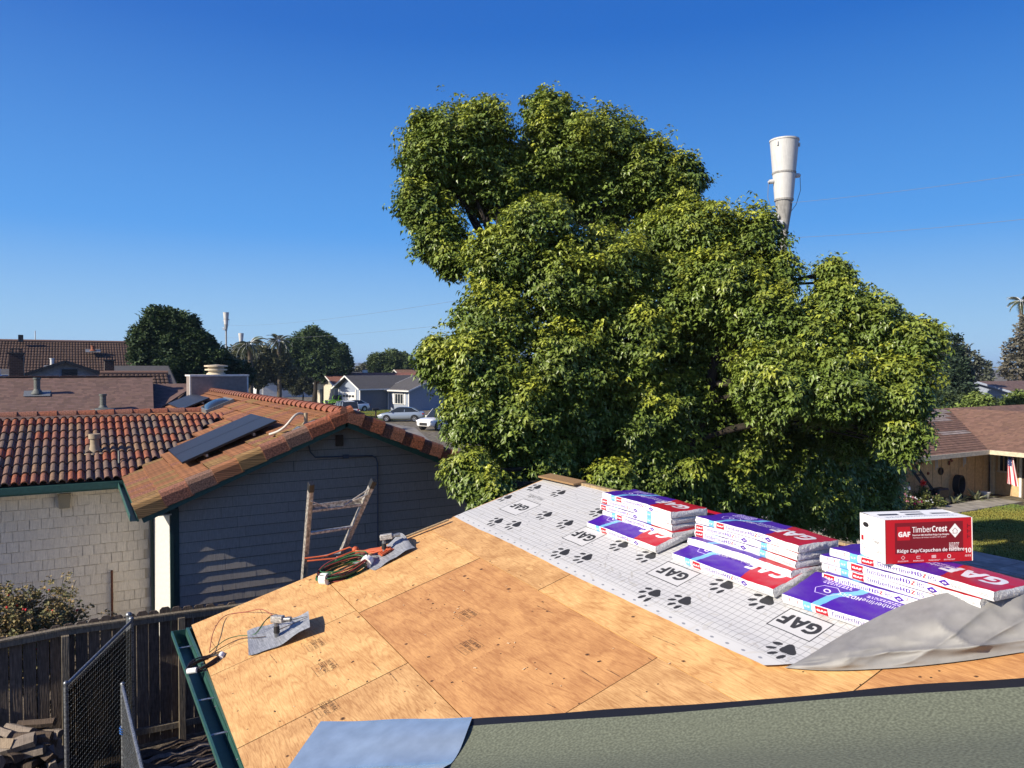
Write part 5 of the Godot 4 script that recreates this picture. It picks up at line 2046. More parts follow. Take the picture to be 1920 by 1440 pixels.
# ---------------------------------------------------------------- shingle packs and the carton
func bundle(label: String, c: Vector3, tilt: float, yaw: float, th: float, print_: int, sag: float, seed_: int, group := "wrapped shingle packs stacked on the roof") -> void:
	# c: middle of the down-slope bottom edge
	var B := thing("shingle_pack", label, "shingle pack", c, group, yaw)
	B.rotation = V(0, yaw, tilt)
	var nz := FastNoiseLite.new()
	nz.seed = seed_
	nz.frequency = 1.0
	var L := 1.0
	var W := 0.337
	var sg := func(z: float) -> float:
		return -sag * pow(absf(z) * 2.0, 2.0) * 0.25
	var top := func(x: float, z: float) -> float:
		var e := minf(minf(x, W - x), 0.5 - absf(z))
		return th - 0.003 * exp(-e / 0.008) + sg.call(z) + 0.007 * nz.get_noise_2d(x * 5, z * 3) + 0.0028 * nz.get_noise_2d(x * 24, z * 10)
	var mb := MB.new()
	mb.grid(48, 16, func(a: float, b: float) -> Vector3:
		var z := lerpf(-0.5, 0.5, a)
		var x := lerpf(W, 0.0, b)
		return V(x, top.call(x, z), z), Vector2(0.0, 0.001), Vector2(1.0, 343.0 / 640), true)
	mb.grid(8, 2, func(a: float, b: float) -> Vector3:
		var z := lerpf(-0.49, 0.49, a)
		return V(lerpf(0.0, W, b), sg.call(z), z), Vector2(0.1, 0.97), Vector2(0.9, 0.99))
	put("wrapper", mb, "bundle_paper", B)
	var v0: float = [345.0, 457.0, 570.0][print_] / 640.0
	var v1: float = [455.0, 567.0, 638.0][print_] / 640.0
	for s in 2:
		mb = MB.new()
		mb.grid(48, 6, func(a: float, b: float) -> Vector3:
			var z := lerpf(-0.5, 0.5, a)
			var x := 0.0 if s == 0 else W
			var y0: float = sg.call(z)
			var y1: float = top.call(x, z)
			var bul := 0.005 * sin(b * PI) + 0.007 * nz.get_noise_2d(z * 7 + 40 * s, b * 1.8) * sin(b * PI)
			return V(x + (-bul if s == 0 else bul), lerpf(y1, y0, b), z), Vector2(0, v0), Vector2(1, v1), true)
		put("side_panel", mb, "bundle_paper", B)
	for s in 2:
		mb = MB.new()
		mb.grid(14, 6, func(a: float, b: float) -> Vector3:
			var z := -0.5 if s == 0 else 0.5
			var x := W * a
			var y0: float = sg.call(z)
			var y1: float = top.call(x, z)
			var cr := 0.010 * sin(a * PI) * sin(b * PI) + 0.011 * nz.get_noise_2d(a * 5 + s * 30, b * 4) * sin(b * PI) * sin(a * PI)
			return V(x, lerpf(y1, y0, b), z + (cr if s == 1 else -cr)))
		put("end_flap", mb, "end_film", B)


func make_bundles() -> void:
	var where := ["pile nearest the tree", "middle pile", "pile under the carton"]
	var piles := [[3.80, 3.95, -4.83, -4.84], [3.735, 3.925, -3.67, -3.67], [3.70, 3.93, -2.60, -2.55]]
	var prints := [[0, 1, 1, 0], [2, 1, 1, 0], [1, 0, 0, 0]]
	var order := ["bottom", "second", "third", "top"]
	for p in 3:
		var d: Array = piles[p]
		bundle("violet and red shingle pack lying flat before the " + where[p], V(d[0], ry(d[0]) + 0.012, d[2]), atan(SL), -0.085 if p < 2 else 0.03, 0.058, 0, 0.0, 50 + p)
		bundle("lowest pack on the upslope side under the " + where[p], V(d[0] + 0.345, ry(d[0] + 0.345) + 0.012, d[2] - 0.01), atan(SL), -0.085, 0.058, 0, 0.0, 60 + p)
		var y: float = ry(d[1]) + 0.068
		for k in 4:
			var t := 0.0505
			var sag := [0.02, 0.035, 0.02][p] as float
			var dx := rng.randf_range(-0.010, 0.010)
			var dz := rng.randf_range(-0.02, 0.02)
			if p == 1 and k == 0:
				dx = -0.05
			if p == 2 and k == 3:
				dz = 0.05
			if p == 1 and k == 3:
				dz = 0.02
			var b := bundle_label(p, k, order, where)
			bundle(b, V(d[1] + dx, y, d[3] + dz), 0.03 if k < 3 else 0.01, -0.085 + rng.randf_range(-0.02, 0.02), t, prints[p][k], sag, 70 + p * 10 + k)
			y += t + 0.0015
	# the carton, hanging a little over the edge of the pack below it
	var L := 0.515
	var W := 0.25
	var H := 0.245
	var C := thing("shingle_carton", "red and white ridge cap carton standing on the near pile of packs", "carton", V(3.885, 4.208, -2.575), "", deg_to_rad(-25.0))
	C.rotation = V(deg_to_rad(-1.0), deg_to_rad(-25.0), deg_to_rad(1.0))
	var bv := 0.003
	var mb := MB.new()
	mb.quad(V(0, 0, 0), V(L, 0, 0), V(L, H, 0), V(0, H, 0), Vector2(0, 0.4995), Vector2(1, 0.4995), Vector2(1, 0.0005), Vector2(0, 0.0005))
	mb.quad(V(L, 0, -W), V(0, 0, -W), V(0, H, -W), V(L, H, -W), Vector2(0, 0.4995), Vector2(1, 0.4995), Vector2(1, 0.0005), Vector2(0, 0.0005))
	put("long_side", mb, "carton_board", C)
	mb = MB.new()
	mb.quad(V(0, 0, -W), V(0, 0, 0), V(0, H, 0), V(0, H, -W), Vector2(0.001, 0.999), Vector2(0.499, 0.999), Vector2(0.499, 0.501), Vector2(0.001, 0.501))
	mb.quad(V(L, 0, 0), V(L, 0, -W), V(L, H, -W), V(L, H, 0), Vector2(0.001, 0.999), Vector2(0.499, 0.999), Vector2(0.499, 0.501), Vector2(0.001, 0.501))
	put("carton_end", mb, "carton_board", C)
	mb = MB.new()
	for k in 2:
		var z0 := 0.0 if k == 0 else -W * 0.503
		var z1 := -W * 0.497 if k == 0 else -W
		var va := 1.0 if k == 0 else 0.75
		mb.grid(12, 3, func(a: float, b: float) -> Vector3:
			return V(L * a, H + 0.001 + 0.004 * sin(b * PI) * sin(a * 3 + k), lerpf(z0, z1, b)), Vector2(0.501, va - 0.001), Vector2(0.999, va - 0.249))
	mb.quad(V(0, 0, 0), V(0, 0, -W), V(L, 0, -W), V(L, 0, 0), Vector2(0.55, 0.55), Vector2(0.56, 0.55), Vector2(0.56, 0.56), Vector2(0.55, 0.56))
	put("lid_flap", mb, "carton_board", C)
	mb = MB.new()
	for e in [[V(0, 0, 0.0005), V(0, H, 0.0005)], [V(L, 0, 0), V(L, H, 0)]]:
		mb.bar(e[0], e[1], 0.004, 0.004)
	put("carton_edge", mb, "white_tape", C)


func bundle_label(p: int, k: int, order: Array, where: Array) -> String:
	if p == 1 and k == 0:
		return "plain pale backed shingle pack sagging at the bottom of the middle pile"
	return order[k] + " white sided shingle pack of the " + where[p]


# ---------------------------------------------------------------- the big tree
func make_big_tree() -> void:
	var T := thing("camphor_tree", "huge dense evergreen tree with drooping glossy leaves behind the plywood roof", "tree", V(8.0, 0, -10.1))
	var clumps := [
		V(6.07, 9.24, -12.68), 1.04, V(6.54, 9.69, -12.42), 0.69, V(5.54, 9.05, -12.58), 0.63, V(5.34, 8.24, -12.48), 0.57, V(5.62, 7.67, -12.31), 0.59, V(5.71, 7.27, -12.05), 0.42,
		V(6.74, 8.79, -12.48), 0.85, V(5.58, 9.68, -12.78), 0.41, V(7.90, 10.16, -12.25), 0.61, V(8.15, 9.39, -12.08), 1.07, V(8.97, 9.54, -11.81), 0.88, V(9.50, 9.02, -11.49), 0.93,
		V(10.17, 8.97, -11.10), 0.64, V(8.97, 8.65, -11.98), 0.94, V(9.94, 8.51, -11.22), 0.72, V(7.62, 8.98, -12.38), 0.82, V(6.69, 7.61, -10.70), 0.76, V(6.06, 7.05, -10.85), 0.70,
		V(7.06, 6.63, -10.46), 0.98, V(5.73, 6.07, -10.61), 0.72, V(7.89, 7.03, -10.38), 0.87, V(5.35, 5.30, -10.42), 0.79, V(4.76, 5.48, -10.56), 0.41, V(5.04, 4.54, -10.18), 0.44,
		V(4.94, 3.78, -9.83), 0.45, V(5.81, 4.64, -10.14), 0.83, V(6.78, 5.30, -10.19), 0.95, V(5.14, 3.58, -9.51), 0.38, V(8.09, 5.75, -10.04), 0.90, V(6.37, 3.85, -10.19), 0.68,
		V(5.15, 4.70, -10.12), 0.48, V(7.19, 4.50, -10.33), 0.71, V(9.49, 7.64, -9.88), 0.75, V(10.30, 7.55, -9.40), 0.70, V(10.52, 6.96, -9.06), 0.51, V(9.55, 6.67, -9.42), 0.91,
		V(8.99, 6.52, -10.14), 0.94, V(9.91, 6.19, -8.80), 0.71, V(9.27, 7.64, -10.60), 0.68, V(11.25, 6.90, -8.44), 0.38, V(11.13, 6.29, -8.30), 0.68, V(11.52, 6.01, -7.87), 0.67,
		V(11.81, 5.65, -7.49), 0.61, V(12.04, 5.83, -7.36), 0.39, V(10.45, 5.74, -8.28), 0.70, V(10.45, 5.04, -7.87), 0.81, V(11.26, 4.96, -7.40), 0.72, V(9.63, 5.04, -8.34), 0.81,
		V(12.02, 3.95, -10.00), 0.94, V(11.40, 4.28, -7.30), 0.51, V(14.69, 3.14, -10.00), 0.68, V(13.30, 3.02, -10.00), 0.76, V(10.18, 5.20, -9.90), 0.92, V(10.43, 3.92, -10.00), 0.93,
		V(9.13, 4.64, -10.01), 0.89, V(9.01, 3.62, -10.00), 0.84, V(8.18, 3.58, -10.00), 0.68, V(6.88, 3.64, -8.90), 0.40, V(11.64, 4.87, -7.37), 0.52, V(14.35, 2.26, -10.00), 0.62,
		V(12.03, 2.80, -10.00), 0.73, V(10.58, 2.92, -10.00), 0.69, V(7.87, 5.77, -10.97), 0.76, V(9.75, 5.79, -10.27), 0.88, V(8.13, 4.53, -11.00), 0.91, V(8.29, 4.48, -10.00), 0.91,
		V(7.91, 3.50, -10.86), 0.76, V(8.77, 3.54, -10.00), 0.83, V(9.90, 3.27, -10.00), 0.87, V(11.14, 3.38, -10.00), 0.91, V(8.88, 4.90, -11.03), 0.89, V(12.34, 2.77, -10.00), 0.84,
		V(11.69, 4.37, -8.47), 0.75, V(11.34, 4.81, -7.88), 0.57, V(13.12, 4.11, -10.00), 0.81, V(13.97, 3.52, -10.00), 0.78, V(10.16, 3.74, -10.00), 0.78, V(11.57, 3.66, -10.00), 0.82,
		V(12.97, 3.37, -10.00), 0.81, V(10.84, 4.30, -10.00), 0.80, V(12.32, 4.36, -10.00), 0.84, V(14.70, 2.57, -10.00), 0.63, V(13.65, 2.33, -10.00), 0.66, V(6.29, 3.96, -10.89), 0.62,
		V(7.39, 3.81, -10.94), 0.75, V(6.66, 3.16, -10.65), 0.54]
	# stems and limbs
	var rg := RandomNumberGenerator.new()
	rg.seed = 404
	var base := V(8.0, 0, -10.1)
	var stems := [[V(7.74, 2.63, -10.23), V(7.05, 5.39, -11.09), V(6.54, 7.28, -11.95)], [V(8.17, 2.81, -10.32), V(8.26, 5.56, -11.09), V(8.51, 7.97, -11.78)], [V(8.51, 2.63, -9.80), V(9.37, 4.70, -9.55), V(9.80, 6.42, -9.63)], [V(7.65, 2.46, -9.98), V(6.54, 3.84, -10.15), V(5.68, 5.21, -10.49)]]
	var nodes := []
	for s in stems:
		var net := [base + V(rg.randf_range(-0.1, 0.1), 0, rg.randf_range(-0.1, 0.1)), s[0], s[1], s[2]]
		var pts := PackedVector3Array()
		for k in 19:
			pts.append(patch_point([net, net], k / 18.0, 0.0))
		var mb := MB.new()
		mb.tube(pts, 0.20, 0.05, 10)
		put("trunk", mb, "trunk", T, true)
		for k in range(6, 19):
			nodes.append(pts[k])
	for i in range(0, clumps.size(), 2):
		var c: Vector3 = clumps[i]
		var best := base
		var bd := 1e9
		for q in nodes:
			var dd: float = q.distance_to(c) + (2.0 if q.y > c.y else 0.0)
			if dd < bd:
				bd = dd
				best = q
		var net := [best, best.lerp(c, 0.4) + V(rg.randf_range(-0.2, 0.2), 0.12 * bd - 0.15, rg.randf_range(-0.2, 0.2)), c]
		var pts := PackedVector3Array()
		for k in 10:
			pts.append(patch_point([net, net], k / 9.0, 0.0))
		var mb := MB.new()
		mb.tube(pts, 0.055, 0.015, 7)
		for k in 7:
			var d := V(rg.randf_range(-1, 1), rg.randf_range(-0.6, 1), rg.randf_range(-1, 1)).normalized() * (clumps[i + 1] as float) * 0.85
			mb.tube(PackedVector3Array([pts[5 + k % 4], c.lerp(c + d, 0.5) + V(0, -0.05, 0), c + d]), 0.018, 0.004, 4, false)
		put("branch", mb, "trunk", T, true)
	# leaves
	var meshes := [leaf_spray(9, 0.080, 0.022, 0.09, 0.55, 1), leaf_spray(8, 0.088, 0.023, 0.11, 0.75, 2), leaf_spray(10, 0.070, 0.021, 0.10, 0.35, 3)]
	var tfs := [[], [], []]
	var cols := [[], [], []]
	var nz := FastNoiseLite.new()
	nz.seed = 8
	nz.frequency = 1.1
	var fine := FastNoiseLite.new()
	fine.seed = 28
	fine.frequency = 3.6
	var hue := FastNoiseLite.new()
	hue.seed = 18
	hue.frequency = 0.7
	for i in range(0, clumps.size(), 2):
		var c: Vector3 = clumps[i]
		var R: float = clumps[i + 1]
		var n := int(2200 * R * R) + 180
		for k in n:
			var d := V(rg.randfn(), rg.randfn(), rg.randfn()).normalized()
			var lump := nz.get_noise_3dv(c + d * R * 1.6)
			if lump < -0.22 and rg.randf() < 0.8:
				continue
			var r := R * (0.85 + 0.42 * lump + 0.12 * fine.get_noise_3dv(c + d * R)) * (1.0 - 0.45 * pow(rg.randf(), 1.8))
			if rg.randf() < 0.025:
				r = R * (1.02 + 0.30 * lump + rg.randf_range(0.0, 0.14))
			if d.y < -0.3:
				r *= 0.92
			var p := c + V(d.x, d.y * 0.95, d.z) * r
			if p.y < 0.7:
				continue
			# stay clear of the neighbour's roof and wall
			if p.z < -12.85 and p.x < 7.6 and p.y < 4.9:
				continue
			var tilt := V(d.x, 0, d.z) * 0.55
			var up := (Vector3.UP + tilt).normalized()
			var sd := up.cross(V(cos(k * 2.4), 0, sin(k * 2.4))).normalized()
			var b := Basis(sd, up, sd.cross(up)).scaled(Vector3.ONE * rg.randf_range(0.75, 1.25))
			var q := rg.randi() % 3
			tfs[q].append(Transform3D(b, p - T.position))
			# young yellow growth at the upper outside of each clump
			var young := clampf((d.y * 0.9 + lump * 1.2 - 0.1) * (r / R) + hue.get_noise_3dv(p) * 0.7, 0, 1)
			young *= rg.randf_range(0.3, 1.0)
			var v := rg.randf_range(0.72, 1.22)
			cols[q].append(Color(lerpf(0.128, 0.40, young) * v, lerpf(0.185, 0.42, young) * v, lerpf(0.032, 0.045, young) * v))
	for q in 3:
		multi("crown", meshes[q], "leaf", T, tfs[q], cols[q])


# ---------------------------------------------------------------- street far off
func gable_block(P: Node3D, x0: float, x1: float, z0: float, z1: float, eave: float, ridge: float, along_x: bool, wallm: String, roofm: String, over := 0.45, trim := "wall_white", floor_y := 0.0) -> void:
	# a plain block under a saddle roof; z0 < z1
	var w := MB.new()
	var hx := (x0 + x1) * 0.5
	var hz := (z0 + z1) * 0.5
	w.box(V(hx, (eave + floor_y) * 0.5, hz), V(x1 - x0, eave - floor_y, z1 - z0))
	if along_x:
		var sl := (ridge - eave) / (hz - z0 + over)
		var gh := ridge - sl * 0.02 - 0.06
		for s in [x0, x1]:
			w.prism(PackedVector2Array([Vector2(z0, eave), Vector2(z1, eave), Vector2(hz, gh)]), V(s + (0.01 if s == x0 else -0.01), 0, 0), V(0, 0, 1), V(0, 1, 0), 0.02)
	else:
		var gh := ridge - 0.06
		for s in [z0, z1]:
			w.prism(PackedVector2Array([Vector2(x0, eave), Vector2(x1, eave), Vector2(hx, gh)]), V(0, 0, s + (0.03 if s == z0 else -0.01)), V(1, 0, 0), V(0, 1, 0), 0.02)
	put("wall", w, wallm, P, true)
	var r := MB.new()
	var e := eave - 0.02
	if along_x:
		var a0 := x0 - over
		var a1 := x1 + over
		r.mquad(V(a0, e, z1 + over), V(a1, e, z1 + over), V(a1, ridge, hz), V(a0, ridge, hz))
		r.mquad(V(a1, e, z0 - over), V(a0, e, z0 - over), V(a0, ridge, hz), V(a1, ridge, hz))
	else:
		var b0 := z0 - over
		var b1 := z1 + over
		r.mquad(V(x0 - over, e, b0), V(x0 - over, e, b1), V(hx, ridge, b1), V(hx, ridge, b0))
		r.mquad(V(x1 + over, e, b1), V(x1 + over, e, b0), V(hx, ridge, b0), V(hx, ridge, b1))
	put("roof", r, roofm, P, true)
	var f := MB.new()
	if along_x:
		for s in [z0 - over, z1 + over]:
			f.box(V(hx, e - 0.07, s), V(x1 - x0 + 2 * over, 0.16, 0.05))
		for s in [x0 - over, x1 + over]:
			f.bar(V(s, e - 0.07, z0 - over), V(s, ridge - 0.07, hz), 0.05, 0.17)
			f.bar(V(s, e - 0.07, z1 + over), V(s, ridge - 0.07, hz), 0.05, 0.17)
	else:
		for s in [x0 - over, x1 + over]:
			f.box(V(s, e - 0.07, hz), V(0.05, 0.16, z1 - z0 + 2 * over))
		for s in [z0 - over, z1 + over]:
			f.bar(V(x0 - over, e - 0.07, s), V(hx, ridge - 0.07, s), 0.05, 0.17)
			f.bar(V(x1 + over, e - 0.07, s), V(hx, ridge - 0.07, s), 0.05, 0.17)
	put("fascia", f, trim, P, true)


func part_box(P: Node3D, called: String, m: String, c: Vector3, s: Vector3) -> MeshInstance3D:
	var mb := MB.new()
	mb.box(c, s)
	return put(called, mb, m, P, true)


# a window on a wall that faces -x or +z: frame, panes proud of the wall
func window(P: Node3D, c: Vector3, w: float, h: float, face_x: bool, panes := 2, framem := "wall_white") -> void:
	var f := MB.new()
	var ax := V(0, 0, 1) if face_x else V(1, 0, 0)
	var out := V(-1, 0, 0) if face_x else V(0, 0, 1)
	var sz := func(a: float, b: float, d: float) -> Vector3:
		return V(d, b, a) if face_x else V(a, b, d)
	f.box(c + V(0, h / 2, 0) + out * 0.03, sz.call(w + 0.1, 0.07, 0.06))
	f.box(c - V(0, h / 2, 0) + out * 0.035, sz.call(w + 0.14, 0.07, 0.07))
	for k in panes + 1:
		f.box(c + ax * (w * (float(k) / panes - 0.5)) + out * 0.028, sz.call(0.06, h, 0.055))
	var o := put("window", f, framem, P, true)
	for k in panes:
		var g := MB.new()
		g.box(c + ax * (w * ((k + 0.5) / panes - 0.5)) + out * 0.008, sz.call(w / panes - 0.06, h - 0.07, 0.012))
		put("pane", g, "dark_glass", o)


func wheel(P: Node3D, c: Vector3, r: float, w: float, side: float) -> void:
	var t := Transform3D(Basis(V(1, 0, 0), PI / 2 * side), c)
	var mb := MB.new()
	mb.t = t
	mb.lathe([Vector2(r * 0.55, -w / 2), Vector2(r * 0.93, -w / 2), Vector2(r, -w * 0.3), Vector2(r, w * 0.3), Vector2(r * 0.93, w / 2), Vector2(r * 0.66, w / 2), Vector2(r * 0.62, w * 0.36)], 20)
	var o := put("wheel", mb, "tyre", P)
	mb = MB.new()
	mb.t = t
	mb.lathe([Vector2(r * 0.64, w * 0.30), Vector2(r * 0.6, w * 0.42), Vector2(r * 0.52, w * 0.40), Vector2(r * 0.5, w * 0.22)], 20)
	for k in 5:
		var a := TAU * k / 5
		mb.bar(V(0, w * 0.36, 0), V(cos(a) * r * 0.56, w * 0.38, sin(a) * r * 0.56), 0.06 * r / 0.33, 0.03)
	mb.ball(V(0, w * 0.36, 0), V(r * 0.16, 0.02, r * 0.16), 8, 4)
	put("rim", mb, "rim", o)


func loft(mb: MB, st: Array, ring: Callable) -> void:
	var rings := []
	for s in st:
		rings.append(ring.call(s))
	var m: int = rings[0].size()
	mb.grid(rings.size() - 1, m - 1, func(a: float, b: float) -> Vector3:
		return rings[int(round(a * (rings.size() - 1)))][int(round(b * (m - 1)))])
	for e in [0, rings.size() - 1]:
		var c := Vector3.ZERO
		for p in rings[e]:
			c += p / m
		for k in m - 1:
			if e == 0:
				mb.tri(c, rings[e][k], rings[e][k + 1])
			else:
				mb.tri(c, rings[e][k + 1], rings[e][k])


func car(called: String, label: String, cat: String, at: Vector3, head: Vector2, paint: String, body: Array, cabin: Array, roofspan: Vector2, wr: float, wx: Array, pillars: Array) -> Node3D:
	var C := thing(called, label, cat, at, "cars parked down the street", atan2(-head.y, head.x))
	var mb := MB.new()
	loft(mb, body, func(s: Array) -> Array:
		var x: float = s[0]
		var w: float = s[1]
		var b: float = s[2]
		var t: float = s[3]
		var r := []
		for q in [[0.0, 0.0], [0.8, 0.0], [0.97, 0.16], [1.0, 0.42], [0.99, 0.72], [0.93, 0.93], [0.78, 1.0], [0.0, 1.03]]:
			r.append(V(x, lerpf(b, t, q[1]), w * q[0]))
		for q in [[0.0, 1.03], [0.78, 1.0], [0.93, 0.93], [0.99, 0.72], [1.0, 0.42], [0.97, 0.16], [0.8, 0.0], [0.0, 0.0]]:
			r.append(V(x, lerpf(b, t, q[1]), -w * q[0]))
		return r)
	put("body", mb, paint, C)
	mb = MB.new()
	loft(mb, cabin, func(s: Array) -> Array:
		var x: float = s[0]
		var r := []
		for q in [[1.0, 0.0], [0.6, 0.6], [0.3, 0.9], [0.0, 1.0]]:
			r.append(V(x, lerpf(s[3], s[4], q[1]), lerpf(s[2], s[1], q[0])))
		for q in [[0.0, 1.0], [0.3, 0.9], [0.6, 0.6], [1.0, 0.0]]:
			r.append(V(x, lerpf(s[3], s[4], q[1]), -lerpf(s[2], s[1], q[0])))
		return r)
	put("glazing", mb, "dark_glass", C)
	# painted roof over the glass
	var tops := []
	for s in cabin:
		if s[0] >= roofspan.x - 0.01 and s[0] <= roofspan.y + 0.01:
			tops.append(s)
	mb = MB.new()
	mb.grid(tops.size() - 1, 6, func(a: float, b: float) -> Vector3:
		var s: Array = tops[int(round(a * (tops.size() - 1)))]
		var k := b * 2 - 1
		return V(s[0], s[4] + 0.015 - 0.05 * pow(absf(k), 4.0), (s[2] + 0.035) * k))
	put("roof", mb, paint, C)
	for p in pillars:
		for sd in [-1.0, 1.0]:
			mb = MB.new()
			mb.bar(V(p[0], p[1], (p[2] + 0.012) * sd), V(p[3], p[4], (p[5] + 0.02) * sd), 0.05, 0.03, V(0, 0, 1))
			put("pillar", mb, paint, C)
	for x in wx:
		for sd in [-1.0, 1.0]:
			wheel(C, V(x, wr, (body[3][1] - 0.07) * sd), wr, 0.22, sd)
			mb = MB.new()
			mb.t = Transform3D(Basis(V(1, 0, 0), PI / 2 * sd), V(x, wr + 0.02, (body[3][1] - 0.004) * sd))
			mb.lathe([Vector2(0.0, 0.0), Vector2(wr + 0.055, 0.0), Vector2(wr + 0.055, 0.006), Vector2(0.0, 0.006)], 18)
			put("wheel_arch", mb, "car_trim", C)
	var f: Array = body[body.size() - 1]
	var r0: Array = body[0]
	for sd in [-1.0, 1.0]:
		mb = MB.new()
		mb.cbox(V(f[0] - 0.10, f[3] - 0.04, (body[body.size() - 2][1] - 0.14) * sd), V(0.26, 0.13, 0.30), 0.03)
		put("headlight", mb, "lamp_clear", C)
		mb = MB.new()
		mb.cbox(V(r0[0] + 0.07, r0[3] - 0.06, (body[1][1] - 0.12) * sd), V(0.18, 0.15, 0.22), 0.03)
		put("tail_light", mb, "lamp_red", C)
		mb = MB.new()
		mb.cbox(V(roofspan.y + 0.55, body[3][3] + 0.06, (body[3][1] + 0.07) * sd), V(0.10, 0.11, 0.17), 0.02)
		put("wing_mirror", mb, paint, C)
	mb = MB.new()
	mb.cbox(V(f[0] - 0.02, lerpf(f[2], f[3], 0.35), 0), V(0.10, (f[3] - f[2]) * 0.55, f[1] * 1.2), 0.02)
	put("grille", mb, "car_trim", C)
	mb = MB.new()
	mb.cbox(V(r0[0] - 0.005, lerpf(r0[2], r0[3], 0.5), 0), V(0.02, 0.11, 0.34), 0.004)
	put("number_plate", mb, "wall_white", C)
	return C


func make_street() -> void:
	var sedan := [[-2.25, 0.70, 0.42, 0.84], [-2.12, 0.80, 0.28, 0.95], [-1.5, 0.87, 0.22, 0.99], [-0.6, 0.89, 0.2, 0.97], [0.6, 0.89, 0.2, 0.94], [1.2, 0.88, 0.22, 0.90], [1.85, 0.83, 0.25, 0.80], [2.16, 0.72, 0.28, 0.70], [2.26, 0.55, 0.36, 0.62]]
	var scab := [[-1.85, 0.72, 0.66, 0.95, 0.99], [-1.1, 0.75, 0.56, 0.95, 1.36], [-0.5, 0.76, 0.56, 0.95, 1.43], [0.1, 0.76, 0.56, 0.93, 1.43], [0.42, 0.76, 0.57, 0.92, 1.38], [1.25, 0.74, 0.68, 0.88, 0.92]]
	var spil := [[-1.85, 0.97, 0.70, -1.1, 1.34, 0.57], [-0.35, 0.96, 0.76, -0.4, 1.40, 0.57], [1.25, 0.90, 0.70, 0.42, 1.37, 0.58]]
	var c1 := car("parked_sedan", "silver blue sedan parked side on in the street", "car", V(27.9, 0.01, -70.3), Vector2(-0.88, -0.47), "car_blue_silver", sedan, scab, Vector2(-1.1, 0.42), 0.32, [-1.35, 1.38], spil)
	car("parked_sedan", "white sedan with sloping roof on the driveway before the blue grey garage", "car", V(28.6, 0.016, -88.4), Vector2(-0.96, 0.28), "car_white", sedan, scab, Vector2(-1.1, 0.42), 0.33, [-1.35, 1.38], spil)
	var suv := [[-2.3, 0.84, 0.42, 1.02], [-2.22, 0.90, 0.32, 1.08], [-1.5, 0.95, 0.28, 1.10], [-0.6, 0.96, 0.26, 1.09], [0.6, 0.96, 0.26, 1.08], [1.3, 0.95, 0.28, 1.07], [2.0, 0.92, 0.32, 1.02], [2.3, 0.86, 0.36, 0.94], [2.38, 0.76, 0.42, 0.86]]
	var vcab := [[-2.22, 0.84, 0.80, 1.05, 1.08], [-2.02, 0.85, 0.72, 1.05, 1.80], [-1.0, 0.86, 0.72, 1.05, 1.86], [0.0, 0.86, 0.72, 1.05, 1.86], [0.45, 0.86, 0.72, 1.05, 1.80], [1.25, 0.84, 0.78, 1.03, 1.07]]
	var vpil := [[-2.2, 1.07, 0.83, -2.0, 1.78, 0.74], [-1.05, 1.08, 0.86, -1.05, 1.82, 0.74], [-0.1, 1.08, 0.86, -0.15, 1.82, 0.74], [1.25, 1.05, 0.82, 0.45, 1.78, 0.74]]
	car("parked_minivan", "pale silver minivan seen from behind beyond the tile ridge", "van", V(24.4, 0.012, -77.4), Vector2(0.05, -1.0), "car_silver", suv, vcab, Vector2(-2.02, 0.45), 0.36, [-1.4, 1.45], vpil)
	car("parked_suv", "white sport utility car whose front shows left of the big tree", "car", V(27.35, 0.012, -59.3), Vector2(-0.93, 0.36), "car_white", suv, vcab, Vector2(-2.02, 0.45), 0.40, [-1.4, 1.5], vpil)
	# lime off-roader, boxy
	var J := thing("green_off_roader", "lime green boxy off road car with black rear top on the driveway", "car", V(29.6, 0.016, -95.4), "cars parked down the street", atan2(-0.22, -0.97))
	var mb := MB.new()
	mb.cbox(V(-0.6, 0.92, 0), V(2.9, 0.62, 1.56), 0.06)
	mb.cbox(V(1.45, 0.98, 0), V(1.3, 0.42, 1.30), 0.07)
	put("body", mb, "car_green", J)
	for sd in [-1.0, 1.0]:
		mb = MB.new()
		mb.bar(V(0.9, 0.98, 0.86 * sd), V(2.1, 0.94, 0.86 * sd), 0.34, 0.07, Vector3.UP, 0.02)
		mb.bar(V(-1.9, 0.98, 0.86 * sd), V(-0.9, 0.98, 0.86 * sd), 0.30, 0.07, Vector3.UP, 0.02)
		put("fender", mb, "car_green", J)
		mb = MB.new()
		mb.cbox(V(0.25, 1.48, 0.72 * sd), V(0.95, 0.42, 0.03), 0.008)
		put("side_window", mb, "dark_glass", J)
		mb = MB.new()
		for p in [[0.80, 0.74], [-0.28, -0.30]]:
			mb.bar(V(p[0] + (0.12 if p[0] > 0.5 else 0.0), 1.22, 0.74 * sd), V(p[1], 1.74, 0.70 * sd), 0.08, 0.05, V(0, 0, 1))
		mb.bar(V(0.76, 1.74, 0.70 * sd), V(-0.35, 1.74, 0.70 * sd), 0.06, 0.07)
		put("door_frame", mb, "car_green", J)
		for x in [-1.4, 1.5]:
			wheel(J, V(x, 0.43, 0.80 * sd), 0.43, 0.28, sd)
		mb = MB.new()
		mb.ball(V(2.12, 1.02, 0.42 * sd), V(0.05, 0.10, 0.10), 10, 6)
		put("headlight", mb, "lamp_clear", J)
	mb = MB.new()
	mb.cbox(V(-1.2, 1.50, 0), V(1.75, 0.52, 1.44), 0.05)
	mb.cbox(V(0.15, 1.76, 0), V(1.1, 0.06, 1.40), 0.02)
	put("soft_top", mb, "car_trim", J)
	mb = MB.new()
	mb.bar(V(0.92, 1.24, 0), V(0.78, 1.72, 0), 1.36, 0.03, V(1, 0, 0))
	put("windscreen", mb, "dark_glass", J)
	mb = MB.new()
	mb.cbox(V(2.2, 0.62, 0), V(0.2, 0.22, 1.5), 0.03)
	mb.cbox(V(2.10, 0.96, 0), V(0.04, 0.34, 0.7), 0.01)
	put("bumper", mb, "car_trim", J)
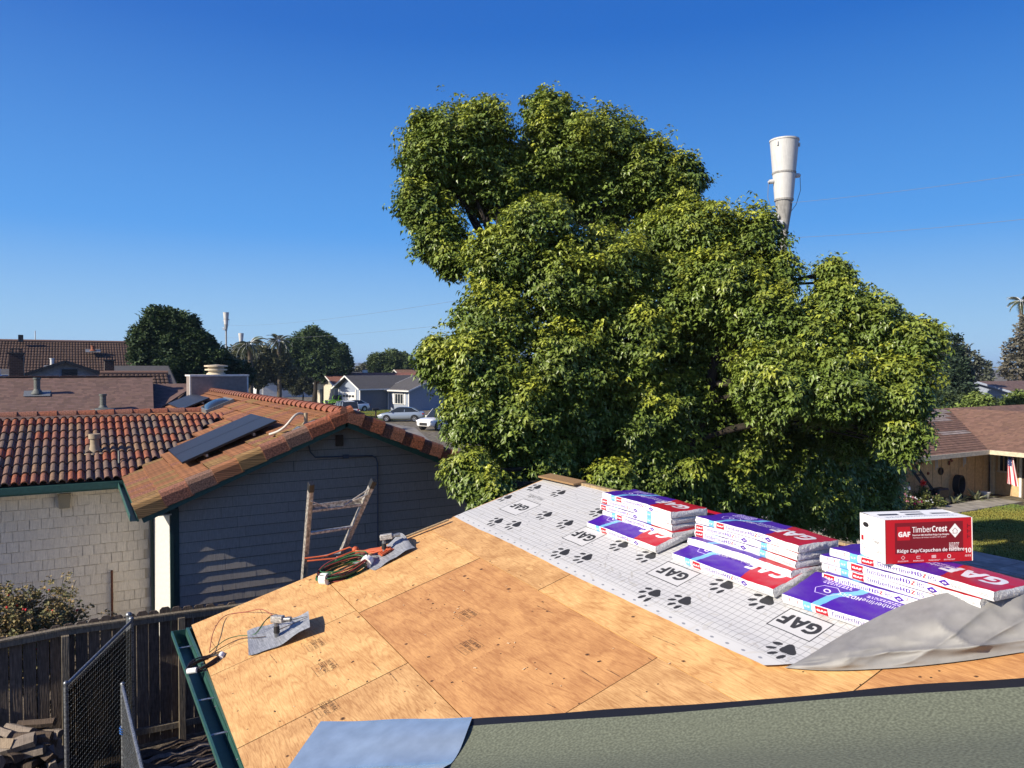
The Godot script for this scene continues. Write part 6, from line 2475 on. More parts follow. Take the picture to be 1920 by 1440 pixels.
	mb = MB.new()
	mb.t = Transform3D(Basis(V(0, 0, 1), PI / 2), V(-2.12, 1.1, 0))
	mb.lathe([Vector2(0, -0.13), Vector2(0.38, -0.13), Vector2(0.42, -0.05), Vector2(0.42, 0.05), Vector2(0.38, 0.13), Vector2(0, 0.13)], 18)
	put("spare_wheel", mb, "tyre", J)
	# letter box
	var LB := thing("letter_box", "dark letter box on a post at the far lawn edge", "letter box", V(26.3, 0, -73.3))
	part_box(LB, "post", "dark_brown", V(26.3, 0.5, -73.3), V(0.12, 1.0, 0.12))
	mb = MB.new()
	mb.t = Transform3D(Basis(V(0, 0, 1), PI / 2) * Basis(), V(26.3, 1.12, -73.3))
	mb.lathe([Vector2(0, -0.32), Vector2(0.14, -0.32), Vector2(0.14, 0.32), Vector2(0, 0.32)], 10)
	put("box", mb, "iron_black", LB, true)
	# bin
	var BN := thing("wheeled_bin", "dark wheeled rubbish bin beside the white garage house", "bin", V(35.3, 0, -127.8))
	mb = MB.new()
	mb.cbox(V(35.3, 0.6, -127.8), V(1.2, 1.2, 1.2), 0.1)
	put("bin_body", mb, "iron_black", BN, true)
	mb = MB.new()
	mb.cbox(V(35.3, 1.27, -127.8), V(1.35, 0.12, 1.35), 0.04)
	put("bin_lid", mb, "car_trim", BN, true)

	# blue grey house: garage gable towards the street, side wall with its shade painted in, then a second front
	var A := thing("blue_grey_house", "blue grey house with white trim and gabled garage down the street", "house", V(30.4, 0, -90.2))
	gable_block(A, 30.4, 44.0, -95.4, -90.2, 2.72, 4.35, true, "wall_bluegrey", "roof_grey", 0.7)
	part_box(A, "side_wall", "wall_bluegrey_shade", V(32.4, 1.32, -90.16), V(4.0, 2.64, 0.06))
	part_box(A, "garage_door", "wall_white", V(30.37, 1.12, -92.9), V(0.08, 2.24, 3.0))
	for k in 4:
		part_box(A, "door_light", "dark_glass", V(30.32, 1.75, -94.0 + k * 0.72), V(0.02, 0.28, 0.56))
	for k in 4:
		part_box(A, "door_panel", "wall_white", V(30.315, 0.28 + k * 0.36, -92.9), V(0.02, 0.31, 2.9))
	for s in [-95.3, -91.2, -90.25]:
		part_box(A, "corner_trim", "wall_white", V(30.35, 1.3, s), V(0.10, 2.6, 0.16))
	gable_block(A, 34.4, 43.0, -90.1, -85.4, 2.55, 4.30, false, "wall_bluegrey", "roof_grey", 0.6)
	part_box(A, "porch_beam", "wall_white", V(34.2, 2.50, -87.7), V(0.5, 0.2, 4.8))
	window(A, V(34.38, 1.45, -87.6), 1.7, 1.25, true, 3)
	for s in [-88.8, -86.4]:
		part_box(A, "shutter", "wall_white", V(34.36, 1.45, s), V(0.05, 1.35, 0.4))
	for s in [-90.0, -85.5]:
		part_box(A, "corner_trim", "wall_white", V(34.35, 1.25, s), V(0.10, 2.5, 0.16))
	A.rotation.y = deg_to_rad(13.0)
	# cream garage house with red brown roof behind it
	var Bh := thing("cream_house", "cream house with red brown roof and pale garage door", "house", V(36, 0, -104))
	gable_block(Bh, 31.5, 46.0, -113.0, -104.2, 3.0, 4.6, true, "wall_stone", "roof_red", 0.6, "wall_white")
	part_box(Bh, "front_wall", "wall_cream", V(31.42, 1.45, -108.6), V(0.1, 2.9, 8.7))
	part_box(Bh, "garage_door", "wall_cream", V(31.30, 1.15, -106.6), V(0.08, 2.3, 3.4))
	part_box(Bh, "porch_shade_panel", "iron_black", V(31.30, 1.1, -110.6), V(0.08, 2.1, 1.3))  # solid black panel painted in for the shade inside the porch
	var mc := MB.new()
	mc.box(V(37.5, 4.75, -109.2), V(0.7, 0.5, 0.5))
	put("chimney", mc, "wall_white", Bh, true)
	var D := thing("red_roof_house", "long house with a faded red roof behind the blue grey house", "house", V(54, 0, -112))
	gable_block(D, 44, 66.0, -117.0, -108.0, 3.2, 5.05, true, "wall_stone", "roof_tan", 0.6)
	# white garage house
	var Wh := thing("white_garage_house", "low house with wide white garage door behind the tile ridge", "house", V(33, 0, -139))
	gable_block(Wh, 27.8, 48.0, -148.0, -138.5, 3.1, 4.5, true, "wall_white", "roof_grey", 0.8)
	var gd := MB.new()
	gd.box(V(31.8, 1.25, -138.42), V(6.4, 2.5, 0.1))
	put("garage_door", gd, "wall_white", Wh, true)
	for k in 4:
		part_box(Wh, "door_panel", "wall_white", V(31.8, 0.42 + k * 0.58, -138.35), V(6.2, 0.52, 0.05))
	window(Wh, V(38.6, 1.7, -138.45), 2.0, 1.2, false, 2)


# ---------------------------------------------------------------- the tan house on the right
func make_right_house() -> void:
	var R := thing("tan_house", "tan board house with brown shingle roof behind the lawn", "house", V(34, 0, -18))
	var w := MB.new()
	w.box(V(29.5, 1.1, -17.55), V(7.9, 2.2, 0.16))
	put("wall", w, "wall_beige", R, true)
	w = MB.new()
	w.box(V(33.55, 1.1, -10.5), V(0.16, 2.2, 13.9))
	w.box(V(25.6, 1.1, -20.5), V(0.16, 2.2, 6.0))
	w.box(V(36.0, 1.1, -23.4), V(20.6, 2.2, 0.16))
	put("wall", w, "wall_beige", R, true)
	for k in 13:
		part_box(R, "batten", "wall_beige", V(25.75 + k * 0.6, 1.1, -17.46), V(0.03, 2.18, 0.012))
	for k in 12:
		part_box(R, "batten", "wall_beige", V(33.455, 1.1, -17.2 + k * 0.30), V(0.022, 2.18, 0.035))
	part_box(R, "corner_post", "fascia_tan", V(33.38, 1.0, -17.3), V(0.14, 2.05, 0.14))
	# roof: hip over the wing, with the street wing running towards us
	var r := MB.new()
	var e := 2.02
	var cx := 31.45
	var cz := -16.45
	r.mquad(V(24.6, e, cz), V(cx, e, cz), V(35.4, 3.42, -20.4), V(27.5, 3.42, -20.4))
	r.mquad(V(cx, e, cz), V(cx, e, -2.5), V(35.4, 3.42, -2.5), V(35.4, 3.42, -20.4))
	r.mquad(V(24.6, e, -24.4), V(24.6, e, cz), V(27.5, 3.42, -20.4), V(27.5, 3.42, -20.41))
	r.mquad(V(46, e, -24.4), V(24.6, e, -24.4), V(27.5, 3.42, -20.4), V(46, 3.42, -20.4))
	r.mquad(V(39.4, e, -2.5), V(39.4, e, -16.4), V(35.4, 3.42, -20.4), V(35.4, 3.42, -2.5))
	r.mquad(V(39.4, e, -16.4), V(46, e, -16.4), V(46, 3.42, -20.4), V(35.4, 3.42, -20.4))
	put("roof", r, "roof_tan", R, true)
	var pt := MB.new()
	var on := func(x: float, z: float) -> Vector3:
		return V(x, e + (cz - z) * (1.4 / 3.95) + 0.006, z)
	for q in [[32.4, 34.9, -20.3, -19.9], [32.0, 34.2, -19.9, -19.5], [31.8, 33.6, -19.5, -19.1], [30.8, 32.9, -18.2, -17.9]]:
		pt.mquad(on.call(q[0], q[3]), on.call(q[1], q[3]), on.call(q[1], q[2]), on.call(q[0], q[2]))
	put("roof_patch", pt, "roof_patch", R, true)
	# roofing courses, each its own strip with a lifted butt
	for k in 22:
		var f0 := k / 22.0
		var za := lerpf(cz, -20.4, f0)
		var mb := MB.new()
		var xl := lerpf(24.6, 27.5, f0)
		var xr := lerpf(cx, 35.4, f0)
		var y := e + (cz - za) * (1.4 / 3.95)
		mb.bar(V(xl, y + 0.007, za - 0.01), V(xr, y + 0.007, za - 0.01), 0.05, 0.010)
		put("shingle_course", mb, "roof_tan", R, true)
	part_box(R, "fascia", "fascia_tan", V(28.02, e - 0.07, cz + 0.02), V(6.9, 0.17, 0.05))
	part_box(R, "fascia", "fascia_tan", V(cx - 0.01, e - 0.07, -9.5), V(0.05, 0.17, 13.9))
	part_box(R, "soffit", "fascia_tan", V(28.9, e - 0.12, -17.0), V(8.9, 0.02, 1.05))
	part_box(R, "soffit", "fascia_tan", V(32.5, e - 0.125, -9.5), V(2.0, 0.02, 13.9))
	window(R, V(33.465, 1.42, -16.72), 0.72, 0.90, true, 2, "fascia_tan")
	part_box(R, "door", "dark_brown", V(33.46, 0.98, -15.75), V(0.05, 1.95, 0.85))
	part_box(R, "door_frame", "wall_white", V(33.45, 0.98, -16.24), V(0.08, 1.98, 0.09))
	# wall ornaments
	for o in [["small red bird ornament on the tan wall above the dark hand cart", "iron_rust", V(28.5, 1.62, -17.43), 0], ["round black framed plaque on the tan wall", "iron_black", V(29.85, 1.18, -17.43), 1], ["rust coloured butterfly ornament high on the tan wall", "iron_rust", V(30.5, 1.55, -17.43), 2], ["small round rusty disc on the tan wall", "iron_rust", V(29.0, 1.15, -17.43), 3], ["string of rusty leaves hanging on the tan wall", "iron_rust", V(27.0, 1.5, -17.43), 4]]:
		var mb := MB.new()
		var c: Vector3 = o[2]
		if o[3] == 0:
			mb.ball(c, V(0.12, 0.05, 0.02), 10, 6)
			mb.ball(c + V(0.0, 0.10, 0), V(0.05, 0.05, 0.02), 8, 6)
			mb.bar(c + V(-0.08, -0.06, 0), c + V(0.10, -0.06, 0), 0.02, 0.03)
		elif o[3] == 1:
			mb.t = Transform3D(Basis(V(1, 0, 0), PI / 2), c)
			mb.lathe([Vector2(0, -0.02), Vector2(0.15, -0.02), Vector2(0.15, 0.03), Vector2(0.10, 0.03), Vector2(0.10, 0.0), Vector2(0, 0.0)], 18)
		elif o[3] == 2:
			for a in 5:
				mb.ball(c + V(cos(a * 1.3) * 0.10, sin(a * 1.7) * 0.13, 0), V(0.07, 0.05, 0.015), 8, 5)
		elif o[3] == 3:
			mb.t = Transform3D(Basis(V(1, 0, 0), PI / 2), c)
			mb.lathe([Vector2(0, -0.02), Vector2(0.065, -0.02), Vector2(0.05, 0.02), Vector2(0, 0.03)], 14)
		else:
			for a in 6:
				mb.ball(c + V(0.02 * sin(a * 2.0), 0.3 - a * 0.16, 0), V(0.03, 0.055, 0.012), 7, 5)
			mb.tube(PackedVector3Array([c + V(0, 0.4, 0), c + V(0, -0.55, 0)]), 0.004, 0.004, 4)
		tag(put("wall_ornament", mb, o[1], self), o[0], "wall ornament", "metal ornaments on the tan wall")
	for x in [29.4, 31.35]:
		var mb := MB.new()
		for k in 5:
			mb.tube(PackedVector3Array([V(x + cos(k * 1.26) * 0.04, 1.72, -17.35 + sin(k * 1.26) * 0.04), V(x + cos(k * 1.26) * 0.04, 1.42 - 0.04 * k, -17.35 + sin(k * 1.26) * 0.04)]), 0.012, 0.012, 6)
		mb.tube(PackedVector3Array([V(x, 1.9, -17.35), V(x, 1.35, -17.35)]), 0.004, 0.004, 4)
		tag(put("wind_chime", mb, "insulator", self), "pale wind chime hanging under the eave at " + ("the middle of the tan wall" if x < 30 else "the inner corner of the tan house"), "wind chime", "wind chimes under the tan house eave")
	# hand cart leaning on the wall
	var HC := thing("hand_cart", "dark hand cart with long handles leaning against the tan wall", "hand cart", V(28.2, 0, -16.9))
	var mb3 := MB.new()
	for s in [-0.2, 0.2]:
		mb3.bar(V(28.45 + s, 0.15, -16.7), V(27.75 + s, 1.55, -17.30), 0.06, 0.10)
	for k in 5:
		var f := k / 4.0
		var p := V(28.45, 0.15, -16.7).lerp(V(27.75, 1.55, -17.30), f)
		mb3.bar(p + V(-0.24, 0, 0), p + V(0.24, 0, 0), 0.05, 0.06)
	put("frame", mb3, "iron_black", HC, true)
	mb3 = MB.new()
	mb3.cbox(V(28.75, 0.42, -16.85), V(0.75, 0.5, 0.4), 0.05)
	put("bin", mb3, "iron_black", HC, true)
	for s in [-0.3, 0.3]:
		mb3 = MB.new()
		mb3.t = Transform3D(Basis(V(0, 0, 1), PI / 2), V(28.5 + s, 0.16, -16.6))
		mb3.lathe([Vector2(0, -0.04), Vector2(0.16, -0.04), Vector2(0.16, 0.04), Vector2(0, 0.04)], 14)
		put("wheel", mb3, "tyre", HC, true)
	# hose reel
	var HR := thing("hose_reel", "black coiled hose reel standing against the tan wall", "hose reel", V(30.7, 0, -17.2))
	mb3 = MB.new()
	for k in 7:
		var pts := PackedVector3Array()
		for q in 25:
			var a := TAU * q / 24
			pts.append(V(30.7 + cos(a) * 0.24, 0.62 + sin(a) * 0.36, -17.30 + k * 0.035))
		mb3.tube(pts, 0.028, 0.028, 6, false)
	put("hose", mb3, "iron_black", HR, true)
	mb3 = MB.new()
	mb3.box(V(30.7, 0.14, -17.2), V(0.3, 0.28, 0.2))
	put("stand", mb3, "iron_black", HR, true)
	mb3 = MB.new()
	mb3.t = Transform3D(Basis(), V(31.8, 0, -16.75))
	mb3.lathe([Vector2(0, 0), Vector2(0.12, 0), Vector2(0.17, 0.26), Vector2(0.19, 0.26), Vector2(0.19, 0.30), Vector2(0.15, 0.30), Vector2(0, 0.26)], 16)
	tag(put("flower_pot", mb3, "insulator", self), "pale empty flower pot at the corner post of the tan house", "flower pot")
	# plants of the bed
	for s in [[30.9, -16.62, 0.75, 26, "broad grey green agave with arching blades beside the hose reel"], [29.35, -16.6, 0.55, 18, "spiky pale agave in the middle of the flower bed"], [30.05, -16.75, 0.45, 22, "small dark green agave below the round plaque"]]:
		agave(V(s[0], 0.05, s[1]), s[2], s[3], s[4])
	var beds := [[27.35, -16.75, "petal_red", 0.16, 9, 0.95, "tall plant with one big red flower head in the flower bed"], [26.45, -16.8, "petal_white", 0.07, 12, 0.85, "leafy plant with white flowers at the left of the flower bed"], [26.55, -16.45, "petal_plum", 0.06, 22, 0.45, "bush with plum coloured flowers at the left end of the bed"], [26.0, -16.6, "petal_pink", 0.06, 26, 0.7, "pink flowering bush half hidden by the big tree"], [27.0, -16.45, "petal_white", 0.05, 10, 0.42, "low plant with pale flowers in front of the red flower"], [28.0, -16.4, "petal_pink", 0.03, 6, 0.5, "straggly low shrub beside the dark hand cart"]]
	for b in beds:
		flower_bush(V(b[0], 0.05, b[1]), b[2], b[3], b[4], b[5], b[6])
	var sl := MB.new()
	sl.box(V(28.6, 0.035, -16.85), V(6.0, 0.07, 0.9))
	tag(put("bed_soil", sl, "soil", self), "dark soil of the flower bed along the tan wall", "", "", "structure")
	# flag on its pole
	var FL := thing("hanging_flag", "red white and blue striped flag hanging from the porch of the tan house", "flag", V(31.9, 1.9, -15.8))
	var fp := MB.new()
	fp.tube(PackedVector3Array([V(32.3, 1.90, -15.6), V(31.75, 2.06, -15.98)]), 0.016, 0.012, 6)
	put("flag_pole", fp, "wall_white", FL, true)
	var cloth := func(a: float, b: float) -> Vector3:
		return V(31.80 + 0.05 * sin(a * 12.0 + b * 3), 2.0 - b * 1.25 - a * 0.10, -15.95 + a * 0.42 * (0.55 + 0.45 * b) + 0.02 * sin(a * 16))
	for k in 13:
		var f0 := k / 13.0
		var st := MB.new()
		st.grid(2, 12, func(a: float, b: float) -> Vector3:
			return cloth.call(f0 + a / 13.0, b if k >= 7 else lerpf(0.42, 1.0, b)))
		put("stripe", st, "flag_red" if k % 2 == 0 else "flag_white", FL, true)
	var un := MB.new()
	un.grid(10, 8, func(a: float, b: float) -> Vector3:
		return cloth.call(a * 7.0 / 13.0, b * 0.42))
	var uo := put("union", un, "flag_blue", FL, true)
	for k in 20:
		var sm := MB.new()
		var p: Vector3 = cloth.call((0.08 + 0.84 * (k % 4) / 3.0) * 7.0 / 13.0, (0.1 + 0.8 * (k / 4) / 4.0) * 0.42)
		sm.ball(p + V(-0.012, 0, 0), V(0.006, 0.014, 0.014), 5, 4)
		put("star", sm, "flag_white", uo)


func agave(at: Vector3, l: float, n: int, label: String) -> void:
	var A := thing("agave", label, "agave", at, "agaves of the flower bed")
	var rg := RandomNumberGenerator.new()
	rg.seed = int(at.x * 100)
	for k in n:
		var mb := MB.new()
		var a := k * 2.4
		var el := rg.randf_range(0.25, 1.25)
		var d := V(cos(a) * cos(el), sin(el), sin(a) * cos(el))
		var s := V(-sin(a), 0, cos(a))
		var ll := l * rg.randf_range(0.7, 1.1)
		mb.col = Color(0.20, 0.23, 0.12) if k % 3 else Color(0.34, 0.34, 0.22)
		mb.grid(2, 6, func(u: float, v: float) -> Vector3:
			var w := 0.045 * (1 - v) * (0.6 + v * 2.0) + 0.004
			var p := d * ll * v + V(0, -0.22 * ll * v * v, 0) + V(cos(a), 0, sin(a)) * 0.03
			return p + s * w * (u * 2 - 1) + V(0, 0.35 * w * absf(u * 2 - 1), 0))
		put("blade", mb, "leaf_dull", A)


func flower_bush(at: Vector3, petal: String, fs: float, flowers: int, h: float, label: String) -> void:
	var F := thing("flowering_plant", label, "flowering plant", at, "flowering plants of the bed")
	var rg := RandomNumberGenerator.new()
	rg.seed = int(at.x * 77)
	var st := MB.new()
	var tips := []
	for k in 14:
		var a := rg.randf() * TAU
		var r := rg.randf_range(0.05, 0.3)
		var t := V(cos(a) * r, h * rg.randf_range(0.55, 1.0), sin(a) * r)
		st.tube(PackedVector3Array([V(cos(a) * 0.04, 0, sin(a) * 0.04), t * V(0.5, 0.55, 0.5), t]), 0.008, 0.004, 4, false)
		tips.append(t)
	st.col = Color(0.1, 0.13, 0.05)
	put("stem", st, "trunk", F)
	var tfs := []
	var cols := []
	for k in 260:
		var t: Vector3 = tips[rg.randi() % tips.size()]
		tfs.append(Transform3D(Basis.from_euler(V(rg.randf_range(-0.5, 0.5), rg.randf() * TAU, rg.randf_range(-0.5, 0.5))).scaled(Vector3.ONE * rg.randf_range(0.7, 1.3)), t * rg.randf_range(0.3, 0.95) + V(rg.randf_range(-0.1, 0.1), 0, rg.randf_range(-0.1, 0.1))))
		var q := rg.randf()
		cols.append(Color(lerpf(0.06, 0.16, q), lerpf(0.10, 0.17, q), 0.04))
	multi("foliage", leaf_spray(5, 0.09, 0.02, 0.05, 0.2, 33), "leaf_dull", F, tfs, cols)
	for k in (1 if petal == "petal_red" else flowers):
		var mb := MB.new()
		var t: Vector3 = tips[k % tips.size()] + V(rg.randf_range(-0.06, 0.06), 0.03, rg.randf_range(-0.06, 0.06))
		if petal == "petal_red":
			t = V(0, h, 0.05)
		var pn := 16 if petal == "petal_red" else 6
		for q in pn:
			var a := TAU * q / pn
			var e := 0.2 + 0.5 * (q % 3)
			var d := V(cos(a) * cos(e), sin(a) * cos(e), sin(e))
			var s := V(-sin(a), cos(a), 0) * fs * 0.28
			mb.quad(t, t + d * fs * 0.6 - s, t + d * fs * 1.15, t + d * fs * 0.6 + s)
		put("flower", mb, petal, F)


# ---------------------------------------------------------------- houses and trees far on the left
func leafy_tree(called: String, label: String, at: Vector3, blobs: Array, leaf: float, base: Color, tip: Color, density: float, seed_: int, trunk_r := 0.3) -> void:
	# blobs: offset from the foot and radius
	var T := thing(called, label, "tree", at, "trees beyond the houses")
	var rg := RandomNumberGenerator.new()
	rg.seed = seed_
	var mb := MB.new()
	var fork := V(0, 0, 0)
	for b in blobs:
		fork += (b[0] as Vector3) / blobs.size()
	fork.y *= 0.5
	mb.tube(PackedVector3Array([V(0, 0, 0), fork * 0.5 + V(0.1, 0, 0), fork]), trunk_r, trunk_r * 0.6, 8)
	put("trunk", mb, "trunk", T)
	var nz := FastNoiseLite.new()
	nz.seed = seed_
	nz.frequency = 0.45 / maxf(leaf, 0.3)
	var tfs := []
	var cols := []
	for b in blobs:
		var c: Vector3 = b[0]
		var R: float = b[1]
		mb = MB.new()
		mb.tube(PackedVector3Array([fork, fork.lerp(c, 0.5) + V(0, -0.1 * R, 0), c]), trunk_r * 0.4, trunk_r * 0.12, 6)
		put("branch", mb, "trunk", T)
		var n := int(density * R * R / (leaf * leaf))
		for k in n:
			var d := V(rg.randfn(), rg.randfn(), rg.randfn()).normalized()
			var lump := nz.get_noise_3dv(c + d * R)
			if lump < -0.25 and rg.randf() < 0.6:
				continue
			var r := R * (0.85 + 0.35 * lump) * (1 - 0.45 * pow(rg.randf(), 2.0))
			var p := c + d * r
			if p.y < 0.3:
				continue
			tfs.append(Transform3D(Basis.from_euler(V(rg.randf_range(-0.7, 0.7), rg.randf() * TAU, rg.randf_range(-0.7, 0.7))).scaled(Vector3.ONE * rg.randf_range(0.7, 1.3)), p))
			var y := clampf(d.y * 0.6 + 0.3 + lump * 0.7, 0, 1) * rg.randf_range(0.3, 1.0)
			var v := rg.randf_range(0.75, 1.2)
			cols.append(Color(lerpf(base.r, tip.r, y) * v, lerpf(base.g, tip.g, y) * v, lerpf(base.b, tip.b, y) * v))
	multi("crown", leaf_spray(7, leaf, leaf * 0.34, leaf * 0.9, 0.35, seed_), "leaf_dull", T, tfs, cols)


func palm(label: String, at: Vector3, h: float, fl: float, seed_: int, n := 34) -> void:
	var P := thing("palm_tree", label, "palm", at, "palms beyond the houses")
	var rg := RandomNumberGenerator.new()
	rg.seed = seed_
	var mb := MB.new()
	mb.tube(PackedVector3Array([V(0, 0, 0), V(0.1, h * 0.5, 0), V(0, h, 0)]), 0.34, 0.26, 10)
	put("trunk", mb, "palm_trunk", P)
	var fr := MB.new()
	var pts := []
	for k in 9:
		var f := k / 8.0
		pts.append(V(fl * f * (1 - 0.18 * f), fl * (0.42 * f - 0.75 * f * f), 0))
	for k in 8:
		fr.bar(pts[k], pts[k + 1], 0.035 * (1 - k / 9.0) + 0.01, 0.03)
	for k in 44:
		var f := 0.14 + 0.86 * k / 44.0
		var i := mini(int(f * 8), 7)
		var p: Vector3 = (pts[i] as Vector3).lerp(pts[i + 1], f * 8 - i)
		var l := fl * 0.26 * sin(PI * (0.25 + 0.72 * f))
		for s in [-1.0, 1.0]:
			var tip: Vector3 = p + V(l * 0.5, -l * 0.45, l * 0.8 * s)
			fr.col = Color(0.085, 0.10, 0.045)
			fr.tri(p, p + V(fl * 0.022, 0, 0), tip)
	var fm := fr.mesh()
	for k in n:
		var el := rg.randf_range(-0.75, 0.95)
		inst("frond", fm, "leaf_dull", P, Transform3D(Basis(V(0, 1, 0), k * 2.4 + rg.randf()) * Basis(V(0, 0, 1), el) * Basis(V(1, 0, 0), rg.randf_range(-0.3, 0.3)), V(0, h + 0.1, 0)))


func chimney_stack(P: Node3D, c: Vector3, w: float, d: float, y0: float, y1: float, cap: String) -> void:
	# a brick stack: each brick of the two sides in view
	var mb := MB.new()
	mb.box(V(c.x, (y0 + y1) * 0.5, c.z), V(w, y1 - y0, d))
	var o := put("chimney", mb, "mortar_dark", P, true)
	var bh := 0.085
	var rows := int((y1 - y0) / bh)
	for j in rows:
		var yy := y0 + (j + 0.5) * bh
		var k := 0
		var xx := -w / 2 - (0.1 if j % 2 else 0.0)
		while xx < w / 2 - 0.03:
			var a := maxf(xx, -w / 2)
			var e := minf(xx + 0.2, w / 2 + 0.006)
			if e - a > 0.03:
				var b := MB.new()
				b.box(V(c.x + (a + e) * 0.5, yy, c.z + d / 2 + 0.004), V(e - a - 0.012, bh - 0.012, 0.016))
				put("brick", b, "brick_dark" if (j + k) % 3 else "brick_b", o)
			xx += 0.2
			k += 1
	mb = MB.new()
	mb.box(V(c.x, y1 + 0.03, c.z), V(w + 0.12, 0.07, d + 0.12))
	for s in [-0.3, 0.3]:
		mb.box(V(c.x + w * s, y1 + 0.14, c.z), V(0.04, 0.16, d * 0.7))
	mb.box(V(c.x, y1 + 0.235, c.z), V(w * 0.85, 0.05, d * 0.9))
	put("chimney_cap", mb, cap, o)


func roof_pipe(P: Node3D, c: Vector3, r: float, h: float, m := "pipe_grey") -> void:
	var mb := MB.new()
	mb.t = Transform3D(Basis(), c)
	mb.lathe([Vector2(r * 2.0, 0), Vector2(r * 1.15, h * 0.25), Vector2(r, h * 0.3), Vector2(r, h * 0.88), Vector2(r * 1.25, h * 0.9), Vector2(r * 1.25, h), Vector2(0, h)], 12)
	put("roof_pipe", mb, m, P, true)
	mb = MB.new()
	mb.box(c + V(0, 0.01, 0.02), V(r * 8, 0.012, r * 6), Basis(V(1, 0, 0), 0.3))
	put("pipe_flashing", mb, "flash_grey", P, true)


func make_far_left() -> void:
	# brown shingle house right behind the tile roof
	var A := thing("brown_shingle_house", "house under a broad brown shingle roof with two grey vent pipes", "house", V(-3, 0, -31))
	var r := MB.new()
	var yr := 4.97
	var sl := 0.36
	var on := func(x: float, z: float) -> Vector3:
		return V(x, yr - sl * (z + 33.0), z)
	r.mquad(on.call(-14, -27.4), on.call(2.2, -27.4), on.call(2.6, -33.0), on.call(-14, -33.0))
	r.mquad(V(2.6, yr, -33.0), V(-14, yr, -33.0) + V(0, 0, -0.01), V(-14, 2.9, -38.6), V(2.6, 2.9, -38.6))
	put("roof", r, "roof_brown", A, true)
	r = MB.new()
	r.mquad(V(1.9, 2.75, -28.0), V(5.6, 2.75, -28.0), V(5.6, 4.66, -33.6), V(1.9, 4.66, -33.6))
	r.mquad(V(5.6, 4.66, -33.6), V(1.9, 4.66, -33.6), V(1.9, 3.2, -38), V(5.6, 3.2, -38))
	put("roof", r, "roof_brown", A, true)
	r = MB.new()
	for k in 40:
		r.box(V(-13.8 + k * 0.42, yr + 0.02, -33.0), V(0.40, 0.035, 0.26), Basis(V(0, 0, 1), 0.03))
	put("ridge_cap", r, "roof_brown", A, true)
	r = MB.new()
	r.bar(V(2.0, 3.55, -29.6), V(4.3, 4.70, -33.5), 0.25, 0.05)
	put("hip_cap", r, "roof_brown", A, true)
	part_box(A, "wall", "wall_mauve", V(-6, 1.45, -33.0), V(15.6, 2.9, 10.2))
	part_box(A, "wall", "wall_mauve", V(3.5, 1.5, -34.2), V(3.6, 3.0, 7.4))
	roof_pipe(A, V(-1.22, on.call(0, -31.4).y, -31.4), 0.10, 0.56)
	roof_pipe(A, V(0.78, on.call(0, -29.9).y - 0.02, -29.9), 0.10, 0.56)
	var ds := MB.new()
	ds.t = Transform3D(Basis(), V(0.78, on.call(0, -29.8).y + 0.01, -29.8))
	ds.lathe([Vector2(0.38, 0.0), Vector2(0.36, 0.05), Vector2(0.1, 0.10), Vector2(0, 0.10)], 18)
	put("vent_saucer", ds, "pipe_grey", A, true)
	# dark grey gabled house with brick chimney
	var B := thing("dark_gable_house", "dark grey roofed house with slate gable and brick chimney on the left", "house", V(-1, 0, -52))
	gable_block(B, -3.1, 2.0, -58.0, -49.0, 4.6, 5.72, false, "wall_bluegrey", "roof_dark", 0.5, "iron_black")
	part_box(B, "gable_window", "iron_black", V(-0.35, 4.95, -48.97), V(0.75, 0.55, 0.04))
	gable_block(B, -14.0, -3.2, -57.0, -49.6, 4.1, 5.25, true, "wall_mauve", "roof_grey", 0.4, "iron_black")
	gable_block(B, 2.1, 4.9, -60.0, -50.2, 4.2, 5.45, true, "wall_mauve", "roof_grey", 0.4, "iron_black")
	chimney_stack(B, V(-2.62, 0, -45.4), 0.62, 0.5, 4.3, 6.02, "iron_black")
	chimney_stack(B, V(1.66, 0, -50.4), 0.50, 0.5, 4.6, 5.72, "iron_black")
	roof_pipe(B, V(-1.2, 5.35, -49.6), 0.10, 0.5, "insulator")
	roof_pipe(B, V(-3.3, 4.9, -44.0), 0.10, 0.35, "insulator")
	# the long tile roof behind
	var C := thing("long_tile_house", "long house with a brown barrel tile roof on the far left", "house", V(-2, 0, -74))
	gable_block(C, -26.0, 6.6, -80.5, -70.5, 4.6, 7.5, true, "wall_stone", "tile_brown", 0.5, "iron_black")
	tile_roof(C, -26.3, 7.0, -75.5, 7.52, -70.0, 4.62, 0.21, 0.45)
	var cp := MB.new()
	cp.box(V(-4.0, 7.75, -74.6), V(0.35, 0.6, 0.35))
	put("roof_vent", cp, "iron_black", C, true)
	roof_pipe(C, V(-3.4 + 4.6, 6.75, -73.2), 0.14, 0.45, "tile_orange")
	# two lower tile ridges and grey roofs in between
	var D := thing("low_tile_house", "low house with a brown tile ridge beside the grey gable", "house", V(2.8, 0, -47))
	gable_block(D, 1.3, 4.3, -50.0, -44.0, 3.6, 4.92, true, "wall_stone", "tile_brown", 0.3, "iron_black")
	tile_roof(D, 1.1, 4.5, -47.0, 4.96, -43.7, 3.6, 0.21, 0.42)
	var E := thing("flat_grey_house", "low grey roofed house at the left edge beyond the brown roof", "house", V(-7, 0, -43))
	gable_block(E, -12, -3.9, -47.0, -40.0, 3.9, 5.02, true, "wall_mauve", "roof_grey", 0.4, "iron_black")
	# aerial
	var an := MB.new()
	an.tube(PackedVector3Array([V(-3.78, 0, -94.7), V(-3.78, 9.25, -94.7)]), 0.07, 0.05, 6)
	tag(put("mast", an, "shroud", self), "thin pale mast rising behind the long tile roof", "mast")
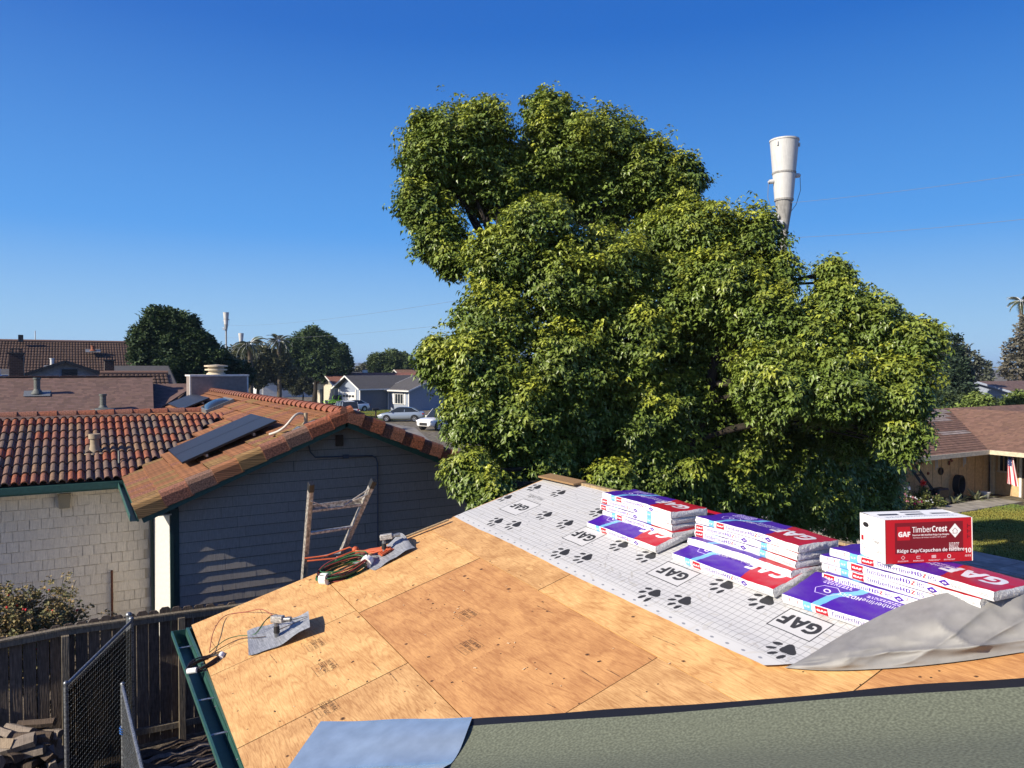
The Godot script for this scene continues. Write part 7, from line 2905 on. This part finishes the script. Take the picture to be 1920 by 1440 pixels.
	# trees
	leafy_tree("dark_round_tree", "big dark round tree above the roofs on the left", V(5.66, 0, -60.5), [[V(-1.02, 7.42, -0.31), 1.57], [V(-0.39, 8.52, 0.00), 1.49], [V(1.02, 8.21, 0.31), 1.49], [V(0.16, 6.79, 0.24), 1.73], [V(1.89, 6.95, 0.94), 1.57], [V(2.83, 6.01, 1.41), 1.41], [V(-1.26, 6.16, -0.31), 1.26], [V(0.47, 5.38, 0.79), 1.57], [V(2.04, 5.06, 1.10), 1.49]], 0.26, Color(0.022, 0.05, 0.016), Color(0.07, 0.115, 0.028), 26.0, 61, 0.4)
	leafy_tree("dark_low_tree", "low dark tree right of the big round tree", V(9.6, 0, -60.9), [[V(0.00, 5.38, 0.00), 1.34], [V(1.18, 4.99, 0.39), 1.18], [V(-0.94, 5.06, 0.00), 1.18], [V(0.31, 4.28, 0.31), 1.34]], 0.26, Color(0.024, 0.05, 0.016), Color(0.06, 0.095, 0.025), 22.0, 62)
	leafy_tree("olive_tree", "dull olive tree behind the first palm", V(20.6, 0, -104), [[V(-2.0, 6.4, 0), 2.2], [V(0.6, 6.6, 0.5), 2.2], [V(2.6, 6.2, 1), 2.0], [V(-3.6, 5.4, 0), 2.0], [V(0.2, 4.8, 0.4), 2.2], [V(3.6, 4.6, 1), 2.0]], 0.34, Color(0.065, 0.072, 0.03), Color(0.14, 0.14, 0.06), 20.0, 63)
	leafy_tree("broad_green_tree", "broad green tree with peaked crown above the white garage", V(30, 0, -110), [[V(-3.0, 7.8, -1.2), 2.0], [V(-1.2, 8.9, -0.6), 2.2], [V(-0.2, 10.0, 0), 1.7], [V(1.2, 8.6, 0.6), 2.2], [V(3.0, 7.4, 1.8), 2.0], [V(0, 6.8, 0.2), 2.6], [V(3.6, 5.9, 2.0), 1.9], [V(-2.6, 6.0, -1.2), 2.2], [V(1.2, 5.4, 0.8), 2.4]], 0.36, Color(0.035, 0.07, 0.022), Color(0.10, 0.15, 0.04), 22.0, 64, 0.4)
	leafy_tree("rounded_green_tree", "rounded green tree above the far red roof beside the big tree", V(43.4, 0, -115), [[V(-1.6, 6.2, -0.6), 1.9], [V(0.6, 6.8, 0.3), 1.9], [V(2.4, 6.2, 1.0), 1.8], [V(0.4, 5.2, 0.2), 2.2]], 0.36, Color(0.05, 0.085, 0.025), Color(0.12, 0.16, 0.045), 20.0, 65)
	leafy_tree("grey_shrub_tree", "small grey green windswept tree before the white garage", V(30.8, 0, -119.5), [[V(0.00, 3.44, 0.00), 1.55], [V(-0.87, 2.32, -0.37), 1.36], [V(0.99, 2.45, 0.37), 1.36], [V(0.12, 4.43, 0.00), 0.99]], 0.22, Color(0.07, 0.082, 0.045), Color(0.13, 0.14, 0.07), 22.0, 66, 0.14)
	leafy_tree("distant_scrub_tree", "small distant dull tree beside the hills gap", V(51, 0, -170), [[V(0, 5.0, 0), 2.2], [V(2.6, 4.6, 1), 2.0], [V(-2.4, 4.4, -1), 2.0], [V(6.0, 4.2, 2.0), 2.4]], 0.5, Color(0.08, 0.08, 0.05), Color(0.13, 0.13, 0.07), 16.0, 67)
	palm("tall palm with arching fronds just right of the short cone pole", V(17.9, 0, -93.6), 8.0, 2.5, 71, 30)
	palm("second palm with smaller crown left of the broad green tree", V(23.2, 0, -102), 8.7, 2.1, 72)
	# right side background
	leafy_tree("dark_conifer", "dark layered conifer behind the tan house", V(60.6, 0, -34.3), conifer_blobs(8.0, 2.9, 7), 0.30, Color(0.02, 0.042, 0.022), Color(0.045, 0.075, 0.035), 22.0, 81, 0.3)
	leafy_tree("dark_conifer", "shorter dark conifer left of the tall one, half behind the big tree", V(56.5, 0, -36.5), conifer_blobs(6.9, 2.6, 6), 0.30, Color(0.02, 0.042, 0.022), Color(0.045, 0.075, 0.035), 20.0, 82, 0.3)
	leafy_tree("grey_gum_tree", "grey green gum tree far right of the conifers", V(91, 0, -51.5), [[V(-2.0, 7.0, 0), 1.5], [V(0.2, 7.6, 0.2), 1.3], [V(1.6, 6.4, 0.6), 1.5], [V(-0.6, 5.4, 0.2), 1.9], [V(2.8, 5.0, 1.2), 1.7], [V(-3.2, 5.2, -0.8), 1.8]], 0.42, Color(0.09, 0.105, 0.072), Color(0.18, 0.19, 0.13), 9.0, 83)
	leafy_tree("grey_gum_tree", "tall brown grey gum tree at the right edge of the view", V(98.6, 0, -47.5), [[V(0, 9.6, 0), 1.6], [V(-0.8, 7.6, -0.4), 1.8], [V(0.8, 6.4, 0.4), 2.0], [V(-1.6, 5.6, -0.6), 1.8], [V(0.6, 11.2, 0.2), 1.2]], 0.42, Color(0.11, 0.10, 0.072), Color(0.20, 0.185, 0.13), 9.0, 84)
	leafy_tree("bright_bush", "bright yellow green bush just behind the tan roof", V(43.6, 0, -23.4), [[V(0, 3.2, 0), 0.85], [V(-0.6, 2.8, -0.3), 0.7], [V(0.6, 2.7, 0.3), 0.7]], 0.17, Color(0.08, 0.13, 0.025), Color(0.17, 0.22, 0.04), 18.0, 85, 0.1)
	leafy_tree("bright_bush", "second bright bush behind the tan roof at the right edge", V(45.4, 0, -22.2), [[V(0, 3.2, 0), 0.9], [V(0.7, 2.9, 0.3), 0.8], [V(-0.6, 2.7, -0.3), 0.7]], 0.17, Color(0.08, 0.13, 0.025), Color(0.16, 0.21, 0.04), 18.0, 86, 0.1)
	leafy_tree("shadowy_shrub", "dark shrub mass between the conifers and the tan roof", V(47.5, 0, -27.8), [[V(-1.6, 2.6, -0.8), 1.3], [V(0, 2.7, 0), 1.3], [V(1.4, 2.6, 0.6), 1.2], [V(3.0, 2.5, 1.4), 1.1]], 0.2, Color(0.03, 0.055, 0.02), Color(0.07, 0.10, 0.03), 16.0, 87, 0.1)
	var G := thing("distant_gable_house", "distant house with pale gable between the conifer and the gums", "house", V(70, 0, -36))
	gable_block(G, 67.5, 76.0, -39.0, -33.2, 3.2, 4.15, true, "wall_bluegrey", "roof_brown", 0.5, "wall_bluegrey")
	palm("far palm whose crown alone shows at the right edge", V(130.4, 0, -63.6), 15.8, 2.6, 73, 30)


func conifer_blobs(h: float, w: float, n: int) -> Array:
	var r := []
	for k in n:
		var f := k / float(n - 1)
		var rr := lerpf(w * 0.62, 0.35, f)
		var y := lerpf(1.4, h - 0.2, f)
		if rr > 0.7:
			for q in 3:
				var a := q * 2.1 + k * 0.9
				r.append([V(cos(a) * rr * 0.6, y, sin(a) * rr * 0.6), rr * 0.75])
		else:
			r.append([V(0.06 * sin(k * 2.0), y, 0), rr])
	return r


# barrel tiles as rolls with stepped courses (too far off for single tiles to count)
func tile_roof(P: Node3D, x0: float, x1: float, zr: float, yr: float, ze: float, ye: float, pitch: float, course: float) -> void:
	var mb := MB.new()
	var n := int((x1 - x0) / pitch)
	var sl := V(0, ye - yr, ze - zr)
	var m := int(sl.length() / course)
	var up := V(0, ze - zr, yr - ye).normalized()
	for j in m:
		var a := V(0, yr, zr) + sl * (float(j) / m)
		var b := V(0, yr, zr) + sl * (float(j + 1) / m) + up * 0.05
		for i in n:
			var g := 0.75 + rng.randf() * 0.5
			mb.col = Color(g, g, g)
			var xa := x0 + i * pitch
			for q in 4:
				var t0 := PI - PI * q / 4
				var t1 := PI - PI * (q + 1) / 4
				var r := pitch * 0.44
				var c := xa + pitch * 0.5
				var p0 := V(c + cos(t0) * r, 0, 0) + up * sin(t0) * r * 0.45
				var p1 := V(c + cos(t1) * r, 0, 0) + up * sin(t1) * r * 0.45
				mb.quad(p0 + b, p1 + b, p1 + a, p0 + a)
	var o := put("tile_rows", mb, far_tile(), P, true)
	o.set_meta("kind", "stuff")
	mb = MB.new()
	mb.tube(PackedVector3Array([V(x0, yr + 0.05, zr), V(x1, yr + 0.05, zr)]), 0.14, 0.14, 8)
	put("ridge_tiles", mb, "tile_brown", P, true)


func far_tile() -> StandardMaterial3D:
	if not M.has("far_tile"):
		mat("far_tile", 0.17, 0.098, 0.068, 0.9, "mottle", 1.2, 0, "", 0, true)
	return M.far_tile


# ---------------------------------------------------------------- poles and wires
func cone_pole(label: String, at: Vector3, top: float, fit: bool, size := 1.0) -> Node3D:
	var P := thing("utility_pole", label, "utility pole", at, "poles topped with pale cones")
	var mb := MB.new()
	mb.t = Transform3D(Basis(), Vector3.ZERO)
	mb.lathe([Vector2(0.0, 0), Vector2(0.15, 0.0), Vector2(0.125, top - 3.6), Vector2(0.13, top - 3.1), Vector2(0.19, top - 2.7), Vector2(0.25, top - 2.3), Vector2(0.275, top - 2.0)], 16)
	put("pole", mb, "pole_grey", P)
	mb = MB.new()
	mb.lathe([Vector2(0.275, top - 2.02), Vector2(0.295, top - 2.0), Vector2(0.36, top - 1.2), Vector2(0.455, top - 0.06), Vector2(0.475, top - 0.05), Vector2(0.475, top), Vector2(0.43, top + 0.0), Vector2(0.42, top - 0.08), Vector2(0.0, top - 0.10)], 28)
	var sh := put("cone_shroud", mb, "shroud", P)
	for bz in [top - 1.98, top - 1.1]:
		mb = MB.new()
		var br := 0.30 if bz < top - 1.5 else 0.375
		mb.lathe([Vector2(br - 0.02, bz - 0.03), Vector2(br + 0.008, bz - 0.03), Vector2(br + 0.012, bz + 0.03), Vector2(br - 0.02, bz + 0.03)], 24)
		put("steel_band", mb, "pole_grey", sh)
	if fit:
		mb = MB.new()
		for k in 3:
			var a := 0.9 + k * 2.0
			mb.box(V(cos(a) * 0.46, top - 0.2, sin(a) * 0.46), V(0.05, 0.12, 0.05))
		put("clip", mb, "shroud", sh)
	for s in [[1.0, top - 1.18, 0.34], [-1.0, top - 1.36, 0.325]]:
		mb = MB.new()
		var d: Vector3 = V(0.866, 0.12, 0.5) * (s[0] as float)
		var p: Vector3 = V(0.866, 0, 0.5) * (s[0] as float) * (s[2] as float) + V(0, s[1], 0)
		mb.tube(PackedVector3Array([p - d * 0.03, p + d * 0.03, p + d * 0.035, p + d * 0.16, p + d * 0.165, p + d * 0.2]), 0, 0, 10, true, [0.05, 0.05, 0.075, 0.075, 0.045, 0.04])
		var ins := put("insulator", mb, "insulator", P)
		mb = MB.new()
		var e: Vector3 = p + d * 0.19
		mb.tube(PackedVector3Array([e, e + V(0, -0.5, 0) + d * 0.02, e + V(0, -0.95, 0) - d * 0.12, e + V(0, -1.25, 0) - d * 0.36]), 0.010, 0.010, 5)
		put("lead_wire", mb, "wire", ins)
	mb = MB.new()
	mb.tube(PackedVector3Array([V(-0.25, top - 2.55, 0.0), V(-0.55, top - 2.52, -0.2)]), 0.07, 0.07, 10)
	mb.tube(PackedVector3Array([V(-0.2, top - 2.78, 0.1), V(-0.46, top - 2.78, 0.0)]), 0.10, 0.10, 10)
	put("bracket", mb, "insulator", P)
	P.scale = Vector3.ONE * size
	return P


func wire(label: String, a: Vector3, b: Vector3, sag: float, r := 0.006) -> void:
	var mb := MB.new()
	var p := PackedVector3Array()
	for k in 33:
		var f := k / 32.0
		p.append(a.lerp(b, f) + V(0, -sag * 4 * f * (1 - f), 0))
	mb.tube(p, r, r, 5, false)
	tag(put("overhead_wire", mb, "wire", self), label, "wire", "overhead wires")


func make_poles() -> void:
	cone_pole("grey pole with a big white cone rising behind the big tree", V(24.46, 0, -20.71), 14.36 / 1.2, true, 1.2)
	cone_pole("slim far pole with a white cone left of the palms", V(21.0, 0, -128.9), 14.3, false)
	var P3 := thing("thin_cone_pole", "thin white pole with narrow cone before the first palm", "utility pole", V(24.6, 0, -136.1))
	var mb := MB.new()
	mb.lathe([Vector2(0.2, 0), Vector2(0.17, 8.6), Vector2(0.22, 8.8), Vector2(0.46, 11.3), Vector2(0, 11.35)], 12)
	put("pole", mb, "shroud", P3)
	wire("upper wire running from the cone pole to the right edge", V(24.5, 11.84, -20.5), V(22.3, 10.3, 3.6), 0.42)
	wire("lower wire running from the cone pole to the right edge", V(24.4, 10.46, -20.6), V(22.3, 9.15, 3.6), 0.42)
	wire("upper thin wire crossing the sky left of the big tree", V(20.3, 9.4, -17.3), V(21.0, 12.2, -128.9), 0.8, 0.008)
	wire("lower thin wire crossing the sky left of the big tree", V(20.3, 8.1, -17.3), V(21.0, 10.3, -128.9), 0.8, 0.008)
